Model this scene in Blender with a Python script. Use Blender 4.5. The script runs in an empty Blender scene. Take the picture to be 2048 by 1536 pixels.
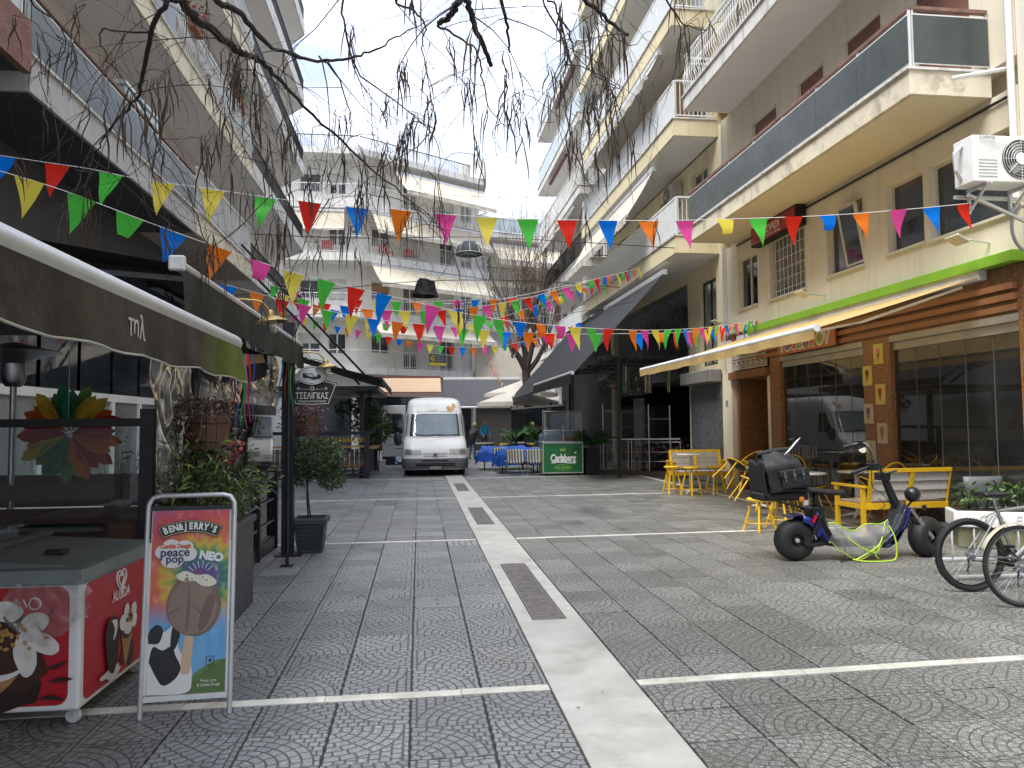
import bpy, math, random
from mathutils import Vector, Matrix, Euler
R = random.Random(7)
sc = bpy.context.scene
col = sc.collection
PI = math.pi
rad = math.radians

# ---------------------------------------------------------------- camera, sky, sun, exposure
cam_d = bpy.data.cameras.new('camera')
cam = bpy.data.objects.new('camera', cam_d)
col.objects.link(cam)
sc.camera = cam
cam_d.sensor_width = 36.0
cam_d.lens = 1500.0 / 2048.0 * 36.0
cam_d.clip_start = 0.05
cam_d.clip_end = 3000.0
EYE = Vector((0, 0, 1.61))
YAW, PITCH, ROLL = rad(7.085), rad(2.991), rad(0.5)
cf = Vector((math.sin(YAW) * math.cos(PITCH), math.cos(YAW) * math.cos(PITCH), math.sin(PITCH)))
r0 = Vector((math.cos(YAW), -math.sin(YAW), 0))
u0 = r0.cross(cf)
cr = r0 * math.cos(ROLL) - u0 * math.sin(ROLL)
cu = u0 * math.cos(ROLL) + r0 * math.sin(ROLL)
cm = Matrix((cr, cu, -cf)).transposed().to_4x4()
cm.translation = EYE
cam.matrix_world = cm

world = bpy.data.worlds.new('World')
sc.world = world
world.use_nodes = True
SUN_EL, SUN_AZ = rad(60), rad(230)
def build_world():
    nt = world.node_tree
    nt.nodes.clear()
    out = nt.nodes.new('ShaderNodeOutputWorld')
    sky = nt.nodes.new('ShaderNodeTexSky')
    sky.sky_type = 'NISHITA'
    sky.sun_disc = False
    sky.sun_elevation = SUN_EL
    sky.sun_rotation = SUN_AZ
    bg = nt.nodes.new('ShaderNodeBackground')
    bg.inputs[1].default_value = 0.08
    nt.links.new(sky.outputs[0], bg.inputs[0])
    cl = nt.nodes.new('ShaderNodeBackground')
    tc = nt.nodes.new('ShaderNodeTexCoord')
    mp = nt.nodes.new('ShaderNodeMapping')
    mp.inputs['Scale'].default_value = (1, 1, 2.2)
    nt.links.new(tc.outputs['Generated'], mp.inputs[0])
    no = nt.nodes.new('ShaderNodeTexNoise')
    no.inputs['Scale'].default_value = 3.1
    no.inputs['Detail'].default_value = 7
    no.inputs['Roughness'].default_value = 0.58
    nt.links.new(mp.outputs[0], no.inputs[0])
    no2 = nt.nodes.new('ShaderNodeTexNoise')
    no2.inputs['Scale'].default_value = 5.3
    no2.inputs['Detail'].default_value = 5
    nt.links.new(mp.outputs[0], no2.inputs[0])
    rc = nt.nodes.new('ShaderNodeValToRGB')          # tone of the cloud sheet
    rc.color_ramp.elements[0].position = 0.36
    rc.color_ramp.elements[0].color = (0.33, 0.39, 0.52, 1)
    rc.color_ramp.elements[1].position = 0.62
    rc.color_ramp.elements[1].color = (0.66, 0.70, 0.79, 1)
    nt.links.new(no2.outputs[0], rc.inputs[0])
    nt.links.new(rc.outputs[0], cl.inputs[0])
    # standard overcast sky: the zenith is three times as bright as the horizon
    sz = nt.nodes.new('ShaderNodeSeparateXYZ'); nt.links.new(tc.outputs['Generated'], sz.inputs[0])
    up = nt.nodes.new('ShaderNodeMath'); up.operation = 'MAXIMUM'; nt.links.new(sz.outputs[2], up.inputs[0]); up.inputs[1].default_value = 0.0
    gr = nt.nodes.new('ShaderNodeMath'); gr.operation = 'MULTIPLY_ADD'; nt.links.new(up.outputs[0], gr.inputs[0]); gr.inputs[1].default_value = 0.78; gr.inputs[2].default_value = 0.30
    nt.links.new(gr.outputs[0], cl.inputs[1])
    rm = nt.nodes.new('ShaderNodeValToRGB')          # cover: mostly cloud with thin gaps
    rm.color_ramp.elements[0].position = 0.36
    rm.color_ramp.elements[0].color = (0.88, 0.88, 0.88, 1)
    rm.color_ramp.elements[1].position = 0.50
    rm.color_ramp.elements[1].color = (1, 1, 1, 1)
    nt.links.new(no.outputs[0], rm.inputs[0])
    mx = nt.nodes.new('ShaderNodeMixShader')
    nt.links.new(rm.outputs[0], mx.inputs[0])
    nt.links.new(bg.outputs[0], mx.inputs[1])
    nt.links.new(cl.outputs[0], mx.inputs[2])
    nt.links.new(mx.outputs[0], out.inputs[0])
build_world()
sd = bpy.data.lights.new('sun', 'SUN')
sd.energy = 1.5
sd.angle = rad(32)
sd.color = (1.0, 0.96, 0.9)
sun = bpy.data.objects.new('sun', sd)
col.objects.link(sun)
sun.rotation_euler = (PI / 2 - SUN_EL, 0, PI - SUN_AZ)
sc.view_settings.view_transform = 'Standard'
sc.view_settings.look = 'None'
sc.view_settings.gamma = 1
sc.view_settings.use_curve_mapping = False
sc.view_settings.exposure = 2.0
sc.cycles.max_bounces = 7
sc.cycles.transparent_max_bounces = 16
sc.cycles.diffuse_bounces = 4
sc.cycles.glossy_bounces = 3
sc.cycles.use_denoising = True
sc.cycles.sample_clamp_indirect = 6

# ---------------------------------------------------------------- materials
MATS = {}
def mth(nt, op, *a):
    n = nt.nodes.new('ShaderNodeMath')
    n.operation = op
    for i, v in enumerate(a):
        if isinstance(v, (int, float)):
            n.inputs[i].default_value = v
        else:
            nt.links.new(v, n.inputs[i])
    return n.outputs[0]
def noise(nt, vec, scale, detail=4, rough=0.55):
    n = nt.nodes.new('ShaderNodeTexNoise')
    n.inputs['Scale'].default_value = scale
    n.inputs['Detail'].default_value = detail
    n.inputs['Roughness'].default_value = rough
    if vec is not None:
        nt.links.new(vec, n.inputs['Vector'])
    return n.outputs[0]
def ramp(nt, fac, stops):
    n = nt.nodes.new('ShaderNodeValToRGB')
    els = n.color_ramp.elements
    while len(els) < len(stops):
        els.new(0.5)
    for e, (p, c) in zip(els, stops):
        e.position = p
        e.color = (*c, 1) if len(c) == 3 else c
    nt.links.new(fac, n.inputs[0])
    return n.outputs[0]
def mixc(nt, fac, a, b, mode='MIX'):
    n = nt.nodes.new('ShaderNodeMix')
    n.data_type = 'RGBA'
    n.blend_type = mode
    for s, v in ((n.inputs[0], fac), (n.inputs[6], a), (n.inputs[7], b)):
        if isinstance(v, (int, float)):
            s.default_value = v
        elif isinstance(v, tuple):
            s.default_value = (*v, 1) if len(v) == 3 else v
        else:
            nt.links.new(v, s)
    return n.outputs[2]
def mapping(nt, vec, scale):
    n = nt.nodes.new('ShaderNodeMapping')
    n.inputs['Scale'].default_value = scale
    nt.links.new(vec, n.inputs[0])
    return n.outputs[0]
def newmat(name):
    m = bpy.data.materials.new(name)
    m.use_nodes = True
    nt = m.node_tree
    bs = nt.nodes['Principled BSDF']
    return m, nt, bs
def worldpos(nt):
    return nt.nodes.new('ShaderNodeNewGeometry').outputs['Position']
def bumpit(nt, bs, h, strength, dist=0.01):
    b = nt.nodes.new('ShaderNodeBump')
    b.inputs['Strength'].default_value = strength
    b.inputs['Distance'].default_value = dist
    nt.links.new(h, b.inputs['Height'])
    nt.links.new(b.outputs[0], bs.inputs['Normal'])
def pbr(name, c, rough=0.6, metal=0.0, var=0.12, vs=3.0, bump=0.15, bs_scale=40.0, grime=0.0, streak=False, gcol=(0.12, 0.10, 0.08), rnd=0.0, spec=0.5, coat=0.0, bd=0.005):
    """plain surface with its own colour, patchy tone, fine relief and optional dirt"""
    if name in MATS:
        return MATS[name]
    m, nt, bs = newmat(name)
    pos = worldpos(nt)
    n1 = noise(nt, pos, vs, 5, 0.6)
    lo = tuple(max(0, x * (1 - var)) for x in c)
    hi = tuple(min(1, x * (1 + var)) for x in c)
    cc = ramp(nt, n1, [(0.3, lo), (0.7, hi)])
    if grime > 0:
        v = mapping(nt, pos, (2.5, 2.5, 0.22)) if streak else pos
        g = noise(nt, v, 2.3, 6, 0.68)
        gf = ramp(nt, g, [(0.50, (0, 0, 0)), (0.72, (grime,) * 3)])
        cc = mixc(nt, gf, cc, gcol)
    if rnd > 0:
        oi = nt.nodes.new('ShaderNodeObjectInfo')
        f = mth(nt, 'MULTIPLY_ADD', oi.outputs['Random'], rnd * 2, 1 - rnd)
        hs = nt.nodes.new('ShaderNodeHueSaturation')
        nt.links.new(f, hs.inputs['Value'])
        nt.links.new(cc, hs.inputs['Color'])
        cc = hs.outputs[0]
    nt.links.new(cc, bs.inputs['Base Color'])
    rr = mth(nt, 'MULTIPLY_ADD', noise(nt, pos, vs * 2.7, 4), 0.3, rough - 0.15)
    nt.links.new(rr, bs.inputs['Roughness'])
    bs.inputs['Metallic'].default_value = metal
    bs.inputs['Specular IOR Level'].default_value = spec
    if coat:
        bs.inputs['Coat Weight'].default_value = coat
        bs.inputs['Coat Roughness'].default_value = 0.08
    if bump > 0:
        bumpit(nt, bs, noise(nt, pos, bs_scale, 4), bump, bd)
    MATS[name] = m
    return m
def clearglass(name, tint=(0.9, 0.95, 0.95), refl=1.0, rough=0.02, dirt=0.06):
    """thin see-through sheet: transparent with a fresnel reflection and a little dust"""
    m, nt, bs = newmat(name)
    nt.nodes.remove(bs)
    out = nt.nodes['Material Output']
    tr = nt.nodes.new('ShaderNodeBsdfTransparent')
    tr.inputs[0].default_value = (*tint, 1)
    gl = nt.nodes.new('ShaderNodeBsdfGlossy')
    gl.inputs['Roughness'].default_value = rough
    lw = nt.nodes.new('ShaderNodeFresnel')
    lw.inputs[0].default_value = 1.5
    f = mth(nt, 'MULTIPLY', lw.outputs[0], refl)
    f = mth(nt, 'MINIMUM', mth(nt, 'ADD', f, 0.03), 1.0)
    pos = worldpos(nt)
    b = nt.nodes.new('ShaderNodeBump')
    b.inputs['Strength'].default_value = 0.05
    nt.links.new(noise(nt, pos, 1.3, 2), b.inputs['Height'])
    nt.links.new(b.outputs[0], gl.inputs['Normal'])
    m1 = nt.nodes.new('ShaderNodeMixShader')
    nt.links.new(f, m1.inputs[0])
    nt.links.new(tr.outputs[0], m1.inputs[1])
    nt.links.new(gl.outputs[0], m1.inputs[2])
    df = nt.nodes.new('ShaderNodeBsdfDiffuse')
    df.inputs[0].default_value = (0.6, 0.6, 0.58, 1)
    m2 = nt.nodes.new('ShaderNodeMixShader')
    nt.links.new(mth(nt, 'MULTIPLY', noise(nt, pos, 2.2, 5), dirt * 2), m2.inputs[0])
    nt.links.new(m1.outputs[0], m2.inputs[1])
    nt.links.new(df.outputs[0], m2.inputs[2])
    nt.links.new(m2.outputs[0], out.inputs[0])
    return m
def cloth(name, c, trans=0.35, rough=0.7, var=0.1, bump=0.2, grime=0.0, wrinkle=6.0, gcol=(.1, .12, .03)):
    m, nt, bs = newmat(name)
    pos = worldpos(nt)
    cc = ramp(nt, noise(nt, pos, 4, 5), [(0.3, tuple(x * (1 - var) for x in c)), (0.7, tuple(min(1, x * (1 + var)) for x in c))])
    if grime:
        gf = ramp(nt, noise(nt, pos, 2.1, 6, 0.65), [(0.5, (0, 0, 0)), (0.7, (grime,) * 3)])
        cc = mixc(nt, gf, cc, gcol)
    nt.links.new(cc, bs.inputs['Base Color'])
    bs.inputs['Roughness'].default_value = rough
    bs.inputs['Specular IOR Level'].default_value = .18
    bumpit(nt, bs, noise(nt, pos, wrinkle, 4), bump, 0.02)
    if trans > 0:
        tl = nt.nodes.new('ShaderNodeBsdfTranslucent')
        nt.links.new(cc, tl.inputs[0])
        mx = nt.nodes.new('ShaderNodeMixShader')
        mx.inputs[0].default_value = trans
        nt.links.new(bs.outputs[0], mx.inputs[1])
        nt.links.new(tl.outputs[0], mx.inputs[2])
        nt.links.new(mx.outputs[0], nt.nodes['Material Output'].inputs[0])
    return m

# ---------------------------------------------------------------- object helpers
def wmat(o):
    m = Matrix.LocRotScale(o.location, o.rotation_euler, o.scale)
    return wmat(o.parent) @ m if o.parent else m
def tag(o, label=None, cat=None, group=None, kind=None):
    if label: o['label'] = label
    if cat: o['category'] = cat
    if group: o['group'] = group
    if kind: o['kind'] = kind
    return o
def thing(name, label, cat, loc=(0, 0, 0), rz=0, group=None, rx=0, ry=0):
    o = bpy.data.objects.new(name, None)
    o.empty_display_size = 0.2
    col.objects.link(o)
    o.location = loc
    o.rotation_euler = (rx, ry, rz)
    return tag(o, label, cat, group)
def copy_tree(o, parent=None):
    c = o.copy()
    col.objects.link(c)
    c.parent = parent
    for ch in list(o.children):
        copy_tree(ch, c)
    return c
I4 = Matrix.Identity(4)
def frameX(X, out):
    """(u, d, z): u = world Y, d = distance out of the wall plane X, out = -1 faces -X, +1 faces +X"""
    return Matrix(((0, out, 0, X), (1, 0, 0, 0), (0, 0, 1, 0), (0, 0, 0, 1)))
def frameP(p0, p1):
    """(u, d, z): u from p0 to p1 on plan, d towards the right-hand side of that direction"""
    dx, dy = p1[0] - p0[0], p1[1] - p0[1]
    L = math.hypot(dx, dy)
    dx /= L; dy /= L
    return Matrix(((dx, dy, 0, p0[0]), (dy, -dx, 0, p0[1]), (0, 0, 1, 0), (0, 0, 0, 1)))
def TR(x=0, y=0, z=0, rx=0, ry=0, rz=0):
    return Matrix.Translation((x, y, z)) @ Euler((rx, ry, rz)).to_matrix().to_4x4()

class MB:
    """collects shapes and links them as ONE mesh object"""
    def __init__(s, F=None):
        s.v = []; s.f = []; s.mi = []; s.m = 0; s.F = F if F is not None else I4; s.uv = {}
    def add(s, vs, fs, uvs=None):
        b = len(s.v)
        F = s.F
        flip = F.to_3x3().determinant() < 0
        s.v += [F @ Vector(p) for p in vs]
        for k, f in enumerate(fs):
            g = [b + i for i in f]
            if uvs is not None:
                s.uv[len(s.f)] = list(reversed(uvs[k])) if flip else uvs[k]
            s.f.append(tuple(reversed(g)) if flip else tuple(g))
            s.mi.append(s.m)
        return s
    def box(s, x0, y0, z0, x1, y1, z1):
        if x0 > x1: x0, x1 = x1, x0
        if y0 > y1: y0, y1 = y1, y0
        if z0 > z1: z0, z1 = z1, z0
        vs = [(x0, y0, z0), (x1, y0, z0), (x1, y1, z0), (x0, y1, z0), (x0, y0, z1), (x1, y0, z1), (x1, y1, z1), (x0, y1, z1)]
        return s.add(vs, [(0, 3, 2, 1), (4, 5, 6, 7), (0, 1, 5, 4), (1, 2, 6, 5), (2, 3, 7, 6), (3, 0, 4, 7)])
    def bx(s, T, sx, sy, sz):
        """box of full size sx, sy, sz centred on matrix T"""
        F = s.F; s.F = F @ T
        s.box(-sx / 2, -sy / 2, -sz / 2, sx / 2, sy / 2, sz / 2)
        s.F = F
        return s
    def tube(s, pts, r, n=8, cap=True, closed=False):
        pts = [Vector(p) for p in pts]
        N = len(pts)
        rs = r if isinstance(r, (list, tuple)) else [r] * N
        vs = []; fs = []
        up = None
        for i, p in enumerate(pts):
            if closed:
                t = pts[(i + 1) % N] - pts[i - 1]
            else:
                t = pts[min(i + 1, N - 1)] - pts[max(i - 1, 0)]
            if t.length < 1e-9: t = Vector((0, 0, 1))
            t.normalize()
            if up is None:
                up = Vector((0, 0, 1)) if abs(t.z) < 0.9 else Vector((1, 0, 0))
            a = t.cross(up)
            if a.length < 1e-6: a = t.cross(Vector((0.3, 0.8, 0.5)))
            a.normalize()
            b = a.cross(t).normalized()
            up = b
            for k in range(n):
                an = 2 * PI * k / n
                vs.append(p + (a * math.cos(an) + b * math.sin(an)) * rs[i])
        M = N if closed else N - 1
        for i in range(M):
            j = (i + 1) % N
            for k in range(n):
                l = (k + 1) % n
                fs.append((i * n + k, j * n + k, j * n + l, i * n + l))
        if cap and not closed:
            fs.append(tuple(range(n)))
            fs.append(tuple(reversed(range((N - 1) * n, N * n))))
        return s.add(vs, fs)
    def bar(s, p0, p1, w, h=None, up=(0, 0, 1)):
        """square bar between two points"""
        h = w if h is None else h
        p0 = Vector(p0); p1 = Vector(p1)
        t = (p1 - p0).normalized()
        u = Vector(up)
        a = t.cross(u)
        if a.length < 1e-5: a = t.cross(Vector((1, 0, 0)))
        a.normalize(); b = a.cross(t).normalized()
        vs = []
        for p in (p0, p1):
            for (i, j) in ((-1, -1), (1, -1), (1, 1), (-1, 1)):
                vs.append(p + a * i * w / 2 + b * j * h / 2)
        return s.add(vs, [(0, 1, 2, 3), (7, 6, 5, 4), (0, 4, 5, 1), (1, 5, 6, 2), (2, 6, 7, 3), (3, 7, 4, 0)])
    def lathe(s, prof, n=20, T=None, a0=0, a1=2 * PI, sy=1.0):
        """profile [(r, z)] turned about z"""
        F = s.F
        if T is not None: s.F = F @ T
        vs = []; fs = []
        full = abs(a1 - a0 - 2 * PI) < 1e-6
        k = n if full else n + 1
        for (r, z) in prof:
            for i in range(k):
                a = a0 + (a1 - a0) * i / n
                vs.append((r * math.cos(a), r * math.sin(a) * sy, z))
        for j in range(len(prof) - 1):
            for i in range(n):
                l = (i + 1) % k
                fs.append((j * k + i, j * k + l, (j + 1) * k + l, (j + 1) * k + i))
        s.add(vs, fs)
        s.F = F
        return s
    def disc(s, T, r, n=20, t=0.0):
        if t:
            return s.lathe([(0.0001, 0), (r, 0), (r, t), (0.0001, t)], n, T)
        F = s.F; s.F = F @ T
        s.add([(r * math.cos(2 * PI * i / n), r * math.sin(2 * PI * i / n), 0) for i in range(n)], [tuple(range(n))])
        s.F = F
        return s
    def torus(s, T, Rr, r, n=28, k=8, a0=0, a1=2 * PI):
        full = abs(a1 - a0 - 2 * PI) < 1e-6
        F = s.F; s.F = F @ T
        m = n if full else n + 1
        s.tube([(Rr * math.cos(a0 + (a1 - a0) * i / n), Rr * math.sin(a0 + (a1 - a0) * i / n), 0) for i in range(m)], r, k, closed=full)
        s.F = F
        return s
    def poly(s, pts, d, T=None):
        """flat outline in local x-z pushed along y by d"""
        F = s.F
        if T is not None: s.F = F @ T
        n = len(pts)
        ar = sum(pts[i][0] * pts[(i + 1) % n][1] - pts[(i + 1) % n][0] * pts[i][1] for i in range(n))
        if ar < 0: pts = list(reversed(pts))
        vs = [(x, 0, z) for x, z in pts]
        fs = [tuple(range(n))]
        if d:
            vs += [(x, d, z) for x, z in pts]
            fs.append(tuple(reversed(range(n, 2 * n))))
            fs += [((i + 1) % n, i, n + i, n + (i + 1) % n) for i in range(n)]
        s.add(vs, fs)
        s.F = F
        return s
    def grid(s, fn, nu, nv):
        vs = [fn(i / nu, j / nv) for j in range(nv + 1) for i in range(nu + 1)]
        fs = []; uvs = []
        for j in range(nv):
            for i in range(nu):
                a = j * (nu + 1) + i
                fs.append((a, a + 1, a + nu + 2, a + nu + 1))
                uvs.append([(i / nu, j / nv), ((i + 1) / nu, j / nv), ((i + 1) / nu, (j + 1) / nv), (i / nu, (j + 1) / nv)])
        return s.add(vs, fs, uvs)
    def sphere(s, T, r, n=14, m=9, sz=1.0):
        return s.lathe([(max(0.0001, r * math.sin(PI * j / m)), -r * sz * math.cos(PI * j / m)) for j in range(m + 1)], n, T)
    def build(s, name, mat, parent=None, smooth=False, bevel=0.0, seg=1, label=None, kind=None, solid=0.0, angle=40):
        me = bpy.data.meshes.new(name)
        if parent is not None:
            inv = wmat(parent).inverted()
            me.from_pydata([inv @ p for p in s.v], [], s.f)
        else:
            me.from_pydata(s.v, [], s.f)
        mats = mat if isinstance(mat, (list, tuple)) else [mat]
        for q in mats: me.materials.append(q)
        if len(mats) > 1:
            me.polygons.foreach_set('material_index', s.mi)
        if s.uv:
            ul = me.uv_layers.new(name='UVMap')
            for k, uvl in s.uv.items():
                p = me.polygons[k]
                for li, uvc in zip(p.loop_indices, uvl):
                    ul.data[li].uv = uvc
        if smooth:
            me.polygons.foreach_set('use_smooth', [True] * len(me.polygons))
            try: me.set_sharp_from_angle(angle=rad(angle))
            except Exception: pass
        me.update()
        o = bpy.data.objects.new(name, me)
        col.objects.link(o)
        if parent is not None: o.parent = parent
        if bevel > 0:
            b = o.modifiers.new('bevel', 'BEVEL')
            b.width = bevel; b.segments = seg; b.limit_method = 'ANGLE'; b.angle_limit = rad(35)
        if solid:
            q = o.modifiers.new('solid', 'SOLIDIFY'); q.thickness = solid; q.offset = 0
        if label: o['label'] = label
        if kind: o['kind'] = kind
        return o
def text(s, size, T, mat, parent, name='lettering', ext=0.002, align='CENTER', bold=0.0, sx=1.0, shear=0.0, space=1.0):
    """flat lettering in the local x-z plane of T, facing local -y"""
    cu_ = bpy.data.curves.new('t', 'FONT')
    cu_.body = s; cu_.size = size; cu_.align_x = align; cu_.align_y = 'CENTER'
    cu_.extrude = ext; cu_.offset = bold; cu_.shear = shear; cu_.space_character = space
    cu_.resolution_u = 3
    ob = bpy.data.objects.new('t', cu_)
    col.objects.link(ob)
    dg = bpy.context.evaluated_depsgraph_get()
    me = bpy.data.meshes.new_from_object(ob.evaluated_get(dg))
    bpy.data.objects.remove(ob)
    bpy.data.curves.remove(cu_)
    X = T @ Matrix.Diagonal((sx, 1, 1, 1)) @ Euler((PI / 2, 0, 0)).to_matrix().to_4x4()
    if parent is not None: X = wmat(parent).inverted() @ X
    me.transform(X)
    me.materials.clear(); me.materials.append(mat)
    o = bpy.data.objects.new(name, me)
    col.objects.link(o)
    if parent is not None: o.parent = parent
    return o
def catenary(p0, p1, sag, n=12):
    p0 = Vector(p0); p1 = Vector(p1)
    return [p0.lerp(p1, i / n) - Vector((0, 0, sag * 4 * (i / n) * (1 - i / n))) for i in range(n + 1)]
def smoothpath(pts, k=4):
    pts = [Vector(p) for p in pts]
    out = []
    for i in range(len(pts) - 1):
        a = pts[max(i - 1, 0)]; b = pts[i]; c = pts[i + 1]; d = pts[min(i + 2, len(pts) - 1)]
        for j in range(k):
            t = j / k
            out.append(0.5 * ((2 * b) + (c - a) * t + (2 * a - 5 * b + 4 * c - d) * t * t + (3 * b - a - 3 * c + d) * t ** 3))
    out.append(pts[-1])
    return out
def lerpl(a, n):
    """resample list a of floats to n entries"""
    return [a[min(int(i / (n - 1) * (len(a) - 1)), len(a) - 2)] * (1 - (i / (n - 1) * (len(a) - 1) - min(int(i / (n - 1) * (len(a) - 1)), len(a) - 2))) + a[min(int(i / (n - 1) * (len(a) - 1)), len(a) - 2) + 1] * (i / (n - 1) * (len(a) - 1) - min(int(i / (n - 1) * (len(a) - 1)), len(a) - 2)) for i in range(n)]
def leaves(mb, c, rad3, n, ln, w, nm=1, droop=0.3, rg=R, shell=0.0, curl=0.25):
    """n leaf blades (two bent quads) spread through an ellipsoid"""
    cx, cy, cz = c
    for i in range(n):
        while True:
            x, y, z = rg.uniform(-1, 1), rg.uniform(-1, 1), rg.uniform(-1, 1)
            q = x * x + y * y + z * z
            if q <= 1 and q >= shell: break
        p = Vector((cx + x * rad3[0], cy + y * rad3[1], cz + z * rad3[2]))
        d = Vector((x + rg.uniform(-.8, .8), y + rg.uniform(-.8, .8), z * .6 + rg.uniform(-.5, .9))).normalized()
        sidev = d.cross(Vector((rg.uniform(-1, 1), rg.uniform(-1, 1), rg.uniform(-1, 1)))).normalized()
        L = ln * rg.uniform(.6, 1.25); W = w * rg.uniform(.7, 1.2)
        m_ = p + d * L * .5
        e = p + d * L + Vector((0, 0, -droop * L * rg.random())) + sidev * curl * L * rg.uniform(-1, 1)
        mb.m = rg.randrange(nm)
        mb.add([p, m_ + sidev * W / 2, e, m_ - sidev * W / 2], [(0, 1, 2, 3)])
    mb.m = 0
# ---------------------------------------------------------------- shared materials
mortar = pbr('mortar', (0.035, 0.034, 0.032), 0.8, bump=0.4)
black = pbr('black_paint', (0.012, 0.013, 0.015), 0.38, var=.2, bump=.05)
blackm = pbr('black_matt', (0.010, 0.010, 0.011), 0.75, var=.2)
navy = pbr('navy_black_paint', (0.012, 0.015, 0.024), 0.45, var=.2)
steel = pbr('brushed_steel', (0.55, 0.56, 0.56), 0.34, 1.0, var=.08)
galv = pbr('dull_aluminium', (0.62, 0.63, 0.64), 0.42, 0.6, var=.08)
whitep = pbr('white_paint', (0.78, 0.78, 0.76), 0.4, var=.05, grime=.25, vs=2)
whitem = pbr('white_metal', (0.68, 0.69, 0.68), 0.45, var=.08, grime=.35)
cream = pbr('cream_plaster', (0.76, 0.69, 0.54), 0.8, var=.05, vs=.8, bump=.25, grime=.28, streak=True, gcol=(.36, .33, .27))
cream2 = pbr('pale_cream_plaster', (0.76, 0.72, 0.60), 0.8, var=.05, vs=.8, bump=.25, grime=.3, streak=True, gcol=(.38, .35, .3))
yellowcream = pbr('yellow_cream_paint', (0.70, 0.62, 0.41), 0.75, var=.05, vs=.8, bump=.2, grime=.4, streak=True, gcol=(.36, .31, .24))
whitewall = pbr('white_plaster', (0.71, 0.69, 0.645), 0.8, var=.06, vs=.7, bump=.2, grime=.5, streak=True, gcol=(.42, .40, .37))
greywall = pbr('grey_render', (0.46, 0.45, 0.46), 0.8, var=.06, vs=.9, bump=.25, grime=.5, streak=True, gcol=(.2, .19, .19))
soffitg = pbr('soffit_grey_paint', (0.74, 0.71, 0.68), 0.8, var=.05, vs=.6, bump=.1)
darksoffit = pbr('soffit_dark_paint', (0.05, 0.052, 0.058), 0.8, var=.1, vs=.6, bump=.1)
slabwhite = pbr('weathered_white_edge', (0.66, 0.65, 0.62), 0.8, var=.08, vs=1.2, bump=.3, grime=.85, streak=True, gcol=(.22, .2, .18))
slabcream = pbr('weathered_cream_edge', (0.72, 0.66, 0.51), 0.8, var=.08, vs=1.2, bump=.3, grime=.9, gcol=(.24, .2, .16))
smoke = pbr('smoked_glass_panel', (0.065, 0.078, 0.078), 0.28, var=.2, bump=.04, spec=.4, vs=1.5, grime=.15, gcol=(.16, .17, .16))
bluepanel = pbr('pale_blue_panel', (0.42, 0.49, 0.52), 0.25, var=.06, bump=.03)
whitepanel = pbr('ribbed_white_panel', (0.62, 0.64, 0.64), 0.4, var=.05, bump=.03)
railbrown = pbr('faded_brown_rail', (0.20, 0.11, 0.085), 0.6, var=.3, vs=9)
pane_m = pbr('window_glass', (0.028, 0.034, 0.038), 0.06, var=.5, vs=.9, bump=.03, bs_scale=1.2, spec=1.0, bd=.03)
curtainp = pbr('net_curtain_behind_glass', (0.24, 0.25, 0.24), 0.12, var=.35, vs=2.0, bump=.02, spec=.9)
shutterb = pbr('brown_roller_shutter', (0.23, 0.105, 0.075), 0.6, var=.15, bump=.1)
shutterw = pbr('white_roller_shutter', (0.56, 0.55, 0.52), 0.6, var=.08, grime=.3)
alu = pbr('cream_aluminium_frame', (0.60, 0.56, 0.47), 0.45, var=.05)
rubber = pbr('tyre_rubber', (0.014, 0.014, 0.015), 0.62, var=.3, vs=20, bump=.2)
yellow = pbr('yellow_enamel', (0.76, 0.45, 0.015), 0.45, var=.14, vs=7, bump=.1, grime=.5, gcol=(.35, .2, .02))
palewood = pbr('weathered_pale_slat', (0.50, 0.47, 0.42), 0.65, var=.1, vs=14, bump=.15, rnd=.08)
brass = pbr('aged_brass', (0.42, 0.31, 0.13), 0.42, 1.0, var=.25, vs=14)
wood = pbr('oiled_wood', (0.32, 0.18, 0.08), 0.5, var=.25, vs=9, bump=.2)
glass = clearglass('clear_glass', dirt=.015)
shopglass = clearglass('shop_front_glass', (0.62, 0.66, 0.64), 1.6, 0.01, .03)
plastic = clearglass('crumpled_clear_film', (0.86, 0.88, 0.9), 2.6, .12, .16)
bark = pbr('dark_bark', (0.035, 0.027, 0.023), 0.85, var=.35, vs=22, bump=.7, bd=.02)
twigm = pbr('twig_brown', (0.045, 0.033, 0.028), 0.8, var=.3, vs=9)
podm = pbr('dry_pod_brown', (0.045, 0.027, 0.019), 0.75, var=.35, vs=9)
leafd = pbr('leaf_dark_green', (0.035, 0.062, 0.022), 0.42, var=.45, vs=9, bump=.1)
leafm = pbr('leaf_mid_green', (0.085, 0.13, 0.035), 0.42, var=.4, vs=9, bump=.1)
leafl = pbr('leaf_yellow_green', (0.22, 0.27, 0.06), 0.45, var=.35, vs=9, bump=.1)
soil = pbr('potting_soil', (0.03, 0.022, 0.016), 0.95, var=.4, vs=30, bump=.6)

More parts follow.
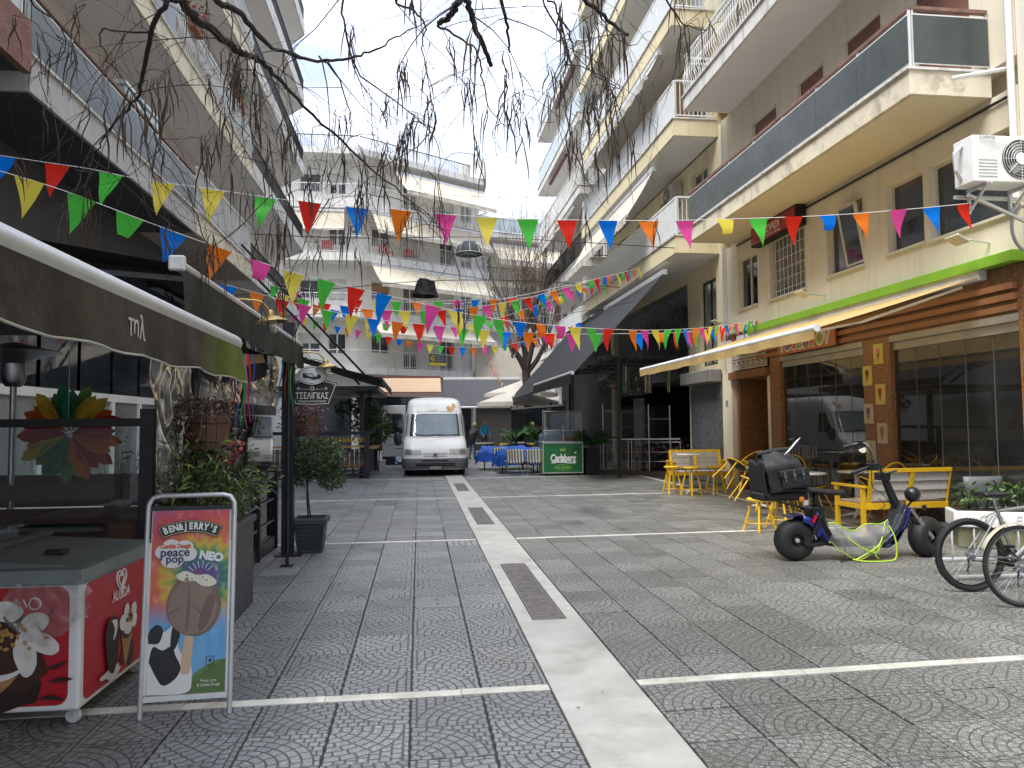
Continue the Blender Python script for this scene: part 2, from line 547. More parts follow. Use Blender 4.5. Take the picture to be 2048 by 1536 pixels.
# ---------------------------------------------------------------- paving
def fan_material(name, kind, chips):
    m, nt, bs = newmat(name)
    uvn = nt.nodes.new('ShaderNodeUVMap')
    sep = nt.nodes.new('ShaderNodeSeparateXYZ')
    nt.links.new(uvn.outputs[0], sep.inputs[0])
    u = mth(nt, 'FRACT', sep.outputs[0]); v = mth(nt, 'FRACT', sep.outputs[1])
    pos = worldpos(nt)
    if kind == 'fan':
        NR = 7.5
        r = mth(nt, 'SQRT', mth(nt, 'ADD', mth(nt, 'MULTIPLY', u, u), mth(nt, 'MULTIPLY', v, v)))
        Rr = mth(nt, 'MULTIPLY', r, NR)
        th = mth(nt, 'DIVIDE', mth(nt, 'ARCTAN2', v, u), PI / 2)
        i = mth(nt, 'FLOOR', Rr)
        fr = mth(nt, 'FRACT', Rr)
        d1 = mth(nt, 'MINIMUM', fr, mth(nt, 'SUBTRACT', 1.0, fr))
        n = mth(nt, 'FLOOR', mth(nt, 'MULTIPLY_ADD', i, 1.15, 1.0))
        a = mth(nt, 'FRACT', mth(nt, 'MULTIPLY_ADD', mth(nt, 'MODULO', i, 2.0), 0.5, mth(nt, 'MULTIPLY', th, n)))
        d2 = mth(nt, 'MULTIPLY', mth(nt, 'MINIMUM', a, mth(nt, 'SUBTRACT', 1.0, a)), mth(nt, 'DIVIDE', mth(nt, 'MULTIPLY', Rr, PI / 2), n))
        dc = mth(nt, 'MINIMUM', d1, d2)
        gu = mth(nt, 'FRACT', mth(nt, 'MULTIPLY_ADD', mth(nt, 'FLOOR', mth(nt, 'MULTIPLY', v, NR)), 0.5, mth(nt, 'MULTIPLY', u, NR)))
        gv = mth(nt, 'FRACT', mth(nt, 'MULTIPLY', v, NR))
        dg = mth(nt, 'MINIMUM', mth(nt, 'MINIMUM', gu, mth(nt, 'SUBTRACT', 1.0, gu)), mth(nt, 'MINIMUM', gv, mth(nt, 'SUBTRACT', 1.0, gv)))
        sel = mth(nt, 'GREATER_THAN', Rr, 7.0)
        d = mth(nt, 'ADD', mth(nt, 'MULTIPLY', dc, mth(nt, 'SUBTRACT', 1.0, sel)), mth(nt, 'MULTIPLY', dg, sel))
        # joint at the fan's outer rim
        drim = mth(nt, 'ABSOLUTE', mth(nt, 'SUBTRACT', Rr, 7.0))
        d = mth(nt, 'MINIMUM', d, drim)
    else:
        gu = mth(nt, 'FRACT', mth(nt, 'MULTIPLY', u, 5.0))
        gv = mth(nt, 'FRACT', mth(nt, 'MULTIPLY_ADD', mth(nt, 'FLOOR', mth(nt, 'MULTIPLY', u, 5.0)), 0.5, mth(nt, 'MULTIPLY', v, 1.0)))
        d = mth(nt, 'MINIMUM', mth(nt, 'MINIMUM', gu, mth(nt, 'SUBTRACT', 1.0, gu)), mth(nt, 'MULTIPLY', mth(nt, 'MINIMUM', gv, mth(nt, 'SUBTRACT', 1.0, gv)), 4.0))
    wob = mth(nt, 'MULTIPLY_ADD', noise(nt, pos, 60, 2), 0.08, -0.04)
    ss = nt.nodes.new('ShaderNodeMapRange')
    ss.interpolation_type = 'SMOOTHSTEP'
    ss.inputs['From Min'].default_value = 0.03
    ss.inputs['From Max'].default_value = 0.15
    nt.links.new(mth(nt, 'ADD', d, wob), ss.inputs['Value'])
    h = ss.outputs[0]
    oi = nt.nodes.new('ShaderNodeObjectInfo')
    wn = nt.nodes.new('ShaderNodeTexWhiteNoise')
    wn.noise_dimensions = '3D'
    cv = nt.nodes.new('ShaderNodeCombineXYZ')
    nt.links.new(mth(nt, 'FLOOR', sep.outputs[0]), cv.inputs[0])
    nt.links.new(mth(nt, 'FLOOR', sep.outputs[1]), cv.inputs[1])
    nt.links.new(oi.outputs['Random'], cv.inputs[2])
    nt.links.new(cv.outputs[0], wn.inputs['Vector'])
    big = noise(nt, pos, 0.55, 5, 0.6)
    base = ramp(nt, big, [(0.3, (0.135, 0.143, 0.150)), (0.42, (0.215, 0.222, 0.226)), (0.55, (0.20, 0.205, 0.205)), (0.70, (0.155, 0.15, 0.135))])
    spot = ramp(nt, noise(nt, pos, 4.2, 5, .7), [(.60, (1, 1, 1)), (.68, (.62, .61, .58))])
    base = mixc(nt, 1.0, base, spot, 'MULTIPLY')
    if chips > .5: base = mixc(nt, 1.0, base, (.80, .78, .72), 'MULTIPLY')
    fine = ramp(nt, noise(nt, pos, 55, 5, 0.7), [(0.3, (0.62, 0.62, 0.63)), (0.7, (1.3, 1.3, 1.28))])
    base = mixc(nt, 1.0, base, fine, 'MULTIPLY')
    vo = nt.nodes.new('ShaderNodeTexVoronoi')
    vo.inputs['Scale'].default_value = 115
    nt.links.new(pos, vo.inputs['Vector'])
    chip = mth(nt, 'MULTIPLY', mth(nt, 'LESS_THAN', vo.outputs['Distance'], 0.33), mth(nt, 'GREATER_THAN', noise(nt, pos, 38, 3), 1 - chips))
    base = mixc(nt, mth(nt, 'MULTIPLY', chip, 0.75), base, (0.62, 0.62, 0.60))
    tone = mth(nt, 'MULTIPLY_ADD', wn.outputs['Value'], 0.42, 0.84)
    hs = nt.nodes.new('ShaderNodeHueSaturation')
    nt.links.new(base, hs.inputs['Color']); nt.links.new(tone, hs.inputs['Value'])
    gz = mth(nt, 'MULTIPLY', mth(nt, 'SUBTRACT', 1.0, h), 0.85 if chips < .5 else 0.72)
    cc = mixc(nt, gz, hs.outputs[0], (0.042, 0.040, 0.036))
    # moss and grime patches with a shape of their own
    mo = ramp(nt, noise(nt, pos, 0.9, 6, 0.7), [(0.57, (0, 0, 0)), (0.70, (.42, .42, .42))])
    cc = mixc(nt, mo, cc, (0.085, 0.088, 0.05))
    nt.links.new(cc, bs.inputs['Base Color'])
    wet = ramp(nt, noise(nt, pos, 1.1, 5, 0.62), [(0.38, (.27,) * 3), (0.62, (.52,) * 3)])
    ro = mth(nt, 'ADD', wet, mth(nt, 'MULTIPLY', noise(nt, pos, 90, 3), 0.16))
    nt.links.new(ro, bs.inputs['Roughness'])
    bs.inputs['Specular IOR Level'].default_value = 0.6
    hh = mth(nt, 'MULTIPLY_ADD', noise(nt, pos, 130, 4), 0.35, h)
    bumpit(nt, bs, hh, 0.9, 0.0035 if chips < .5 else .0026)
    return m
fanL = fan_material('fan_pressed_paver', 'fan', 0.42)
fanR = fan_material('fan_pressed_paver_speckled', 'fan', 0.52)
barM = fan_material('ribbed_guide_paver', 'bar', 0.40)
marble = pbr('veined_white_marble', (0.47, 0.455, 0.42), 0.42, var=.16, vs=2.6, bump=.08, grime=.8, gcol=(.30, .28, .24), rnd=.07)
marbleline = pbr('pale_marble_strip', (0.62, 0.61, 0.54), 0.5, var=.16, vs=6, bump=.1, grime=.8, rnd=.12, gcol=(.28, .27, .22))

gb = MB()
gb.box(-700, -300, -0.4, 700, 1500, -0.09)
gb.build('ground', pbr('city_ground', (0.13, 0.13, 0.13), .9, vs=.2), kind='structure')
pv = MB()
SH = 0.036
pv.box(-9, -4, -0.085, 9.6, 58, -0.012)
pave = tag(pv.build('pavement', mortar), 'grey square cast pavers with pressed fan pattern round a white marble drain band', 'pavement', kind='structure')
del pave['category']
TW = 0.42
RP = 5.8 / 14
rowsY = []
for seg in range(-1, 9):
    y0 = 4.65 + 5.9 * seg
    for k in range(14):
        rowsY.append(y0 + k * RP)
def tile_mesh(name, q, sh, mat):
    g = 0.005; c = 0.004; t = 0.032
    a, b, e, f_ = g, TW - g, g, RP - g
    def S(x, y, z): return (x, y + sh * x, z)
    vs = [S(a, e, -t), S(b, e, -t), S(b, f_, -t), S(a, f_, -t), S(a, e, -c), S(b, e, -c), S(b, f_, -c), S(a, f_, -c),
          S(a + c, e + c, 0), S(b - c, e + c, 0), S(b - c, f_ - c, 0), S(a + c, f_ - c, 0)]
    fs = [(8, 9, 10, 11)] + [(i, (i + 1) % 4, 4 + (i + 1) % 4, 4 + i) for i in range(4)] + [(4 + i, 4 + (i + 1) % 4, 8 + (i + 1) % 4, 8 + i) for i in range(4)]
    base = [(0.006, 0.006), (0.994, 0.006), (0.994, 0.994), (0.006, 0.994)]
    base = base[q:] + base[:q]
    bb = MB()
    uvs = [base] + [[base[i], base[(i + 1) % 4], base[(i + 1) % 4], base[i]] for i in range(4)] * 2
    bb.add(vs, fs, uvs)
    return bb
TM = {}
def tile_data(q, side, kind):
    k = (q, side, kind)
    if k not in TM:
        o = tile_mesh('paving_tile', q, SH if side else 0.0, None).build('paving_tile', barM if kind else (fanR if side else fanL))
        TM[k] = o.data
        bpy.data.objects.remove(o)
    return TM[k]
cand = []
rt = random.Random(3)
for ri, y in enumerate(rowsY):
    for ci in range(-20, 2):
        x = -0.05 + TW * ci
        if x < -8.6: continue
        cand.append((x, y, 0, ri, ci))
    for ci in range(0, 19):
        x = 1.335 + TW * ci
        if x > 6.5 and y > 8.7: continue
        cand.append((x, y + SH * (x - 1.33), 1, ri, ci))
def vis(x, y):
    d = (Vector((x + .2, y + .2, 0)) - EYE)
    z = d.dot(cf)
    if z < 1: return False
    px, py = d.dot(cr) / z * 1500, d.dot(cu) / z * 1500
    return abs(px) < 1060 and -800 < py < 768
near = []
for t in cand:
    x, y = t[0], t[1]
    if y > 2.9 and vis(x, y) and not (x < -1.95 and y > 4.6) and not (x < -1.6 and y < 5.2):
        near.append(((x + .2) ** 2 + (y + .2) ** 2, t))
near.sort(key=lambda a: a[0])
nearset = set((t[0], t[1]) for _, t in near[:298])
fieldL = MB(); fieldR = MB()
def orient(side, ri, ci):
    if side == 0:
        q = (ci & 1) + 2 * ((ri) & 1)
        q = {0: 0, 1: 1, 2: 3, 3: 2}[q]
        return q if rt.random() > 0.12 else rt.randrange(4)
    q = {0: 0, 1: 1, 2: 3, 3: 2}[((ci + ri // 2) & 1) + 2 * (ri & 1)]
    return q if rt.random() > 0.4 else rt.randrange(4)
bars = {(14 + 6, 0), (28 + 5, 0), (28 + 4, 0), (27, 0), (27, 1), (28 + 2, 0)}
for (x, y, side, ri, ci) in cand:
    q = orient(side, ri, ci)
    kind = 1 if (side == 0 and ci == 0 and (ri in (19, 27, 29, 31, 32))) or (side == 0 and ci == 1 and ri in (26, 27)) else 0
    z = rt.uniform(-0.0015, 0.001)
    if (x, y) in nearset:
        o = bpy.data.objects.new('paving_tile', tile_data(q, side, kind))
        col.objects.link(o)
        o.parent = pave
        o.location = (x, y, z)
        if side and x < 4 and y < 4.6:
            o.rotation_euler = (rt.uniform(-.008, .008), rt.uniform(-.008, .008), rt.uniform(-.008, .008))
        else:
            o.rotation_euler = (rt.uniform(-.003, .003), rt.uniform(-.003, .003), rt.uniform(-.002, .002))
    else:
        f = fieldR if side else fieldL
        g = 0.004
        base = [(0.006, 0.006), (0.994, 0.006), (0.994, 0.994), (0.006, 0.994)]
        base = base[q:] + base[:q]
        ku, kv = rt.randrange(1, 60), rt.randrange(1, 60)
        base = [(a + ku, b + kv) for a, b in base]
        sh = SH if side else 0
        P = [(x + g, y + g + sh * g), (x + TW - g, y + g + sh * (TW - g)), (x + TW - g, y + RP - g + sh * (TW - g)), (x + g, y + RP - g + sh * g)]
        f.add([(a, b, z - .001) for a, b in P] + [(a, b, -0.03) for a, b in P],
              [(0, 1, 2, 3)] + [(4 + i, 4 + (i + 1) % 4, (i + 1) % 4, i) for i in range(4)],
              [base] + [[base[i], base[(i + 1) % 4], base[(i + 1) % 4], base[i]] for i in range(4)])
fieldL.build('paving_tile_field', fanL, pave, kind='stuff')
fieldR.build('paving_tile_field', fanR, pave, kind='stuff')
# marble cross strips, in pieces
rs = random.Random(5)
for k in range(-1, 8):
    y = 4.55 + 5.9 * k
    for (xa, xb, sh) in ((-8.6, 0.785, 0), (1.34, 7.6 if y > 8 else 9.3, SH)):
        x = xa
        while x < xb - .05:
            L = min(rs.choice([.55, .8, 1.1, 1.25, 0.4]), xb - x)
            b = MB()
            yy = y + sh * (x - 1.33) + rs.uniform(-.004, .004)
            b.add([(x + .002, yy, -.03), (x + L - .002, yy + sh * L, -.03), (x + L - .002, yy + .095 + sh * L, -.03), (x + .002, yy + .095, -.03),
                   (x + .002, yy, .002), (x + L - .002, yy + sh * L, .002), (x + L - .002, yy + .095 + sh * L, .002), (x + .002, yy + .095, .002)],
                  [(4, 5, 6, 7), (0, 1, 5, 4), (1, 2, 6, 5), (2, 3, 7, 6), (3, 0, 4, 7)])
            b.build('marble_strip', marbleline, pave)
            x += L
# long strip in front of the ice cream shop terrace
yy = 10.6
while yy < 23:
    L = rs.choice([.8, 1.0, 1.2])
    MB().box(6.56, yy + .002, -.03, 6.65, yy + L - .002, .003).build('marble_strip', marbleline, pave)
    yy += L
# drain band: slabs and gratings
BX0, BX1 = 0.793, 1.327
grates = [(6.15, 8.65), (12.0, 14.5), (18.0, 20.4), (24.0, 26.4), (30, 32.4)]
slabs = []
y = -2.0
for (g0, g1) in grates:
    n = max(1, round((g0 - y) / 0.95))
    for i in range(n):
        slabs.append((y + (g0 - y) * i / n, y + (g0 - y) * (i + 1) / n))
    y = g1
slabs.append((32.4, 40))
for (a, b_) in slabs:
    MB().box(BX0 + rs.uniform(0, .004), a + .0025, -.04, BX1 - rs.uniform(0, .004), b_ - .0025, .004 + rs.uniform(-.001, .001)).build('marble_slab', marble, pave, bevel=.003)
grm = pbr('rusty_iron_grating', (0.17, 0.155, 0.15), 0.6, 0.15, var=.35, vs=12, grime=.4, gcol=(.30, .27, .25))
for (a, b_) in grates:
    n = 3
    for i in range(n):
        ya, yb = a + (b_ - a) * i / n, a + (b_ - a) * (i + 1) / n
        MB().box(BX0 + .003, ya + .002, -.04, BX0 + .125, yb - .002, .003).build('marble_slab', marble, pave, bevel=.003)
        MB().box(BX1 - .125, ya + .002, -.04, BX1 - .003, yb - .002, .003).build('marble_slab', marble, pave, bevel=.003)
    n = 2
    for i in range(n):
        ya, yb = a + (b_ - a) * i / n + .005, a + (b_ - a) * (i + 1) / n - .005
        g = MB()
        x0, x1 = BX0 + .135, BX1 - .135
        g.box(x0, ya, -.035, x0 + .012, yb, -.001); g.box(x1 - .012, ya, -.035, x1, yb, -.001)
        g.box(x0 + .012, ya, -.035, x1 - .012, ya + .012, -.002); g.box(x0 + .012, yb - .012, -.035, x1 - .012, yb, -.002)
        t = ya + .028
        while t < yb - .02:
            g.box(x0 + .012, t, -.03, x1 - .012, t + .021, -.003 + rs.uniform(-.002, .0006))
            t += .034
        g.build('drain_grate', grm, pave)
# plain dark terrace paving by the shop
tp = pbr('terrace_tile', (0.20, 0.185, 0.17), 0.5, var=.2, vs=2, rnd=.14, grime=.4)
y = 8.75
while y < 18.2:
    for (xa, xb) in ((6.66, 7.17), (7.17, 7.68)):
        MB().box(xa + .003, y + .003, -.03, xb - .003, y + .5 - .003, .006).build('paving_tile', tp, pave)
    y += .5
# bits of litter and the loose joint
lb = MB()
for i in range(46):
    x, y = rs.uniform(-1.2, 6.5), rs.uniform(3.2, 14)
    a = rs.uniform(0, 6.3); s_ = rs.uniform(.006, .017)
    lb.add([(x + s_ * math.cos(a + k * 2.1), y + s_ * math.sin(a + k * 2.1), .006 + rs.random() * .004) for k in range(3)], [(0, 1, 2)])
tag(lb.build('litter', pbr('dry_leaf_scrap', (.3, .26, .18), .8)), kind='stuff')
# ---------------------------------------------------------------- building kit
def wall(b, F, u0, u1, z0, z1, ops, mat, t=0.25, name='wall', d=0.0):
    us = sorted(set([u0, u1] + [min(max(o[0], u0), u1) for o in ops] + [min(max(o[1], u0), u1) for o in ops]))
    mb = MB(F)
    for i in range(len(us) - 1):
        a, c = us[i], us[i + 1]
        if c - a < 1e-5: continue
        m = (a + c) / 2
        cuts = sorted([(max(o[2], z0), min(o[3], z1)) for o in ops if o[0] < m < o[1] and o[3] > z0 and o[2] < z1])
        z = z0
        for (p, q) in cuts:
            if p - z > 1e-5: mb.box(a, d - t, z, c, d, p)
            z = q
        if z1 - z > 1e-5: mb.box(a, d - t, z, c, d, z1)
    return mb.build(name, mat, b)
def window(b, F, u0, u1, z0, z1, n=2, rec=0.10, fm=None, pm=None, fw=0.05, sill=None, shut=0.0, sm=None, bars=0):
    fm = fm or whitem; pm = pm or pane_m
    mb = MB(F)
    d1, d0 = -rec, -rec - 0.05
    mb.box(u0, d0, z0, u0 + fw, d1, z1); mb.box(u1 - fw, d0, z0, u1, d1, z1)
    mb.box(u0 + fw, d0, z0, u1 - fw, d1, z0 + fw); mb.box(u0 + fw, d0, z1 - fw, u1 - fw, d1, z1)
    for k in range(1, n):
        c = u0 + (u1 - u0) * k / n
        mb.box(c - fw * .6, d0, z0 + fw, c + fw * .6, d1 + .006, z1 - fw)
    if sill:
        mb.box(u0 - .04, -rec, z0 - .04, u1 + .04, .05, z0 - .002)
    w = mb.build('window', fm, b)
    for k in range(n):
        a, c = u0 + (u1 - u0) * k / n, u0 + (u1 - u0) * (k + 1) / n
        MB(F).box(a + fw * .5, d0 + .015, z0 + fw * .5, c - fw * .5, d0 + .03, z1 - fw * .5).build('pane', pm, w)
    if shut > 0:
        q = MB(F); zz = z1 - fw * .5
        while zz > z1 - (z1 - z0) * shut:
            q.box(u0 + .02, d1 + .008, zz - .046, u1 - .02, d1 + .02, zz); zz -= .05
        q.build('roller_shutter', sm or shutterb, w)
    return w
def balcony(b, F, u0, u1, dep, z0, z1, kind, edge, sof=None, rail=None, lip=True, ends=(1, 1), segs=None, h=1.0):
    mb = MB(F)
    mb.box(u0, 0.0, z0 + .012, u1, dep, z1)
    mb.m = 1
    mb.box(u0 + .05, 0.0, z0, u1 - .05, dep - .05, z0 + .010)
    mb.m = 2
    if lip:
        mb.box(u0 - .03, 0.0, z1 + .001, u1 + .03, dep + .04, z1 + .035)
    s = mb.build('balcony', [edge, sof or soffitg, slabwhite], b)
    z = z1 + .036
    runs = []
    for (a, c, k) in (segs or [(u0, u1, kind)]):
        runs.append(((a + .03, dep - .05), (c - .03, dep - .05), k))
    k0 = segs[0][2] if segs else kind
    k1 = segs[-1][2] if segs else kind
    if k0 == 'ribbed': k0 = 'bars'
    if ends[0]: runs.append(((u0 + .03, 0.02), (u0 + .03, dep - .085), k0))
    if ends[1]: runs.append(((u1 - .03, 0.02), (u1 - .03, dep - .085), k1))
    for (p, q, k) in runs:
        railing(s, F, p, q, z, k, rail, h)
    return s
def railing(s, F, p, q, z, k, rail=None, h=1.0):
    L = math.hypot(q[0] - p[0], q[1] - p[1])
    if L < .2: return
    ux, uy = (q[0] - p[0]) / L, (q[1] - p[1]) / L
    G = F @ Matrix(((ux, -uy, 0, p[0]), (uy, ux, 0, p[1]), (0, 0, 1, z), (0, 0, 0, 1)))
    if k == 'glass':
        n = max(1, round(L / 1.1))
        r = MB(G)
        r.box(0, -.035, h * .80, L, .035, h * .80 + .045)
        r.m = 1
        for i in range(n + 1):
            x = L * i / n
            r.box(x - .014 if i else 0, -.02, 0, x + .014 if i < n else L, .02, h * .80)
        r.box(0, .021, .05, L, .03, .065); r.box(0, .021, h * .72, L, .035, h * .72 + .018)
        r.build('railing', [rail or railbrown, whitem], s)
        for i in range(n):
            MB(G).box(L * i / n + .003, .022, .066, L * (i + 1) / n - .003, .034, h * .72 - .001).build('glass_panel', smoke, s)
    elif k == 'fullglass':
        n = max(1, round(L / 1.3))
        r = MB(G)
        r.box(0, -.03, h - .05, L, .03, h)
        for i in range(n + 1):
            x = L * i / n
            r.box(x - .02 if i else 0, -.02, 0, x + .02 if i < n else L, .02, h - .05)
        r.build('railing', rail or whitem, s)
        for i in range(n):
            MB(G).box(L * i / n + .02, -.006, .06, L * (i + 1) / n - .02, .006, h - .06).build('glass_panel', bluepanel, s)
    elif k in ('bars', 'blackbars', 'belly'):
        r = MB(G)
        w = .016
        r.box(0, -.025, h - .04, L, .025, h)
        r.box(0, -.012, .06, L, .012, .09)
        if k == 'belly': r.box(0, -.012, h - .17, L, .012, h - .14)
        n = max(2, round(L / .115))
        for i in range(n + 1):
            x = min(max(L * i / n, w / 2), L - w / 2)
            if k == 'belly':
                pts = [(x, 0, .09), (x, .0, .2), (x, .055, .34), (x, .05, .48), (x, 0, .62), (x, 0, h - .04)]
                for a, c in zip(pts, pts[1:]): r.bar(a, c, .022, .014, up=(0, 1, 0))
            else:
                r.box(x - w / 2, -w / 2, .09 if i % 12 else 0, x + w / 2, w / 2, h - .04)
        r.build('railing', rail or (black if k == 'blackbars' else whitem), s)
    elif k == 'ribbed':
        r = MB(G)
        r.box(0, -.022, h - .05, L, .022, h)
        n = max(1, round(L / 1.15))
        for i in range(n + 1):
            x = L * i / n
            r.box(max(0, x - .025), -.02, 0, min(L, x + .025), .02, h - .05)
        r.build('railing', rail or whitem, s)
        for i in range(n):
            a, c = L * i / n + .025, L * (i + 1) / n - .025
            g = MB(G)
            m = max(3, int((c - a) / .1))
            for j in range(m):
                x0, x1 = a + (c - a) * j / m, a + (c - a) * (j + 1) / m
                g.box(x0 + .012, -.010, .07, x1 - .012, .012, h - .06)
            g.box(a, -.004, .08, c, .002, h - .07)
            g.build('ribbed_panel', whitepanel, s)
    elif k == 'solid':
        MB(G).box(0, -.06, 0, L, .06, h).build('parapet', rail or slabcream, s)
def awn(name, label, F, u0, u1, d0, z0, d1, z1, mat, val=0.22, vmat=None, bar=None, arms=True, group=None, scallop=False, box=True, wave=.02, barR=.045):
    p = F @ Vector(((u0 + u1) / 2, d0, z0))
    a = thing(name, label, 'awning', tuple(p), group=group)
    mb = MB(F)
    rr = random.Random(int(abs(u0 * 13 + z0 * 7)))
    ph = rr.uniform(0, 6)
    def fn(s, t):
        return (u0 + (u1 - u0) * s, d0 + (d1 - d0) * t, z0 + (z1 - z0) * t - .07 * math.sin(PI * t) * (1 + .3 * math.sin(9 * s + ph)) * wave / .02)
    mb.grid(fn, max(8, int((u1 - u0) * 2)), 8)
    mb.build('fabric', mat, a, smooth=True)
    fb = MB(F)
    fb.tube([(u0, d1, z1), (u1, d1, z1)], barR, 10)
    fb.build('front_bar', bar or galv, a, smooth=True)
    if box:
        MB(F).box(u0, max(d0 - .09, 0.002), z0 - .06, u1, d0 + .05, z0 + .08).build('roller_box', bar or galv, a, bevel=.01)
    if val > 0:
        v = MB(F)
        n = max(12, int((u1 - u0) * (9 if scallop else 4)))
        vs = []
        for i in range(n + 1):
            u = u0 + (u1 - u0) * i / n
            dd = .02 * math.sin(u * 7.3 + ph) + .012 * math.sin(u * 17)
            dz = (.035 * abs(math.sin(u * PI / .28)) if scallop else .008 * math.sin(u * 5))
            vs += [(u, d1 + barR * .9, z1 - barR * .5), (u, d1 + barR * .9 + dd * .6, z1 - val * .55), (u, d1 + barR * .9 + dd, z1 - val + dz)]
        fs = []
        for i in range(n):
            fs += [(3 * i, 3 * i + 1, 3 * i + 4, 3 * i + 3), (3 * i + 1, 3 * i + 2, 3 * i + 5, 3 * i + 4)]
        v.add(vs, fs)
        v.build('valance', vmat or mat, a, smooth=True)
    if arms:
        for uu in (u0 + .35, u1 - .35):
            s_ = 1 if uu < (u0 + u1) / 2 else -1
            g = MB(F)
            el = (uu + s_ * .55, (d0 + d1) / 2, (z0 + z1) / 2 - .16)
            g.bar((uu, d0 + .02, z0 - .10), el, .05, .035)
            g.bar(el, (uu, d1 - .02, z1 - .03), .045, .03)
            g.build('folding_arm', bar or galv, a)
    return a
def ac_unit(F, u, d, z, label, w=.8, h=.55, dep=.3, side=0, group='air conditioner units', dirty=False, rz=0, txt=None):
    """outdoor unit; F frame, fan face looks along +d"""
    p = F @ Vector((u, d, z))
    a = thing('air_conditioner', label, 'air conditioner', tuple(p), group=group)
    G = F @ TR(u, d, z, rz=rz)
    m = whitep if not dirty else pbr('dirty_casing', (.42, .40, .36), .6, grime=.5)
    MB(G).box(-w / 2, 0, 0, w / 2, dep, h).build('casing', m, a, bevel=.012, seg=2)
    cx = w * .16
    g = MB(G); T = TR(cx, dep + .002, h / 2, rx=-PI / 2)
    g.disc(T, h * .42, 28, .004)
    g.build('fan_recess', pbr('dark_recess', (.05, .05, .05), .7), a)
    g = MB(G)
    for k in range(3):
        an = k * 2.1
        g.bx(TR(cx + math.cos(an) * h * .2, dep + .012, h / 2 + math.sin(an) * h * .2, ry=-an + .5), h * .32, .006, h * .2)
    g.build('fan_blade', pbr('grey_plastic', (.25, .25, .25), .5), a)
    g = MB(G)
    for r_ in [h * q for q in (.42, .36, .30, .24, .18, .13)]:
        g.torus(TR(cx, dep + .024, h / 2, rx=PI / 2), r_, .0028, 24, 4)
    for k in range(8):
        an = k * PI / 4
        g.tube([(cx + math.cos(an) * .05, dep + .024, h / 2 + math.sin(an) * .05), (cx + math.cos(an) * h * .43, dep + .024, h / 2 + math.sin(an) * h * .43)], .003, 4)
    g.disc(TR(cx, dep + .02, h / 2, rx=-PI / 2), .07, 18, .012)
    g.build('grille', m, a)
    g = MB(G)
    for k in range(6):
        g.box(-w * .43, dep + .001, h * .12 + k * h * .07, -w * .17, dep + .008, h * .12 + k * h * .07 + .012)
    g.build('louvre_row', m, a)
    if txt: text(txt, .055, G @ TR(-w * .3, dep + .004, h * .82, rz=PI), pbr('grey_print', (.25, .27, .3), .6), a)
    g = MB(G)
    for x in (-w * .3, w * .3):
        g.bar((x, -.02, -.02), (x, dep + .05, -.02), .03)
        g.bar((x, -.0, -.28), (x, dep * .9, -.03), .025)
        g.bar((x, 0, -.3), (x, 0, -.02), .03)
    g.build('bracket', galv, a)
    return a
def rooms(b, F, u0, u1, z0, z1, dep, mat, name='wall', d=-.26):
    """the closed body of the house behind its facade"""
    return MB(F).box(u0, -dep, z0, u1, d, z1).build(name, mat, b)

# ================================================================ RIGHT SIDE
FR = frameX(7.7, -1)
# ---- house with the ice cream shop
b1 = thing('apartment_building', 'cream apartment building with tiled brown ice cream shop below and smoked glass balcony', 'building', (7.7, 13, 0))
def mosaic_mat():
    m, nt, bs = newmat('brown_glass_mosaic')
    pos = worldpos(nt)
    sp = nt.nodes.new('ShaderNodeSeparateXYZ'); nt.links.new(pos, sp.inputs[0])
    u = mth(nt, 'MULTIPLY', mth(nt, 'ADD', sp.outputs[1], sp.outputs[0]), 26.0)
    v = mth(nt, 'MULTIPLY', sp.outputs[2], 40.0)
    fu = mth(nt, 'FRACT', u); fv = mth(nt, 'FRACT', v)
    d = mth(nt, 'MINIMUM', mth(nt, 'MINIMUM', fu, mth(nt, 'SUBTRACT', 1.0, fu)), mth(nt, 'MINIMUM', fv, mth(nt, 'SUBTRACT', 1.0, fv)))
    ss = nt.nodes.new('ShaderNodeMapRange'); ss.inputs['From Min'].default_value = .06; ss.inputs['From Max'].default_value = .16
    nt.links.new(d, ss.inputs['Value'])
    cv = nt.nodes.new('ShaderNodeCombineXYZ'); nt.links.new(mth(nt, 'FLOOR', u), cv.inputs[0]); nt.links.new(mth(nt, 'FLOOR', v), cv.inputs[1])
    wn = nt.nodes.new('ShaderNodeTexWhiteNoise'); nt.links.new(cv.outputs[0], wn.inputs['Vector'])
    t = ramp(nt, wn.outputs['Value'], [(0, (.26, .105, .035)), (.5, (.38, .17, .06)), (1, (.46, .23, .09))])
    c = mixc(nt, ss.outputs[0], (.07, .045, .03), t)
    nt.links.new(c, bs.inputs['Base Color'])
    bs.inputs['Roughness'].default_value = .32
    bumpit(nt, bs, ss.outputs[0], .5, .003)
    return m
mosaic = mosaic_mat()
terra = pbr('terracotta_cladding_board', (0.30, 0.13, 0.06), 0.45, var=.12, vs=5, rnd=.08)
# upper walls
ops1 = [(8.75, 10.36, 4.32, 5.45), (10.5, 11.4, 4.34, 5.48), (12.08, 13.25, 4.33, 5.5), (14.06, 15.6, 4.28, 5.62), (16.2, 17.25, 4.30, 5.52)]
wall(b1, FR, 8.62, 18.25, 3.78, 5.94, ops1, cream)
ops2 = [(9.4, 10.6, 6.3, 8.5), (11.4, 12.5, 6.3, 8.5), (13.2, 14.2, 6.3, 8.5), (15.1, 16.3, 6.3, 8.5)]
wall(b1, FR, 8.62, 18.25, 6.33, 9.27, ops2, cream, name='wall')
wall(b1, FR, 8.62, 18.25, 9.6, 12.4, [(a, c, 9.7, 11.7) for a, c, _, _ in ops2], cream)
wall(b1, FR, 8.62, 18.25, 12.4, 18.6, [(a, c, 12.9, 14.9) for a, c, _, _ in ops2], cream)
rooms(b1, FR, 8.62, 18.25, 3.78, 18.9, 9, cream)
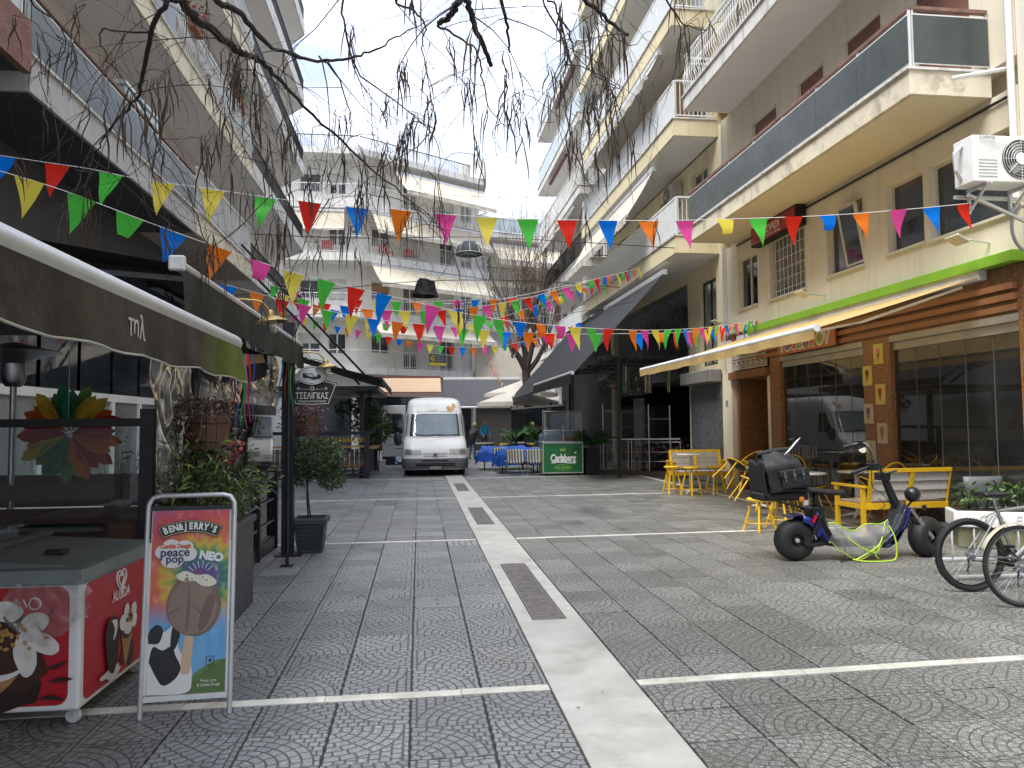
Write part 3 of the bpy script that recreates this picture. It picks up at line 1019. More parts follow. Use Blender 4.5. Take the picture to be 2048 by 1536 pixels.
MB(FR).box(8.62, -9, 18.9, 18.25, .5, 19.1).build('roof', slabwhite, b1)
window(b1, FR, 8.75, 10.36, 4.32, 5.45, 1, fm=alu, pm=pane_m, sill=1)
window(b1, FR, 10.5, 11.4, 4.34, 5.48, 1, fm=alu, sill=1)
window(b1, FR, 12.08, 13.25, 4.33, 5.5, 2, fm=alu, sill=1)
window(b1, FR, 16.2, 17.25, 4.30, 5.52, 2, fm=alu, sill=1)
w = window(b1, FR, 14.06, 15.6, 4.28, 5.62, 1, fm=alu, pm=pbr('patterned_curtain', (.22, .19, .16), .6, var=.5, vs=5), sill=1)
g = MB(FR)
for i in range(9): g.box(14.12 + i * .175, -.03, 4.3, 14.13 + i * .175, -.018, 5.6)
for j in range(6): g.box(14.08, -.016, 4.4 + j * .22, 15.58, -.006, 4.412 + j * .22)
g.build('security_grille', whitem, w)
# tilted sash standing open
g = MB(FR)
g.bar((12.1, -.04, 4.4), (12.1, .13, 5.42), .045); g.bar((12.62, -.04, 4.4), (12.62, .13, 5.42), .045)
g.bar((12.1, -.04, 4.4), (12.62, -.04, 4.4), .045); g.bar((12.1, .13, 5.42), (12.62, .13, 5.42), .045)
osh = g.build('open_sash', alu, b1)
MB(FR).add([(12.12, -.03, 4.42), (12.6, -.03, 4.42), (12.6, .13, 5.4), (12.12, .13, 5.4)], [(0, 1, 2, 3)]).build('pane', pane_m, osh)
for i, (a, c, _, _) in enumerate(ops2):
    window(b1, FR, a, c, 6.36, 8.5, 2, fm=alu, shut=(1.0 if i in (0, 2) else .45), sm=shutterb)
    window(b1, FR, a, c, 9.72, 11.7, 2, fm=alu, shut=.5)
    window(b1, FR, a, c, 12.92, 14.9, 2, fm=alu, shut=.3)
balcony(b1, FR, 9.05, 17.35, 1.2, 5.94, 6.28, 'glass', slabcream, pbr('cream_soffit_paint', (.62, .55, .42), .8, var=.05, vs=.5), rail=railbrown)
balcony(b1, FR, 9.3, 17.5, 1.2, 9.27, 9.6, 'belly', slabwhite, rail=whitem)
balcony(b1, FR, 9.3, 17.5, 1.2, 12.4, 12.7, 'belly', slabwhite, rail=whitem)
balcony(b1, FR, 9.3, 17.5, 1.2, 15.5, 15.8, 'belly', slabwhite, rail=whitem)
for (u_, z_) in ((12.95, 7.6), (15.0, 7.55), (11.0, 7.8)):
    g = MB(FR @ TR(u_, 0, z_)); g.tube([(0, 0, 0), (0, .1, .03), (0, .16, .0)], .012, 6); g.sphere(TR(0, .2, .03), .075, 10, 7)
    g.build('wall_lamp', pbr('dim_bronze', (.12, .09, .07), .5), b1, smooth=True)
# ground floor shop
wall(b1, FR, 8.62, 18.25, 2.98, 3.62, [(15.7, 18.25, 2.0, 3.02)], mosaic, name='fascia')
for k, z in enumerate((3.02, 3.16, 3.30)):
    MB(FR).box(8.75, .004, z, 16.3, .05 + .02 * k, z + .085).build('cladding_board', terra, b1, bevel=.004)
MB(FR).box(8.6, .0, 3.63, 16.42, .19, 3.775).build('green_fascia_strip', pbr('lime_green_sheet', (.22, .45, .03), .4, var=.08, bump=.02, grime=.25), b1, bevel=.006)
def pillar(u0, u1, mat=mosaic, z1=2.98, d0=-.35, d1=.02):
    return MB(FR).box(u0, d0, 0, u1, d1, z1).build('pillar', mat, b1)
pillar(8.3, 8.74); pillar(11.42, 12.18); pillar(15.2, 15.68)
MB(FR).box(17.72, -.3, 0, 18.25, .03, 3.62).build('pillar', cream, b1, bevel=.01)
MB(FR).box(15.72, -1.4, 0, 15.9, -.02, 2.62).build('lobby_wall', cream, b1)
MB(FR).box(17.35, -1.4, 0, 17.5, -.02, 2.62).build('lobby_wall', mosaic, b1)
MB(FR).box(15.7, -1.5, 2.62, 17.7, .12, 2.80).build('door_canopy', mosaic, b1)
MB(FR).box(15.9, -1.5, 0, 17.7, -1.42, 2.62).build('entrance_door', pbr('brown_door', (.12, .06, .04), .5), b1)
# geometric vent bricks over the door
for i in range(7):
    for j in range(2):
        g = MB(FR @ TR(15.85 + i * .26, -.02, 2.84 + j * .27))
        g.box(0, 0, 0, .24, .05, .03); g.box(0, 0, .03, .03, .05, .24); g.box(.21, 0, .03, .24, .05, .24); g.box(.03, 0, .21, .21, .05, .24)
        g.box(.10, 0, .03, .13, .05, .15); g.box(.13, 0, .12, .21, .05, .15); g.box(.03, 0, .16, .10, .05, .18)
        g.build('vent_block', pbr('pale_vent_block', (.5, .47, .4), .7), b1)
MB(FR).box(15.7, -.12, 2.81, 17.72, -.06, 3.4).build('vent_backing', blackm, b1)
# shop glazing: bifold panes with steel head rail
def glazing(u0, u1, z0, z1, n):
    g = MB(FR)
    MB(FR).box(u0, -.12, z1, u1, .03, z1 + .10).build('head_rail', pbr('grey_aluminium', (.36, .35, .33), .4, .5), b1)
    g.box(u0, -.1, z1 - .13, u1, -.02, z1 - .002)
    MB(FR).box(u0, -.1, z0, u1, -.02, z0 + .06).build('sill_rail', MATS['grey_aluminium'], b1)
    gf = g.build('glazing_frame', pbr('grey_aluminium', (.36, .35, .33), .4, .5), b1)
    for i in range(n):
        a, c = u0 + (u1 - u0) * i / n, u0 + (u1 - u0) * (i + 1) / n
        MB(FR).box(a + .004, -.065, z0 + .061, c - .004, -.055, z1 - .131).build('pane', shopglass, gf)
        MB(FR).box(a - .004, -.07, z0 + .061, a + .004, -.05, z1 - .131).build('pane_edge', pbr('pane_edge_grey', (.14, .14, .135), .4), gf)
glazing(8.74, 11.42, .02, 2.88, 5)
glazing(12.18, 15.2, .02, 2.88, 6)
# shop room
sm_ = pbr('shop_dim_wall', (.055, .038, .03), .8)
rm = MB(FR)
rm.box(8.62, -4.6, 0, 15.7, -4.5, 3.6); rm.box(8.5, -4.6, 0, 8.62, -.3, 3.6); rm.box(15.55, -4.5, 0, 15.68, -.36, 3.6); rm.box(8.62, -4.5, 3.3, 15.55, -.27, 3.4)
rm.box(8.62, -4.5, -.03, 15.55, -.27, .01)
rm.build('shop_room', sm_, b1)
pbx = pbr('brown_counter', (.16, .08, .04), .5)
c_ = thing('shop_counter', 'brown counter with cabinets seen dimly behind the ice cream shop glass', 'counter', (9.9, 12.5, 0))
MB(FR).box(9.4, -2.4, 0, 14.6, -1.9, 1.1).build('cabinet', pbx, c_, bevel=.01)
MB(FR).box(9.3, -2.45, 1.1, 14.7, -1.8, 1.15).build('counter_top', palewood, c_)
rr_ = random.Random(11)
for i in range(9):
    MB(FR).box(9.5 + i * .56, -1.895, .15, 9.98 + i * .56, -1.88, .95).build('cabinet_door', pbr('cabinet_front', (.25, .13, .06), .5, rnd=.3), c_)
for i in range(3):
    u_ = (9.1, 12.8, 13.9)[i]
    s_ = thing('display_shelf', ('narrow lit shelf unit with red and blue cartons inside shop glass by planter', 'dark shelf with pale cartons at the far end inside the shop', 'dark shelf with small cartons beside the far shop wall')[i], 'shelf', (9.5, u_, 0))
    MB(FR).box(u_, -1.7, 0, u_ + .7, -1.3, 1.75).build('shelf_body', pbx, s_)
    for k in range(4):
        MB(FR).box(u_ + .05 + .13 * k, -1.3, .8 + .03 * k, u_ + .15 + .13 * k, -1.2, 1.05).build('carton', pbr('carton_%d' % k, ((.5, .03, .05), (.02, .05, .3), (.5, .45, .3), (.3, .05, .2))[k], .5), s_)
for (u_, d_, z_, c, l) in ((13.0, -.7, 2.45, (.45, .02, .10), 'dark pink paper balloon hanging behind the shop glass'), (9.3, -.8, 2.4, (.02, .25, .06), 'green paper lantern hanging behind nearest shop pane'), (9.9, -.9, 2.55, (.4, .03, .03), 'red paper lantern hanging high behind shop glass')):
    t_ = thing('paper_lantern', l, 'decoration', tuple(FR @ Vector((u_, d_, z_))), group='paper lanterns in the shop')
    MB(FR).lathe([(.001, -.22), (.09, -.12), (.15, .0), (.13, .1), (.001, .16)], 14, TR(u_, d_, z_)).build('lantern_body', pbr('lantern' + str(u_), c, .6), t_, smooth=True)
    MB(FR).tube([(u_, d_, z_ + .15), (u_, d_, 3.3)], .004, 4).build('cord', black, t_)
MB(FR).box(10.35, -.9, .02, 11.35, -.55, 2.9).build('inner_pillar', mosaic, b1)
nt_ = thing('paper_notice', 'white paper notices taped inside the shop glass by the tiled pillar', 'notice', tuple(FR @ Vector((11.1, -.5, 1.4))))
MB(FR).box(10.75, -.545, 1.2, 11.15, -.54, 1.55).build('sheet', whitep, nt_)
# framed ice cream cards on the pillar
for i, (du, z_) in enumerate(((.12, 2.55), (.45, 2.2), (.10, 1.87), (.45, 1.55), (.08, 1.22), (.42, .92))):
    card = thing('ice_cream_card', ['yellow ice cream card with pink cone, topmost on tiled pillar', 'yellow card with brown cone, second from top on tiled pillar', 'yellow card with red ice lolly on tiled pillar', 'pale card with purple sundae cup on tiled pillar', 'faded card with tall brown cone on tiled pillar', 'lowest faded card with thin cone on tiled pillar'][i], 'card', tuple(FR @ Vector((11.45 + du, .03, z_))), group='ice cream cards on the pillar')
    u_ = 11.47 + du
    g = MB(FR); g.box(u_, .021, z_, u_ + .26, .035, z_ + .34)
    g.build('card_board', pbr('card_yellow%d' % (i > 2), ((.62, .5, .12), (.5, .43, .28))[i > 2], .5, var=.15), card)
    g = MB(FR)
    g.add([(u_ + .13, .037, z_ + .05), (u_ + .18, .037, z_ + .18), (u_ + .08, .037, z_ + .18)], [(0, 1, 2)])
    g.build('cone_print', pbr('cone_print', (.28, .12, .04), .6), card)
    g = MB(FR); g.disc(TR(u_ + .13, .038, z_ + .225, rx=-PI / 2), .055, 16)
    g.build('scoop_print', pbr('scoop%d' % i, ((.6, .2, .18), (.14, .06, .03), (.5, .03, .04), (.2, .08, .22), (.3, .16, .1), (.4, .3, .2))[i], .6), card)
# name board with separate letters
sg = thing('shop_name_board', 'terracotta shop board with white framed coloured letters under the yellow awning', 'sign', tuple(FR @ Vector((13.8, .1, 3.1))))
MB(FR).box(12.85, .10, 2.99, 15.05, .14, 3.34).build('board', pbr('terracotta_board', (.42, .15, .05), .5, var=.06), sg, bevel=.005)
cols_ = [(.6, .55, .5), (.02, .05, .25), (.5, .02, .12), (.1, .3, .04), (.12, .03, .2), (.55, .08, .02), (.12, .4, .02), (.5, .45, .42)]
for i, ch in enumerate('YOGENIOV'):
    u_ = 14.85 - i * .25
    T = FR @ TR(u_, .146, 3.16, rz=PI)
    text(ch, .34, T, pbr('letter_white', (.72, .70, .66), .5), sg, name='letter', ext=.004, bold=.022)
    text(ch, .30, FR @ TR(u_, .156, 3.16, rz=PI), pbr('letter_%d' % i, cols_[i], .5), sg, name='letter', ext=.003, bold=.004)
# party sign
ps = thing('party_sign', 'dark red sign box with slanted white letters under the glass balcony', 'sign', tuple(FR @ Vector((15.1, .1, 5.6))))
MB(FR).box(13.95, .02, 5.52, 16.0, .22, 5.935).build('sign_box', blackm, ps)
MB(FR).box(14.0, .221, 5.55, 15.95, .235, 5.90).build('sign_face', pbr('sign_red', (.33, .012, .025), .3, var=.08, bump=.02), ps)
text('ΣΥΡΙΖΑ', .21, FR @ TR(14.95, .238, 5.74, rz=PI), pbr('sign_white', (.8, .76, .72), .5), ps, shear=.2, ext=.002, bold=.003, sx=.8)
text('ΠΡΟΟΔΕΥΤΙΚΗ ΣΥΜΜΑΧΙΑ', .055, FR @ TR(14.95, .238, 5.61, rz=PI), pbr('sign_white', (.8, .76, .72), .5), ps)
# pipes on that facade
for (u_, z0_, z1_, r_) in ((18.0, 2.9, 6.0, .03), (17.9, 3.9, 9.2, .02), (8.66, 4.4, 12, .045)):
    p_ = thing('drain_pipe', {18.0: 'thin grey pipe at the far corner of the cream building', 17.9: 'thin white cable duct near the far corner of the cream building', 8.66: 'white rain pipe at the near corner of the cream building'}[u_], 'pipe', tuple(FR @ Vector((u_, .05, z0_))))
    MB(FR).tube([(u_, .05, z0_), (u_, .05, z1_)], r_, 8).build('pipe', whitep if u_ < 9 else galv, p_, smooth=True)
cb = MB(FR); cb.tube([(8.7, .03, 5.83), (17.2, .03, 5.86)], .02, 6)
tag(cb.build('wall_cable', black), 'black cable clipped along the wall under the glass balcony', 'cable')
g = MB(FR); g.tube([(8.75, .05, 6.2), (8.78, .8, 6.05)], .03, 8)
tag(g.build('overflow_pipe', whitep, smooth=True), 'short white overflow pipe beside the near corner of glass balcony', 'pipe')
# yellow awning
yl = cloth('yellow_canvas', (.70, .50, .22), .35, .75, .06, .15, wrinkle=9, grime=.25, gcol=(.4, .26, .1))
awn('shop_awning', 'pale yellow fabric awning with white front bar over the ice cream shop', FR, 9.25, 17.1, .1, 3.56, 2.5, 2.83, yl, val=.15, bar=whitem, barR=.05, wave=.006)
# floodlights
for (u_, z_) in ((9.2, 4.0), (13.35, 3.98), (17.5, 4.0)):
    f_ = thing('floodlight', {9.2: 'slim floodlight on arm at near end above the green strip', 13.35: 'slim floodlight on arm in the middle above the green strip', 17.5: 'boxy floodlight at far end of the green strip'}[u_], 'floodlight', tuple(FR @ Vector((u_, 0, z_))), group='floodlights above the shop')
    MB(FR).tube([(u_, .0, z_), (u_, .35, z_ + .04)], .015, 6).build('arm', galv, f_)
    MB(FR).bx(TR(u_, .48, z_ + .03, rx=.5), .26, .2, .035).build('lamp_head', pbr('lamp_glass', (.5, .47, .36), .3), f_, bevel=.008)
# next house on the near right
b0 = thing('apartment_building', 'cream building edge with white pipe at the right border of view', 'building', (7.9, 3, 0))
wall(b0, FR, -8, 8.6, 0, 18, [(a, a + 1.4, z, z + 1.5) for a in (-5, -1, 3) for z in (4.2, 7.4, 10.5)] + [(-6, 7.5, .1, 2.9)], cream2)
rooms(b0, FR, -8, 8.6, 0, 18, 8, cream2, d=-.4)
for a in (-5, -1, 3):
    for z in (4.2, 7.4, 10.5): window(b0, FR, a, a + 1.4, z, z + 1.5, 2, fm=whitem)
MB(FR).box(-6, -.2, .1, 7.5, -.15, 2.9).build('shop_window', pane_m, b0)
a1 = ac_unit(frameP((5.63, 8.25), (8.03, 8.25)), 1.3, .0, 4.40, 'white outdoor fan unit on bracket at the right border above the green strip', .92, .56, .32)
text('Tosliop', .07, Matrix.Translation((6.64, 8.25 - .345, 4.93)), pbr('grey_print', (.2, .22, .25), .6), a1)
g = MB(); g.bar((6.5, 8.3, 4.32), (7.72, 8.3, 4.32), .04); g.bar((6.6, 8.2, 4.32), (7.72, 8.25, 3.9), .035); g.tube([(6.46, 8.1, 4.88), (6.36, 8.1, 4.78), (6.38, 8.1, 4.58), (6.5, 8.15, 4.45)], .025, 6)
g.build('wall_frame', galv, a1)
g = MB(); g.torus(TR(7.45, 8.3, 3.95, rx=PI / 2, rz=.3), .28, .02, 24, 6); g.tube([(7.5, 8.35, 3.7), (7.55, 8.4, 3.5), (7.65, 8.5, 3.4)], .02, 6)
tag(g.build('coiled_conduit', pbr('grey_conduit', (.3, .3, .29), .5)), 'coil of grey conduit hanging below the fan unit at right border', 'cable')

# ---- cream house with black awning
b2 = thing('apartment_building', 'yellow cream apartment building with ribbed balconies above the black awning bar', 'building', (7.7, 24, 0))
wz = [(6.35, 8.93), (9.45, 11.87), (12.3, 14.9), (15.3, 17.9), (18.3, 20.8)]
wops = [(19.0, 20.2, .0, 2.2), (21.6, 23.0, 0, 2.2), (24.4, 25.6, 0, 2.2), (26.8, 28.2, 0, 2.2)]
ochre = pbr('ochre_plaster', (.56, .42, .24), .8, var=.06, vs=.7, grime=.3)
for i, (a, c) in enumerate(wz):
    wall(b2, FR, 18.27, 29.5, a - .45 if i else 5.9, c, [(p, q, a + r_, a + s_) for p, q, r_, s_ in wops], ochre if i % 2 else yellowcream)
    for k, (p, q, r_, s_) in enumerate(wops):
        window(b2, FR, p, q, a + r_ + .02, a + s_, 2, fm=alu, shut=(0, .5, 1, .3, .7)[(i + k) % 5], sm=shutterb if i % 2 else shutterw)
rooms(b2, FR, 18.27, 29.5, 3.0, 21, 9, yellowcream)
MB(FR).box(18.27, -9, 21, 29.5, 1.0, 21.25).build('roof', slabwhite, b2)
for i, z in enumerate((5.92, 8.98, 11.9, 14.95, 18.0)):
    balcony(b2, FR, 18.32, 29.3, 1.17, z, z + .45, 'ribbed', yellowcream, lip=True, rail=whitem, sof=pbr('soffit_white', (.70, .69, .66), .8, var=.04, vs=.5))
# ground and mezzanine floors of the bar
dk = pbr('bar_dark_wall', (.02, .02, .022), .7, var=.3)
wall(b2, FR, 18.27, 29.5, 0, 5.9, [(18.6, 19.75, 3.1, 5.4), (20.7, 29.0, 0, 5.6)], yellowcream)
window(b2, FR, 18.6, 19.75, 3.1, 5.4, 2, fm=black, pm=curtainp, fw=.05)
stonem = pbr('dark_speckled_stone', (.10, .105, .11), .35, var=.5, vs=9, bump=.05)
for i in range(3):
    for j in range(3):
        MB(FR).box(18.35 + i * .72, .004, .02 + j * .86, 18.35 + i * .72 + .715, .04, .02 + j * .86 + .855).build('stone_panel', stonem, b2)
g = MB(FR)
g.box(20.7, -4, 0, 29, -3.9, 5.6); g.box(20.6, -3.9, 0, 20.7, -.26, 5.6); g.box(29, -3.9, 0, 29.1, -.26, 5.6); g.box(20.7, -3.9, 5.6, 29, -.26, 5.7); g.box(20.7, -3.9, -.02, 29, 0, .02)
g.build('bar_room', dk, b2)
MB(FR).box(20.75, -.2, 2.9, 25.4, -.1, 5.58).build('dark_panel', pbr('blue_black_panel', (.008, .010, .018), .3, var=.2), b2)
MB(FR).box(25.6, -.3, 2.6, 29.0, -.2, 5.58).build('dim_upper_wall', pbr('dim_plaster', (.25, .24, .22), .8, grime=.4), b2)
MB(FR).box(18.3, .03, 2.62, 20.5, .35, 2.95).build('door_hood', pbr('ribbed_hood', (.2, .19, .18), .7), b2, bevel=.02)
g = MB(FR)
for i in range(22): g.box(26.6 , -.5, .3 + i * .1, 27.9, -.44, .385 + i * .1)
g.build('roller_shutter', pbr('beige_roller_shutter', (.36, .34, .3), .5), b2)
# black awnings
gcan = cloth('grey_black_canvas', (.030, .031, .037), .05, .6, .12, .2, wrinkle=5)
bcan = cloth('black_canvas', (.02, .02, .022), .04, .65, .2, .2, wrinkle=5)
awn('bar_awning', 'long steep charcoal awning over the bar terrace, nearer one', FR, 19.3, 25.8, 1.15, 5.62, 3.7, 2.92, gcan, val=.3, vmat=bcan, bar=galv, arms=True, wave=.012, barR=.05, group='black bar awnings')
awn('bar_awning', 'long steep charcoal awning over the bar terrace, farther one beside the bare tree', FR, 26.0, 32.8, 1.15, 5.55, 3.7, 2.7, gcan, val=.3, vmat=bcan, bar=black, arms=False, wave=.012, barR=.05, group='black bar awnings')
whiteaw = cloth('white_awning_cloth', (.72, .68, .6), .3, .7, .05, .15, grime=.3, gcol=(.4, .36, .3))
awn('balcony_awning', 'drooping white scalloped awning under second cream balcony', FR, 20.2, 28.8, 1.1, 8.75, 1.9, 7.4, whiteaw, val=.25, scallop=True, arms=True, barR=.04, group='white balcony awnings')
awn('balcony_awning', 'rolled white scalloped awning under third cream balcony', FR, 19.4, 28.8, 1.15, 11.72, 1.55, 11.0, whiteaw, val=.25, scallop=True, arms=False, barR=.07, group='white balcony awnings')
ac_unit(FR, 21.3, .02, 8.05, 'grey outdoor fan unit on ochre wall under second cream balcony', .85, .6, .3, dirty=True)
ac_unit(FR, 29.0, .05, 3.3, 'boxy fan unit on wall beside the black awning arm', 1.3, .95, .45, dirty=True)
for (u_, z_) in ((22.2, 10.6), (20.0, 13.4)):
    g = MB(FR @ TR(u_, 0, z_)); g.tube([(0, 0, 0), (0, .15, .05)], .015, 6); g.sphere(TR(0, .22, 0), .09, 10, 7); g.build('wall_lamp', black, b2)

# ---- pale grey house beyond
b3 = thing('apartment_building', 'pale grey apartment building with stepped blue glass balconies beyond the cream one', 'building', (7.7, 35, 0))
MB(FR).box(29.56, -.24, 0, 40, .02, 4.94).build('dark_cladding', dk, b3)  # added near-black cladding sheet that darkens the ground floor below the awning
wall(b3, FR, 29.55, 40, 4.95, 20, [(p, p + 1.3, z, z + 2.1) for p in (30.6, 33, 36, 38.2) for z in (5.4, 8.4, 11.4, 14.4, 17.4)], whitewall)
for i, z in enumerate((5.4, 8.4, 11.4, 14.4, 17.4)):
    for k, p in enumerate((30.6, 33, 36, 38.2)): window(b3, FR, p, p + 1.3, z + .02, z + 2.1, 2, fm=whitem, shut=(.9, .3, .6, 0)[(i + k) % 4], sm=shutterw)
rooms(b3, FR, 29.55, 40, 0, 20, 9, whitewall)
for i, z in enumerate((4.95, 7.95, 10.95, 14.0, 17.0)):
    balcony(b3, FR, 29.6, 40, 1.2, z, z + .36, ('ribbed', 'blackbars', 'bars', 'fullglass', 'fullglass')[i], slabwhite, rail=None)
for (u_, z_, c) in ((33.0, 13.6, (.12, .05, .04)), (31.0, 16.7, (.12, .05, .04))):
    a_ = thing('rolled_awning', 'brown rolled awning under the ' + ('fourth' if z_ < 15 else 'topmost') + ' pale grey balcony', 'awning', tuple(FR @ Vector((u_, 1.1, z_))))
    MB(FR).tube([(u_, 1.05, z_ + .15), (u_ + 4, 1.05, z_ + .15)], .09, 10).build('roll', pbr('brown_roll', c, .6), a_)
    g = MB(FR)
    for q in (u_ + .5, u_ + 3.5): g.bar((q, .95, z_ + .4), (q, 1.1, z_ + .1), .06)
    g.build('bracket', black, a_)
awn('balcony_awning', 'dirty white awning hanging under the third pale grey balcony', FR, 31, 38, 1.1, 10.8, 2.0, 9.7, whiteaw, val=.25, scallop=True, arms=True, group='white balcony awnings')
# ================================================================ LEFT SIDE
FL = frameX(-6.0, 1)
l0 = thing('apartment_building', 'building with rough pink brown balcony front at the upper left border', 'building', (-6, 3, 0))
wall(l0, FL, -8, 9.7, 0, 18, [(-5, 9, .1, 3.0)] + [(a, a + 1.3, z, z + 2) for a in (-4, 0, 4, 7.3) for z in (6.4, 9.4, 12.5)], greywall)
MB(FL).box(-5, -.2, .1, 9, -.15, 3).build('shop_window', pane_m, l0)
for a in (-4, 0, 4, 7.3):
    for z in (6.4, 9.4, 12.5): window(l0, FL, a, a + 1.3, z, z + 2, 2)
rooms(l0, FL, -8, 9.7, 0, 18, 9, greywall, d=-.4)
pinkp = pbr('rough_pink_render', (.23, .12, .10), .9, var=.2, vs=6, bump=1.0, bs_scale=26, bd=.02)
for z in (5.95, 8.95, 12.0):
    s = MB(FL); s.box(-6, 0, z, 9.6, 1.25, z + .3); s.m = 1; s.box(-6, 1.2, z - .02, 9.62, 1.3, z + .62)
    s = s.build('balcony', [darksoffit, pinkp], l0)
    railing(s, FL, (-6, 1.2), (9.55, 1.2), z + .62, 'fullglass', None, .75)
# near left block
l1 = thing('apartment_building', 'grey and cream apartment building with smoked glass balcony fronts on left', 'building', (-6, 16, 0))
lz = [5.85, 8.82, 11.9, 14.95, 18.0]
lo = [(10.6, 12.0), (13.4, 14.8), (16.6, 17.8), (19.4, 20.8)]
for i, z in enumerate(lz):
    wall(l1, FL, 9.75, 22.2, z, lz[i + 1] if i < 4 else 20.9, [(p, q, z + .45, z + 2.55) for p, q in lo], pbr('mauve_grey_plaster', (.56, .51, .48), .8, var=.06, vs=.7, grime=.35) if i < 2 else cream2)
    for k, (p, q) in enumerate(lo): window(l1, FL, p, q, z + .47, z + 2.55, 2, fm=alu, shut=(.2, 1, .6, .4)[(i + k) % 4], sm=shutterb)
wall(l1, FL, 9.75, 22.2, 0, 5.85, [(9.9, 21.8, .05, 3.3)], pbr('dark_fascia', (.06, .06, .065), .7))
rooms(l1, FL, 9.75, 22.2, 3.4, 21, 9, cream2)
g = MB(FL)
for k in range(9):
    u_ = 9.9 + k * 1.45
    g.box(u_, -.12, .05, u_ + .14, -.02, 2.1)
g.box(9.9, -.11, 2.1, 21.8, -.03, 2.25); g.box(9.9, -.11, .05, 21.8, -.03, .5)
sfz = g.build('shop_front', whitep, l1)
for k in range(8):
    u_ = 10.04 + k * 1.45
    MB(FL).box(u_, -.08, .5, u_ + 1.31, -.07, 2.1).build('pane', pbr('pale_backed_glass', (.20, .21, .20), .3, var=.5, vs=1.1), sfz)
    MB(FL).box(u_, -.08, 2.25, u_ + 1.31, -.07, 3.3).build('pane', pane_m, sfz)
MB(FL).box(9.75, -3, 0, 22.2, -2.9, 3.4).build('room_wall', blackm, l1)
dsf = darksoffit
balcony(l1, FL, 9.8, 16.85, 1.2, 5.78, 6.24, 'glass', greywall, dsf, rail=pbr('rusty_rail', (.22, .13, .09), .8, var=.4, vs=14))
balcony(l1, FL, 16.9, 22.3, 1.2, 5.80, 6.28, 'bars', slabcream, pbr('soffit_taupe', (.42, .37, .33), .8, var=.05, vs=.5), rail=whitem, ends=(0, 1))
for i, z in enumerate(lz[1:]):
    balcony(l1, FL, 9.8, 22.3, 1.2, z, z + .46, 'glass', slabcream, soffitg, segs=[(9.8, 15.4, 'glass'), (15.45, 22.3, 'belly')], rail=None)
MB(FL).box(9.7, -9, 21, 22.2, 1, 21.2).build('roof', slabwhite, l1)
cbn = thing('balcony_cabinet', 'white storage cabinet standing on the first left balcony', 'cabinet', (-5.3, 13.9, 6.28))
g = MB(FL); g.box(13.2, .45, 6.29, 14.9, 1.05, 7.42); g.box(13.15, .4, 7.421, 14.95, 1.08, 7.5)
g.build('cabinet_body', bluepanel, cbn, bevel=.01)
g = MB(FL)
for k in range(5): g.box(13.3 + k * .33, 1.051, 6.4, 13.3 + k * .33 + .28, 1.062, 7.35)
g.build('cabinet_door', bluepanel, cbn)
for (u_, z_, l) in ((11.9, 8.0, 'round lamp on the mauve wall over the nearest left balcony'), (15.6, 7.9, 'round lamp on the wall beside white cabinet of left balcony')):
    t_ = thing('wall_lamp', l, 'lamp', tuple(FL @ Vector((u_, 0, z_))), group='wall lamps over the left balcony')
    g = MB(FL @ TR(u_, 0, z_)); g.tube([(0, 0, 0), (0, .14, .05)], .018, 6); g.build('bracket', black, t_)
    g = MB(FL @ TR(u_, 0, z_)); g.lathe([(.03, .08), (.11, 0), (.13, -.06), (.1, -.05)], 14, TR(0, .2, .02)); g.build('lamp_shade', pbr('dull_tan', (.3, .25, .17), .6), t_, smooth=True)
# far left white block
l2 = thing('apartment_building', 'white apartment building with black railings and angled balcony ends on the left', 'building', (-6, 27, 0))
wall(l2, FL, 22.25, 34, 0, 20, [(a, a + 1.4, z, z + 2.1) for a in (23.4, 26.2, 29.5) for z in (6.4, 9.3, 12.4, 15.5)], whitewall)
for i, z in enumerate((6.4, 9.3, 12.4, 15.5)):
    for k, a in enumerate((23.4, 26.2, 29.5)): window(l2, FL, a, a + 1.4, z + .02, z + 2.1, 2, shut=(.4, .8, .1)[(i + k) % 3], sm=shutterw)
rooms(l2, FL, 22.25, 34, 0, 20.2, 9, whitewall)
for i, z in enumerate((5.8, 8.85, 12.1, 15.1, 18.2)):
    g = MB(FL)
    P = [(22.35, 0), (22.35, 1.2), (32, 1.2), (33.6, 0)]
    for dz, mi in ((0, 0), (.02, 0)):
        pass
    g.add([(u, d, z) for u, d in P] + [(u, d, z + .5) for u, d in P], [(0, 1, 2, 3), (7, 6, 5, 4), (0, 4, 5, 1), (1, 5, 6, 2), (2, 6, 7, 3)])
    g.m = 1
    g.add([(22.4, .02, z - .004), (22.4, 1.14, z - .004), (31.96, 1.14, z - .004), (33.4, .02, z - .004)], [(0, 1, 2, 3)])
    s = g.build('balcony', [slabwhite, soffitg], l2)
    railing(s, FL, (22.4, 1.15), (31.9, 1.15), z + .5, 'blackbars', None, .62)
    railing(s, FL, (22.4, .02), (22.4, 1.1), z + .5, 'blackbars', None, .62)
    railing(s, FL, (32.0, 1.15), (33.5, .05), z + .5, 'blackbars', None, .62)
ac_unit(FL, 23.6, .02, 7.55, 'dark fan unit under the second balcony of the white left building', .8, .6, .3, dirty=True)
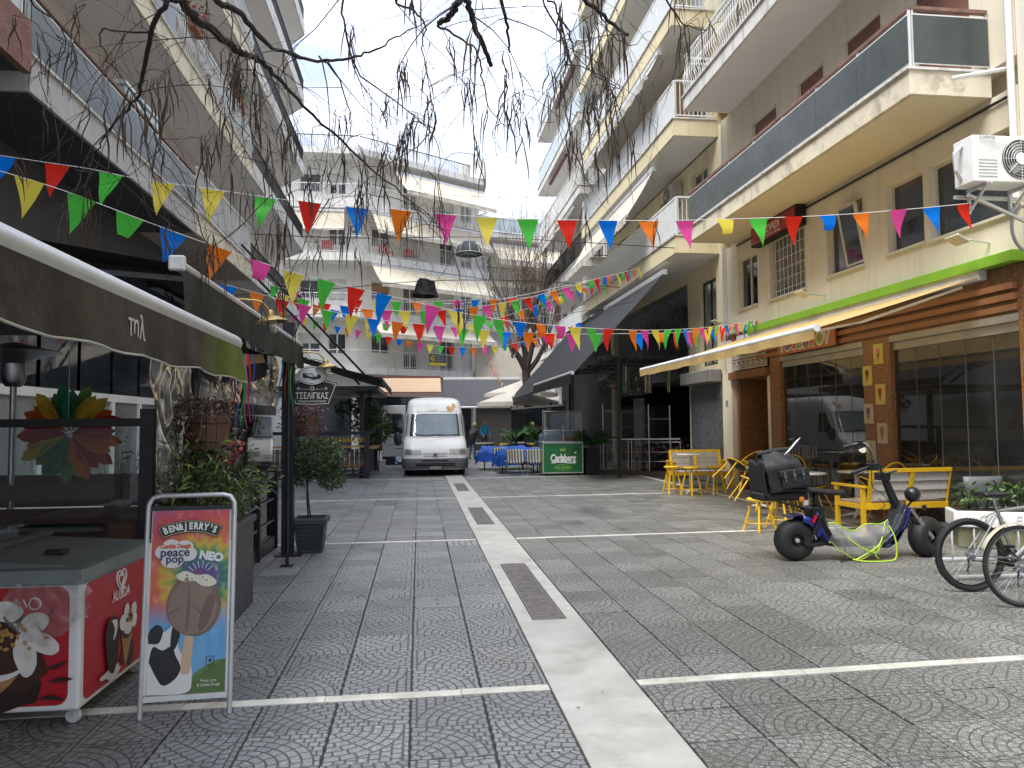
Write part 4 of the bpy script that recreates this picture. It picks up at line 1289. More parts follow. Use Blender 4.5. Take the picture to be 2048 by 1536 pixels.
# ================================================================ FAR END
c = thing('apartment_building', 'white apartment building with curved tiers of cream awnings closing the street', 'building', (-2, 44, 0))
FC1 = frameP((-12, 42.3), (-3.4, 42.3)); FC2 = frameP((-3.4, 42.3), (3.6, 46.9))
L2_ = math.hypot(7.0, 4.6)
cz = [4.4, 7.4, 10.5, 13.4]
def cops(L, z):
    if L > 8.5: return [(2.6, 3.9, z + .3, z + 2.4), (5.4, 6.6, z + 1.2, z + 2.3), (7.0, 8.0, z + 1.1, z + 2.3)]
    return [(.9, 2.1, z + 1.2, z + 2.3), (3.0, 4.0, z + .2, z + 2.4), (5.6, 6.6, z + .2, z + 2.4), (7.2, 8.0, z + .2, z + 2.4)]
for (F, L, nm) in ((FC1, 8.6, 1), (FC2, L2_, 2)):
    ops = []
    for z in cz: ops += cops(8.6 if nm == 1 else 8.0, z)
    wall(c, F, 0, L, 0, 16.5, ops + [(.3, L - .3, .1, 3.2)], whitewall)
    MB(F).box(.3, -.25, .1, L - .3, -.2, 3.2).build('shop_window', pane_m, c)
    for i, z in enumerate(cz):
        for k, (p, q, a, b_) in enumerate(cops(8.6 if nm == 1 else 8.0, z)):
            window(c, F, p, q, a + .01, b_, 2, fm=whitem, fw=.07, shut=(0, .5, 0, .9)[(i + k) % 4], sm=pbr('tan_shutter', (.36, .22, .12), .6) if k == 0 and i == 1 else shutterw)
    rooms(c, F, 0, L, 0, 16.5, 9, whitewall, d=-.3)
g = MB()
g.add([(-12.2, 41, 16.4), (-3.2, 41.0, 16.4), (4.2, 45.9, 16.4), (4.2, 56, 16.4), (-12.2, 56, 16.4), (-12.2, 41, 16.75), (-3.2, 41.0, 16.75), (4.2, 45.9, 16.75), (4.2, 56, 16.75), (-12.2, 56, 16.75)],
      [(4, 3, 2, 1, 0), (5, 6, 7, 8, 9), (0, 1, 6, 5), (1, 2, 7, 6), (2, 3, 8, 7), (3, 4, 9, 8), (4, 0, 5, 9)])
g.build('roof', slabwhite, c)
def cslab(z, t, kind, h=.95, dep=1.3):
    g = MB()
    n2 = (L2_ and (4.6 / L2_, -7.0 / L2_))
    A, B_, C_ = (-12, 42.3), (-3.4, 42.3), (3.6, 46.9)
    P = [A, (A[0], A[1] - dep), (-3.15, 42.3 - dep), (C_[0] + n2[0] * dep, C_[1] + n2[1] * dep), C_, B_]
    m = len(P)
    g.add([(x, y, z) for x, y in P] + [(x, y, z + t) for x, y in P], [tuple(range(m)), tuple(reversed(range(m, 2 * m)))] + [(i, m + i, m + (i + 1) % m, (i + 1) % m) for i in range(m)])
    s = g.build('balcony', slabwhite, c)
    if kind:
        railing(s, I4, (P[1][0], P[1][1] + .06), (P[2][0], P[2][1] + .06), z + t, kind, None, h)
        railing(s, I4, (P[2][0], P[2][1] + .06), (P[3][0] - .05, P[3][1] + .06), z + t, kind, None, h)
        railing(s, I4, (P[3][0] - .05, P[3][1] + .1), (P[4][0], P[4][1]), z + t, kind, None, h)
cslab(4.35, .38, 'bars'); cslab(7.4, .4, 'bars'); cslab(10.5, .45, 'bars'); cslab(13.4, .4, 'bars')
cream_aw = cloth('cream_awning_cloth', (.74, .67, .54), .3, .75, .05, .1, grime=.2, gcol=(.45, .38, .28))
awn('street_awning', 'cream scalloped awning on third tier of the far white building', FC2, .2, 8.2, 1.3, 10.35, 2.3, 9.25, cream_aw, val=.25, scallop=True, group='cream awnings on the far building')
awn('street_awning', 'cream scalloped awning on second tier of the far white building', FC2, .2, 8.2, 1.3, 7.3, 2.2, 6.5, cream_aw, val=.25, scallop=True, group='cream awnings on the far building')
awn('street_awning', 'cream scalloped awning on top tier of the far white building', FC2, 1.8, 8.2, 1.1, 15.9, 2.3, 14.6, cream_aw, val=.25, scallop=True, group='cream awnings on the far building')
awn('street_awning', 'plain cream awning under fourth tier of the far white building', FC2, .2, 8.2, 1.3, 13.25, 1.9, 12.2, cream_aw, val=.2, group='cream awnings on the far building')
awn('street_awning', 'plain cream screen left of the fourth tier on the far building', FC1, 5.3, 8.0, 1.3, 13.2, 1.5, 12.2, cream_aw, val=.1, arms=False, group='cream awnings on the far building')
# ground floor awnings of the far end
tan_aw = cloth('tan_awning_cloth', (.56, .40, .27), .2, .8, .06, .1)
grey_aw = cloth('grey_awning_cloth', (.075, .075, .085), .06, .7, .08, .1)
FG = frameP((-6, 40.8), (9, 40.8))
awn('street_awning', 'beige fabric awning above the roof of the white van', FG, 3.7, 7.15, .0, 4.12, 1.6, 3.25, tan_aw, val=.2, vmat=cloth('tan_valance', (.30, .2, .16), .1), bar=pbr('dark_red_bar', (.12, .04, .03), .5), barR=.035)
awn('street_awning', 'wide dark grey awning to the right of the beige one', FG, 7.3, 11.5, .0, 4.05, 2.0, 2.45, grey_aw, val=.0, bar=whitem, barR=.05)
bn = thing('balcony_banner', 'yellow and blue advertising banner on the far building railing', 'banner', (-.9, 42, 5.0))
Fb = FC2 @ TR(3.9, 1.36, 5.0)
MB(Fb).box(0, 0, 0, 1.15, .01, .62).build('banner_sheet', pbr('banner_navy', (.01, .015, .09), .5), bn)
MB(Fb).box(0, .011, 0, 1.15, .013, .16).build('banner_stripe', pbr('banner_yellow', (.75, .6, .02), .5), bn)
FbT = Fb @ Matrix(((1, 0, 0, 0), (0, -1, 0, .02), (0, 0, 1, 0), (0, 0, 0, 1)))
text('G', .42, FbT @ TR(.2, 0, .38), MATS['banner_yellow'], bn, bold=.02)
for k in range(3): text('ΕΝΟΙΚΙΑΖΕΤΑΙ', .11, FbT @ TR(.72, 0, .52 - .13 * k), whitem, bn, sx=.85)
rc_ = pbr('red_plastic', (.5, .02, .03), .4)
for k in range(3):
    F_ = FC1 if k == 0 else FC2
    t_ = thing('balcony_chair', ['single red chair behind the third tier railing at left', 'red chair behind the third tier railing, left of the pair', 'red chair behind the third tier railing, right of the pair'][k], 'chair', tuple(F_ @ Vector(((7.0, 1.5, 3.2)[k], .6, 10.96))), group='red chairs on the far balcony')
    G = F_ @ TR((7.0, 1.5, 3.2)[k], .6, 10.96)
    MB(G).box(-.3, -.25, .38, .3, .25, .43).build('seat', rc_, t_)
    MB(G).box(-.3, -.3, .43, .3, -.25, .85).build('backrest', rc_, t_)
    for sx in (-.27, .27):
        for sy in (-.22, .22): MB(G).box(sx - .02, sy - .02, 0, sx + .02, sy + .02, .38).build('leg', rc_, t_)
ac_unit(FC1, 8.3, .02, 12.2, 'small white fan unit on the far building beside cream screen', .75, .55)
# house right of it
d = thing('apartment_building', 'lower pale building with iron lattice balconies and brown shutters far behind tree', 'building', (8, 54, 0))
FD = frameP((3.2, 51.0), (14.5, 55.0))
dz = [5.0, 8.0, 11.0]
ops = []
for z in dz: ops += [(1.2, 2.0, z + .2, z + 2.3), (4.3, 5.4, z + .2, z + 2.3), (7.0, 8.1, z + .2, z + 2.3), (9.4, 10.4, z + .2, z + 2.3)]
wall(d, FD, 0, 12, 0, 14.2, ops, whitewall)
for i, o in enumerate(ops): window(d, FD, o[0], o[1], o[2], o[3], 2, fw=.07, shut=(0, 1, 1, .3)[i % 4], sm=shutterb)
rooms(d, FD, 0, 12, 0, 14.2, 9, whitewall, d=-.3)
for z in dz:
    balcony(d, FD, 0.1, 11.9, 1.3, z - .1, z + .25, 'blackbars', slabcream, h=.95)
bb_ = balcony(d, FD, -.1, 12, 1.5, 14.2, 14.6, 'fullglass', slabwhite)
awn('street_awning', 'torn cream awning on the pale building behind the bare tree', FD, 1.5, 11, 1.2, 13.8, 2.3, 12.6, cream_aw, val=.4, scallop=True, group='cream awnings on the far building')
sh = thing('solar_water_heater', 'solar water heater tank on the roof of the pale far building', 'water heater', (9.5, 52.5, 14.6))
MB().tube([(9.0, 52.6, 15.9), (10.6, 52.6, 15.9)], .28, 12).build('tank', whitem, sh, smooth=True)
MB().bx(TR(9.8, 52.0, 15.3, rx=.8), 1.6, 1.5, .08).build('collector', bluepanel, sh)
g = MB()
for x in (9.1, 10.5): g.bar((x, 52.7, 14.6), (x, 52.6, 15.7), .05); g.bar((x, 51.5, 14.6), (x, 52.5, 15.6), .05)
g.build('stand', galv, sh)
# low shop front with cream panel left of the bar awnings
k_ = thing('kiosk_front', 'beige panelled kiosk wall with awning box behind the tree trunk', 'kiosk', (5.2, 45, 0))
g = MB(); g.box(3.4, 45, 3.3, 8.2, 45.4, 6.2); g.build('sign_panel', pbr('beige_panel', (.56, .5, .42), .7, var=.06, grime=.3), k_)
g = MB(); g.box(3.3, 44.6, 3.0, 8.4, 45.0, 3.3); g.build('awning_box', slabwhite, k_)
g = MB(); g.box(3.4, 45.1, 0, 8.2, 45.3, 3.0); g.build('dark_front', pbr('dim_front', (.05, .045, .04), .7), k_)
# ================================================================ LEFT: taverna terrace
FLa = frameX(-6.0, 1)
rl = random.Random(21)
# awnings
def stained(name, c, g):
    return cloth(name, c, .06, .75, .2, .35, wrinkle=3.5, grime=.8, gcol=g)
dkcan = cloth('old_black_canvas', (.018, .018, .017), .02, .7, .2, .3, wrinkle=4)
a1_ = awn('terrace_awning', 'old black awning with thick silver front tube and mossy brown valance', FLa, 1.6, 5.5, 1.3, 3.15, 4.7, 2.19, dkcan, val=.0, bar=galv, arms=True, barR=.058)
def mossy():
    m, nt, bs = newmat('mossy_brown_canvas')
    pos = worldpos(nt)
    sp = nt.nodes.new('ShaderNodeSeparateXYZ'); nt.links.new(pos, sp.inputs[0])
    base = ramp(nt, noise(nt, pos, 2.6, 6, .6), [(.35, (.028, .024, .018)), (.65, (.062, .046, .036))])
    f = mth(nt, 'MULTIPLY', mth(nt, 'SUBTRACT', sp.outputs[1], 4.4), .85)
    f = mth(nt, 'MULTIPLY', f, noise(nt, pos, 3.2, 5, .6))
    f = mth(nt, 'MINIMUM', mth(nt, 'MAXIMUM', mth(nt, 'MULTIPLY', f, 1.9), 0.0), 1.0)
    c_ = mixc(nt, f, base, (.13, .18, .015))
    nt.links.new(c_, bs.inputs['Base Color'])
    bs.inputs['Roughness'].default_value = .75; bs.inputs['Specular IOR Level'].default_value = .25
    bumpit(nt, bs, noise(nt, pos, 5, 5, .6), .8, .03)
    return m
v = MB()
vs = []; n = 60
for i in range(n + 1):
    y = 1.6 + 3.9 * i / n
    w1 = .022 * math.sin(y * 6.1) + .012 * math.sin(y * 15)
    vs += [(-1.3 + .05, y, 2.16), (-1.3 + .055 + w1 * .5, y, 2.05), (-1.3 + .06 + w1, y, 1.925 + .008 * math.sin(y * 9))]
v.add(vs, [f for i in range(n) for f in ((3 * i, 3 * i + 3, 3 * i + 4, 3 * i + 1), (3 * i + 1, 3 * i + 4, 3 * i + 5, 3 * i + 2))])
vo_ = v.build('valance', mossy(), a1_, smooth=True)
hm = MB(); hm.tube([(-1.3 + .062 + .022 * math.sin(y * 6.1) + .012 * math.sin(y * 15), y, 1.925 + .008 * math.sin(y * 9)) for y in [1.6 + .1 * k for k in range(40)]], .005, 5)
hm.build('hem', pbr('pale_hem', (.35, .36, .3), .8), vo_)
text('τηλ', .15, Matrix.Translation((-1.225, 3.45, 2.04)) @ Euler((0, 0, PI / 2)).to_matrix().to_4x4(), pbr('worn_white_print', (.5, .48, .42), .7), a1_, ext=.0005, sx=.8)
a2_ = awn('terrace_awning', 'second black awning with slimmer silver bar ending at the black post', FLa, 4.85, 9.75, 1.3, 3.3, 4.5, 2.62, dkcan, val=.3, vmat=cloth('dark_valance', (.03, .03, .028), .03, .6, .3, .4, wrinkle=8, grime=.4, gcol=(.09, .09, .08)), bar=galv, arms=True, barR=.04)
MB(FLa).box(4.82, 4.46, 2.575, 4.86, 4.56, 2.67).build('end_cap', whitem, a2_, bevel=.01)
# roof edge and dark ceiling of the terrace
en = thing('terrace_enclosure', 'black framed glass terrace enclosure of the taverna on the left', 'enclosure', (-3.9, 8, 0))
g = MB(); g.box(-6, 5.7, 2.78, -4.4, 10.2, 2.86); g.build('ceiling', blackm, en)
for (x, y, z1, w) in ((-1.98, 5.82, 1.74, .09), (-1.98, 6.85, 2.75, .09), (-1.92, 8.3, .98, .07), (-1.9, 9.25, .98, .07), (-1.9, 10.3, 1.02, .09), (-4.1, 5.82, 2.7, .08), (-1.9, 8.35, 2.7, .06)):
    MB().box(x - w / 2, y - w / 2, 0, x + w / 2, y + w / 2, z1).build('post', black, en, bevel=.004)
for (p, q, w, h) in (((-6, 5.82, 1.64), (-2.03, 5.82, 1.64), .05, .06), ((-1.95, 6.9, 1.78), (-1.9, 10.25, 1.8), .05, .12), ((-1.95, 5.87, .98), (-1.92, 8.25, .98), .05, .06), ((-1.9, 8.34, .95), (-1.9, 10.25, .97), .05, .05),
                     ((-1.98, 5.87, .12), (-1.92, 8.25, .12), .06, .12), ((-1.92, 8.34, .10), (-1.9, 10.25, .10), .05, .14), ((-1.98, 5.87, 2.7), (-1.9, 10.2, 2.7), .08, .1), ((-6, 5.82, .1), (-2.03, 5.82, .1), .06, .14)):
    MB().bar(p, q, w, h).build('rail', black, en)
for k in range(2):
    MB().bar((-1.9, 8.35, .36 + k * .28), (-1.9, 10.25, .37 + k * .28), .015, .02).build('rail', pbr('grey_trim', (.2, .2, .2), .4), en)
for (y0, y1) in ((5.88, 8.26), (8.34, 9.2), (9.3, 10.25)):
    MB().box(-1.93, y0, .18, -1.922, y1, .93).build('pane', glass, en)
MB().box(-5.9, 5.815, .2, -4.16, 5.825, 1.6).build('pane', glass, en)
MB().box(-4.04, 5.815, .2, -2.04, 5.825, 1.6).build('pane', glass, en)
MB().box(-1.955, 6.91, 1.01, -1.948, 8.3, 1.71).build('pane', glass, en)
MB().box(-1.915, 8.4, .99, -1.908, 10.2, 1.72).build('pane', glass, en)
# slatted radiator like lattice low behind the glass
for k in range(6): MB().box(-2.2, 8.7, .25 + k * .12, -2.17, 10.1, .31 + k * .12).build('slat', pbr('pale_slat', (.5, .5, .48), .6), en)
# clear crumpled film rolled at the top
def film(F, u0, u1, z0, z1, seed):
    rf = random.Random(seed)
    ph = [rf.uniform(0, 6) for _ in range(6)]
    m = MB(F)
    def fn(s, t):
        u = u0 + (u1 - u0) * s; z = z0 + (z1 - z0) * t
        a = .035 * math.sin(u * 23 + ph[0] + 1.2 * math.sin(z * 7 + ph[1])) + .02 * math.sin(u * 47 + ph[2] + z * 5) + .012 * math.sin(z * 19 + ph[3] + u * 9)
        return (u, a, z)
    m.grid(fn, 50, 18)
    return m
film(frameX(-1.9, 1), 6.95, 8.3, 1.86, 2.62, 4).build('film_curtain', plastic, en, smooth=True)
film(frameX(-1.86, 1), 8.42, 10.2, 1.86, 2.62, 5).build('film_curtain', plastic, en, smooth=True)
film(frameX(-1.98, 1), 5.95, 6.8, 1.02, 2.5, 6).build('film_curtain', plastic, en, smooth=True)
# benches behind the glass
dred = pbr('dark_red_brown_wood', (.11, .030, .02), .55, var=.2, vs=7, rnd=.1)
for i, (y, l) in enumerate(((6.35, 'dark red slatted bench just behind the near glass of the taverna'), (7.7, 'dark red slatted bench farther inside the taverna terrace'))):
    b = thing('slatted_bench', l, 'bench', (-3.9, y, 0), group='dark red benches')
    for k in range(4): MB().box(-5.9, y, .48 + k * .185, -2.2 - .25 * i, y + .03, .60 + k * .185).build('slat', dred, b)
    for k in range(3): MB().box(-5.9, y + .1 + k * .14, .42, -2.2 - .25 * i, y + .21 + k * .14, .45).build('slat', dred, b)
    for x in (-5.7, -4.2, -2.5):
        MB().box(x, y + .03, 0, x + .06, y + .5, .42).build('leg', blackm, b)
        MB().box(x, y + .031, .42, x + .06, y + .07, 1.16).build('leg', blackm, b)
for i, (x, y, l) in enumerate(((-3.0, 7.05, 'table with pale folded cloth between the dark red benches'), (-4.6, 7.1, 'table with bare pale top deeper behind the near glass'))):
    t_ = thing('taverna_table', l, 'table', (x, y, 0), group='tables in the taverna')
    MB().box(x - .6, y - .32, .74, x + .6, y + .32, .77).build('tabletop', palewood, t_, bevel=.004)
    for sx in (-.5, .5):
        for sy in (-.25, .25): MB().box(x + sx - .025, y + sy - .025, 0, x + sx + .025, y + sy + .025, .74).build('leg', dred, t_)
    if i == 0:
        q = MB(); q.grid(lambda s, t: (x - .55 + 1.1 * s, y - .3 + .6 * t, .775 + .05 * math.sin(s * 3 + t * 2) ** 2 + .01 * math.sin(s * 20)), 16, 8)
        tag(q.build('tablecloth', cloth('pale_cloth', (.5, .47, .42), 0), smooth=True), 'pale folded cloth lying on the table behind the near glass', 'tablecloth')
# paper flower
fl = thing('paper_flower', 'large rainbow paper petal rosette hanging behind the near glass', 'decoration', (-2.72, 6.25, 1.56))
pcols = [(.55, .02, .03), (.75, .17, .02), (.70, .48, .06), (.16, .34, .08), (.04, .26, .14)]
pm_ = [cloth('petal_%d' % i, c, .25, .6, .15, .1) for i, c in enumerate(pcols)]
for k in range(26):
    an = 2 * PI * k / 26 + .05
    ci = [0, 0, 1, 2, 2, 3, 4, 4, 3, 2, 1, 1, 0, 0, 1, 2, 3, 4, 4, 3, 2, 1, 0, 0, 1, 1][k]
    q = MB(TR(-2.72, 6.25, 1.56, ry=-an))
    L = .40 if k % 2 else .35
    yy = .03 * (k % 3)
    q.add([(.02, yy, 0), (L * .55, yy - .03, .055), (L * .85, yy, .045), (L, yy + .01, 0), (L * .85, yy, -.045), (L * .55, yy - .03, -.055), (L * .5, yy + .03, 0)],
          [(0, 6, 1), (1, 6, 2), (2, 6, 3), (3, 6, 4), (4, 6, 5), (5, 6, 0)])
    q.build('petal', pm_[ci], fl)
MB().tube([(-2.72, 6.25, 1.6), (-2.72, 6.25, 2.75)], .003, 4).build('cord', whitem, fl)
# patio heater pole at the left border
ph_ = thing('patio_heater', 'steel patio heater pole inside the enclosure at the left border', 'heater', (-3.35, 6.7, 0))
MB().tube([(-3.35, 6.7, 0), (-3.35, 6.7, 2.1)], .025, 10).build('pole', steel, ph_, smooth=True)
MB().lathe([(.2, 0), (.2, .03), (.03, .1)], 20, TR(-3.35, 6.7, 0)).build('base', steel, ph_, smooth=True)
MB().lathe([(.06, 1.95), (.09, 2.0), (.09, 2.14), (.2, 2.2), (.36, 2.24), (.02, 2.32)], 20, TR(-3.35, 6.7, 0)).build('burner_hood', steel, ph_, smooth=True)
# posts outside
pp = thing('steel_post', 'black square steel post carrying awning end, basket and lamp', 'post', (-1.62, 9.67, 0))
MB().box(-1.69, 9.6, 0, -1.55, 9.74, 2.9).build('shaft', navy, pp, bevel=.005)
MB().box(-1.76, 9.53, 0, -1.44, 9.81, .015).build('foot_plate', navy, pp)
pp = thing('steel_pole', 'slender black pole standing just in front of the thicker post', 'pole', (-1.5, 8.92, 0))
MB().tube([(-1.5, 8.92, 0), (-1.5, 8.92, 2.5)], .02, 8).build('shaft', black, pp, smooth=True)
MB().box(-1.57, 8.85, 0, -1.43, 8.99, .01).build('foot_plate', black, pp)
# gooseneck brass lamps on black brackets
def goose(x, y, z, label, out=.36):
    t_ = thing('gooseneck_lamp', label, 'lamp', (x, y, z), group='brass gooseneck lamps')
    MB().box(x - .26, y - .035, z - .05, x, y + .035, z + .05).build('bracket_arm', black, t_, bevel=.004)
    g = MB(); g.lathe([(.001, 0), (.055, 0), (.05, .012), (.02, .02)], 18, TR(x, y, z, ry=PI / 2)); g.build('wall_rose', brass, t_, smooth=True)
    g = MB(); g.tube(smoothpath([(x + .01, y, z), (x + out * .45, y, z + .0), (x + out * .8, y, z - .02), (x + out, y, z - .10)], 5), .0095, 8); g.build('neck', brass, t_, smooth=True)
    T = TR(x + out + .02, y, z - .19, ry=-.12)
    g = MB(); g.lathe([(.018, .10), (.032, .085), (.038, .05), (.06, .042), (.10, .022), (.135, 0), (.14, -.006), (.132, -.004), (.09, .012), (.04, .03)], 28, T); g.build('lamp_shade', brass, t_, smooth=True)
    g = MB(); g.lathe([(.035, .02), (.045, -.02), (.045, -.075), (.03, -.10), (.001, -.108)], 18, T); g.build('glass_bowl', clearglass('lamp_bowl_glass', (.85, .83, .72), 2.0, .08, .3), t_, smooth=True)
goose(-1.66, 6.75, 2.71, 'nearer brass gooseneck lamp beside the end of the silver awning tube')
goose(-1.60, 9.68, 2.53, 'farther brass gooseneck lamp above the oval shoe sign', .42)
# hanging sign
sgn = thing('hanging_sign', 'black shield shaped taverna sign with a grey oval and curled shoe', 'sign', (-1.33, 9.7, 2.1))
def mirrored(pts): return pts + [(-x, z) for x, z in reversed(pts)]
S = TR(-1.335, 9.68, 2.02)
sw = pbr('sign_cream_white', (.72, .72, .68), .5, var=.04, bump=0)
sk = pbr('sign_black', (.02, .022, .022), .5, var=.1, bump=0)
MB(S).poly([(-.31, .12), (-.17, .15), (.17, .15), (.31, .12), (.21, -.155), (0, -.165), (-.21, -.155)], .02).build('sign_board', sk, sgn)
g = MB(S)
P = [(-.295, .108), (-.15, .135), (.15, .135), (.295, .108), (.198, -.142), (0, -.150), (-.198, -.142)]
for a, b in zip(P, P[1:] + P[:1]): g.bar((a[0], -.004, a[1]), (b[0], -.004, b[1]), .008, .004, up=(0, 1, 0))
for sx in (-1, 1):
    g.bar((sx * .03, -.004, .04), (sx * .15, -.004, .04), .004, .003, up=(0, 1, 0))
    g.torus(TR(sx * .17, -.004, .048, rx=PI / 2), .013, .004, 12, 4); g.bar((sx * .28, -.004, .10), (sx * .235, -.004, .104), .004, .006, up=(0, 1, 0)); g.bar((sx * .28, -.004, .10), (sx * .262, -.004, .07), .004, .006, up=(0, 1, 0))
g.build('sign_border', sw, sgn)
g = MB(S @ TR(0, -.012, .212)); g.lathe([(.001, 0), (.185, 0), (.185, .012), (.001, .012)], 40, TR(rx=PI / 2), sy=.66); g.build('oval', sk, sgn)
g = MB(S @ TR(0, -.0265, .212)); g.lathe([(.16, 0), (.175, 0), (.175, .002), (.16, .002), (.16, 0)], 40, TR(rx=PI / 2), sy=.66); g.build('oval_rim', sw, sgn)
g = MB(S @ TR(0, -.027, .212)); g.lathe([(.001, 0), (.15, 0), (.15, .002)], 40, TR(rx=PI / 2), sy=.66); g.build('oval_face', pbr('oval_grey', (.58, .59, .58), .5, var=.05, bump=0), sgn)
g = MB(S @ TR(0, -.031, .212))
g.poly([(-.11, .035), (-.10, .03), (-.045, .022), (-.0, .03), (.03, -.01), (.06, -.02), (.09, -.035), (.06, -.05), (.01, -.055), (-.045, -.03), (-.06, -.028), (-.075, -.038), (-.11, -.028), (-.115, -.01)], .0)
g.disc(TR(.085, -.001, -.018, rx=PI / 2), .028, 16)
g.build('shoe_print', sk, sgn)
g = MB(S @ TR(0, -.033, .212)); g.poly([(-.09, .02), (-.04, .012), (-.005, .018), (.02, -.015), (-.01, -.02), (-.05, -.005)], 0); g.build('shoe_print', pbr('oval_grey2', (.5, .5, .5), .5, bump=0), sgn)
text('Ο', .07, S @ TR(0, -.004, .045), sw, sgn, ext=.001, bold=.002)
text('ΤΣΕΛΙΓΚΑΣ', .108, S @ TR(0, -.004, -.048), sw, sgn, ext=.001, bold=.0018, sx=.66, space=1.06)
text('ΓΝΗΣΙΟΝ ΕΛΛΗΝΩΝ ΚΑΠΗΛΙΟΝ', .03, S @ TR(0, -.004, -.115), sw, sgn, ext=.0006, bold=.0006, sx=.75)
g = MB()
pts = [(-1.55, 9.68, 1.9), (-1.60, 9.68, 2.1), (-1.56, 9.68, 2.28), (-1.46, 9.68, 2.40), (-1.33, 9.68, 2.44), (-1.2, 9.68, 2.41)]
g.tube(smoothpath(pts, 5), .006, 6)
for (cx_, cz_, r_) in ((-1.44, 2.45, .075), (-1.51, 2.35, .05)):
    g.tube([(cx_ + r_ * (1 - k / 30) * math.cos(k * .45), 9.68, cz_ + r_ * (1 - k / 30) * math.sin(k * .45)) for k in range(24)], .004, 5)
    g.sphere(TR(cx_, 9.68, cz_), .016, 8, 6)
for x in (-1.4, -1.26): g.tube([(x, 9.68, 2.42), (x, 9.68, 2.38)], .003, 4)
g.build('scroll_bracket', black, sgn)
# barrel baskets with plants
stave = pbr('barrel_stave', (.13, .062, .04), .6, var=.35, vs=16, bump=.3, rnd=.2)
def basket(x, y, z0, z1, r, label, cols, seed):
    rb = random.Random(seed)
    t_ = thing('hanging_basket', label, 'basket', (x, y, z0), group='wooden hanging baskets')
    n = 14
    for k in range(n):
        a0, a1 = 2 * PI * k / n + .012, 2 * PI * (k + 1) / n - .012
        q = MB(TR(x, y, 0)); vs = []
        for (rr, zz) in ((r * .86, z0), (r, z1), (r - .014, z1), (r * .86 - .014, z0)):
            for a in (a0, (a0 + a1) / 2, a1): vs.append((rr * math.cos(a), rr * math.sin(a), zz))
        q.add(vs, [(0, 1, 4, 3), (1, 2, 5, 4), (3, 4, 7, 6), (4, 5, 8, 7), (6, 7, 10, 9), (7, 8, 11, 10), (9, 10, 1, 0), (10, 11, 2, 1), (0, 3, 6, 9), (2, 11, 8, 5)])
        q.build('stave', stave, t_)
    q = MB(TR(x, y, 0))
    for zz in (z0 + .06, z1 - .07): q.torus(TR(0, 0, zz), r * (.88 + .12 * (zz - z0) / (z1 - z0)) + .003, .005, 24, 5)
    q.disc(TR(0, 0, z0 + .01), r * .86, 20)
    q.disc(TR(0, 0, z1 - .03), r * .95, 20)
    q.build('hoop', black, t_)
    q = MB()
    for a in (0.4, 2.5, 4.6): q.tube([(x + r * math.cos(a), y + r * math.sin(a), z1), (x, y, z1 + .55)], .003, 4)
    q.build('chain', black, t_)
    q = MB()
    for k in range(26):
        a = rb.uniform(0, 6.28); d_ = rb.uniform(.3, 1.0) * r
        p0 = Vector((x + d_ * math.cos(a) * .7, y + d_ * math.sin(a) * .7, z1))
        p1 = p0 + Vector((math.cos(a) * .1, math.sin(a) * .1, rb.uniform(.03, .12)))
        p2 = p1 + Vector((math.cos(a) * .07, math.sin(a) * .07, -rb.uniform(.0, .28)))
        q.tube([p0, p1, p2], .003, 4)
        leaves(q, tuple(p1), (.06, .06, .05), 14, .05, .024, len(cols), rg=rb)
        leaves(q, tuple(p2), (.05, .05, .08), 12, .045, .022, len(cols), rg=rb)
    q.build('trailing_plant', cols, t_, kind='stuff')
    return t_
pl1 = [pbr('dry_purple_leaf', (.20, .13, .13), .6, var=.4), pbr('pale_dry_leaf', (.38, .31, .25), .6, var=.3), pbr('wine_leaf', (.13, .02, .035), .5, var=.4), leafm]
pl2 = [pbr('dry_purple_leaf', (.20, .13, .13), .6), pbr('wine_leaf', (.13, .02, .035), .5), pbr('grey_violet_leaf', (.20, .15, .17), .6, var=.3)]
basket(-1.73, 6.45, 1.42, 1.70, .185, 'nearer wooden barrel basket with dry purple and red trailing plants', pl1, 3)
basket(-1.50, 10.15, 1.46, 1.74, .18, 'farther wooden barrel basket half hidden behind the black post', pl2, 4)
# red and violet artificial flowers under first basket
q = MB()
for k in range(90):
    p = Vector((-1.58 + rl.uniform(-.09, .12), 6.5 + rl.uniform(-.1, .1), 1.42 + rl.uniform(-.14, .06)))
    a = Vector((rl.uniform(-1, 1), rl.uniform(-1, 1), rl.uniform(-1, 1))).normalized() * .022
    b = a.cross(Vector((rl.uniform(-1, 1), 1, rl.uniform(-1, 1)))).normalized() * .018
    q.m = rl.randrange(4)
    q.add([p - a, p + b, p + a, p - b], [(0, 1, 2, 3)])
fb_ = thing('flower_bunch', 'bunch of red and violet cloth flowers below the nearer basket', 'flowers', (-1.57, 6.5, 1.38))
q.build('blossom', [pbr('red_petal', (.55, .02, .03), .6), pbr('violet_petal', (.16, .03, .20), .6), pbr('rose_petal', (.5, .1, .18), .6), leafl], fb_, kind='stuff')
MB().tube([(-1.6, 6.5, 1.5), (-1.58, 6.5, 1.36)], .006, 5).build('stem', leafd, fb_)
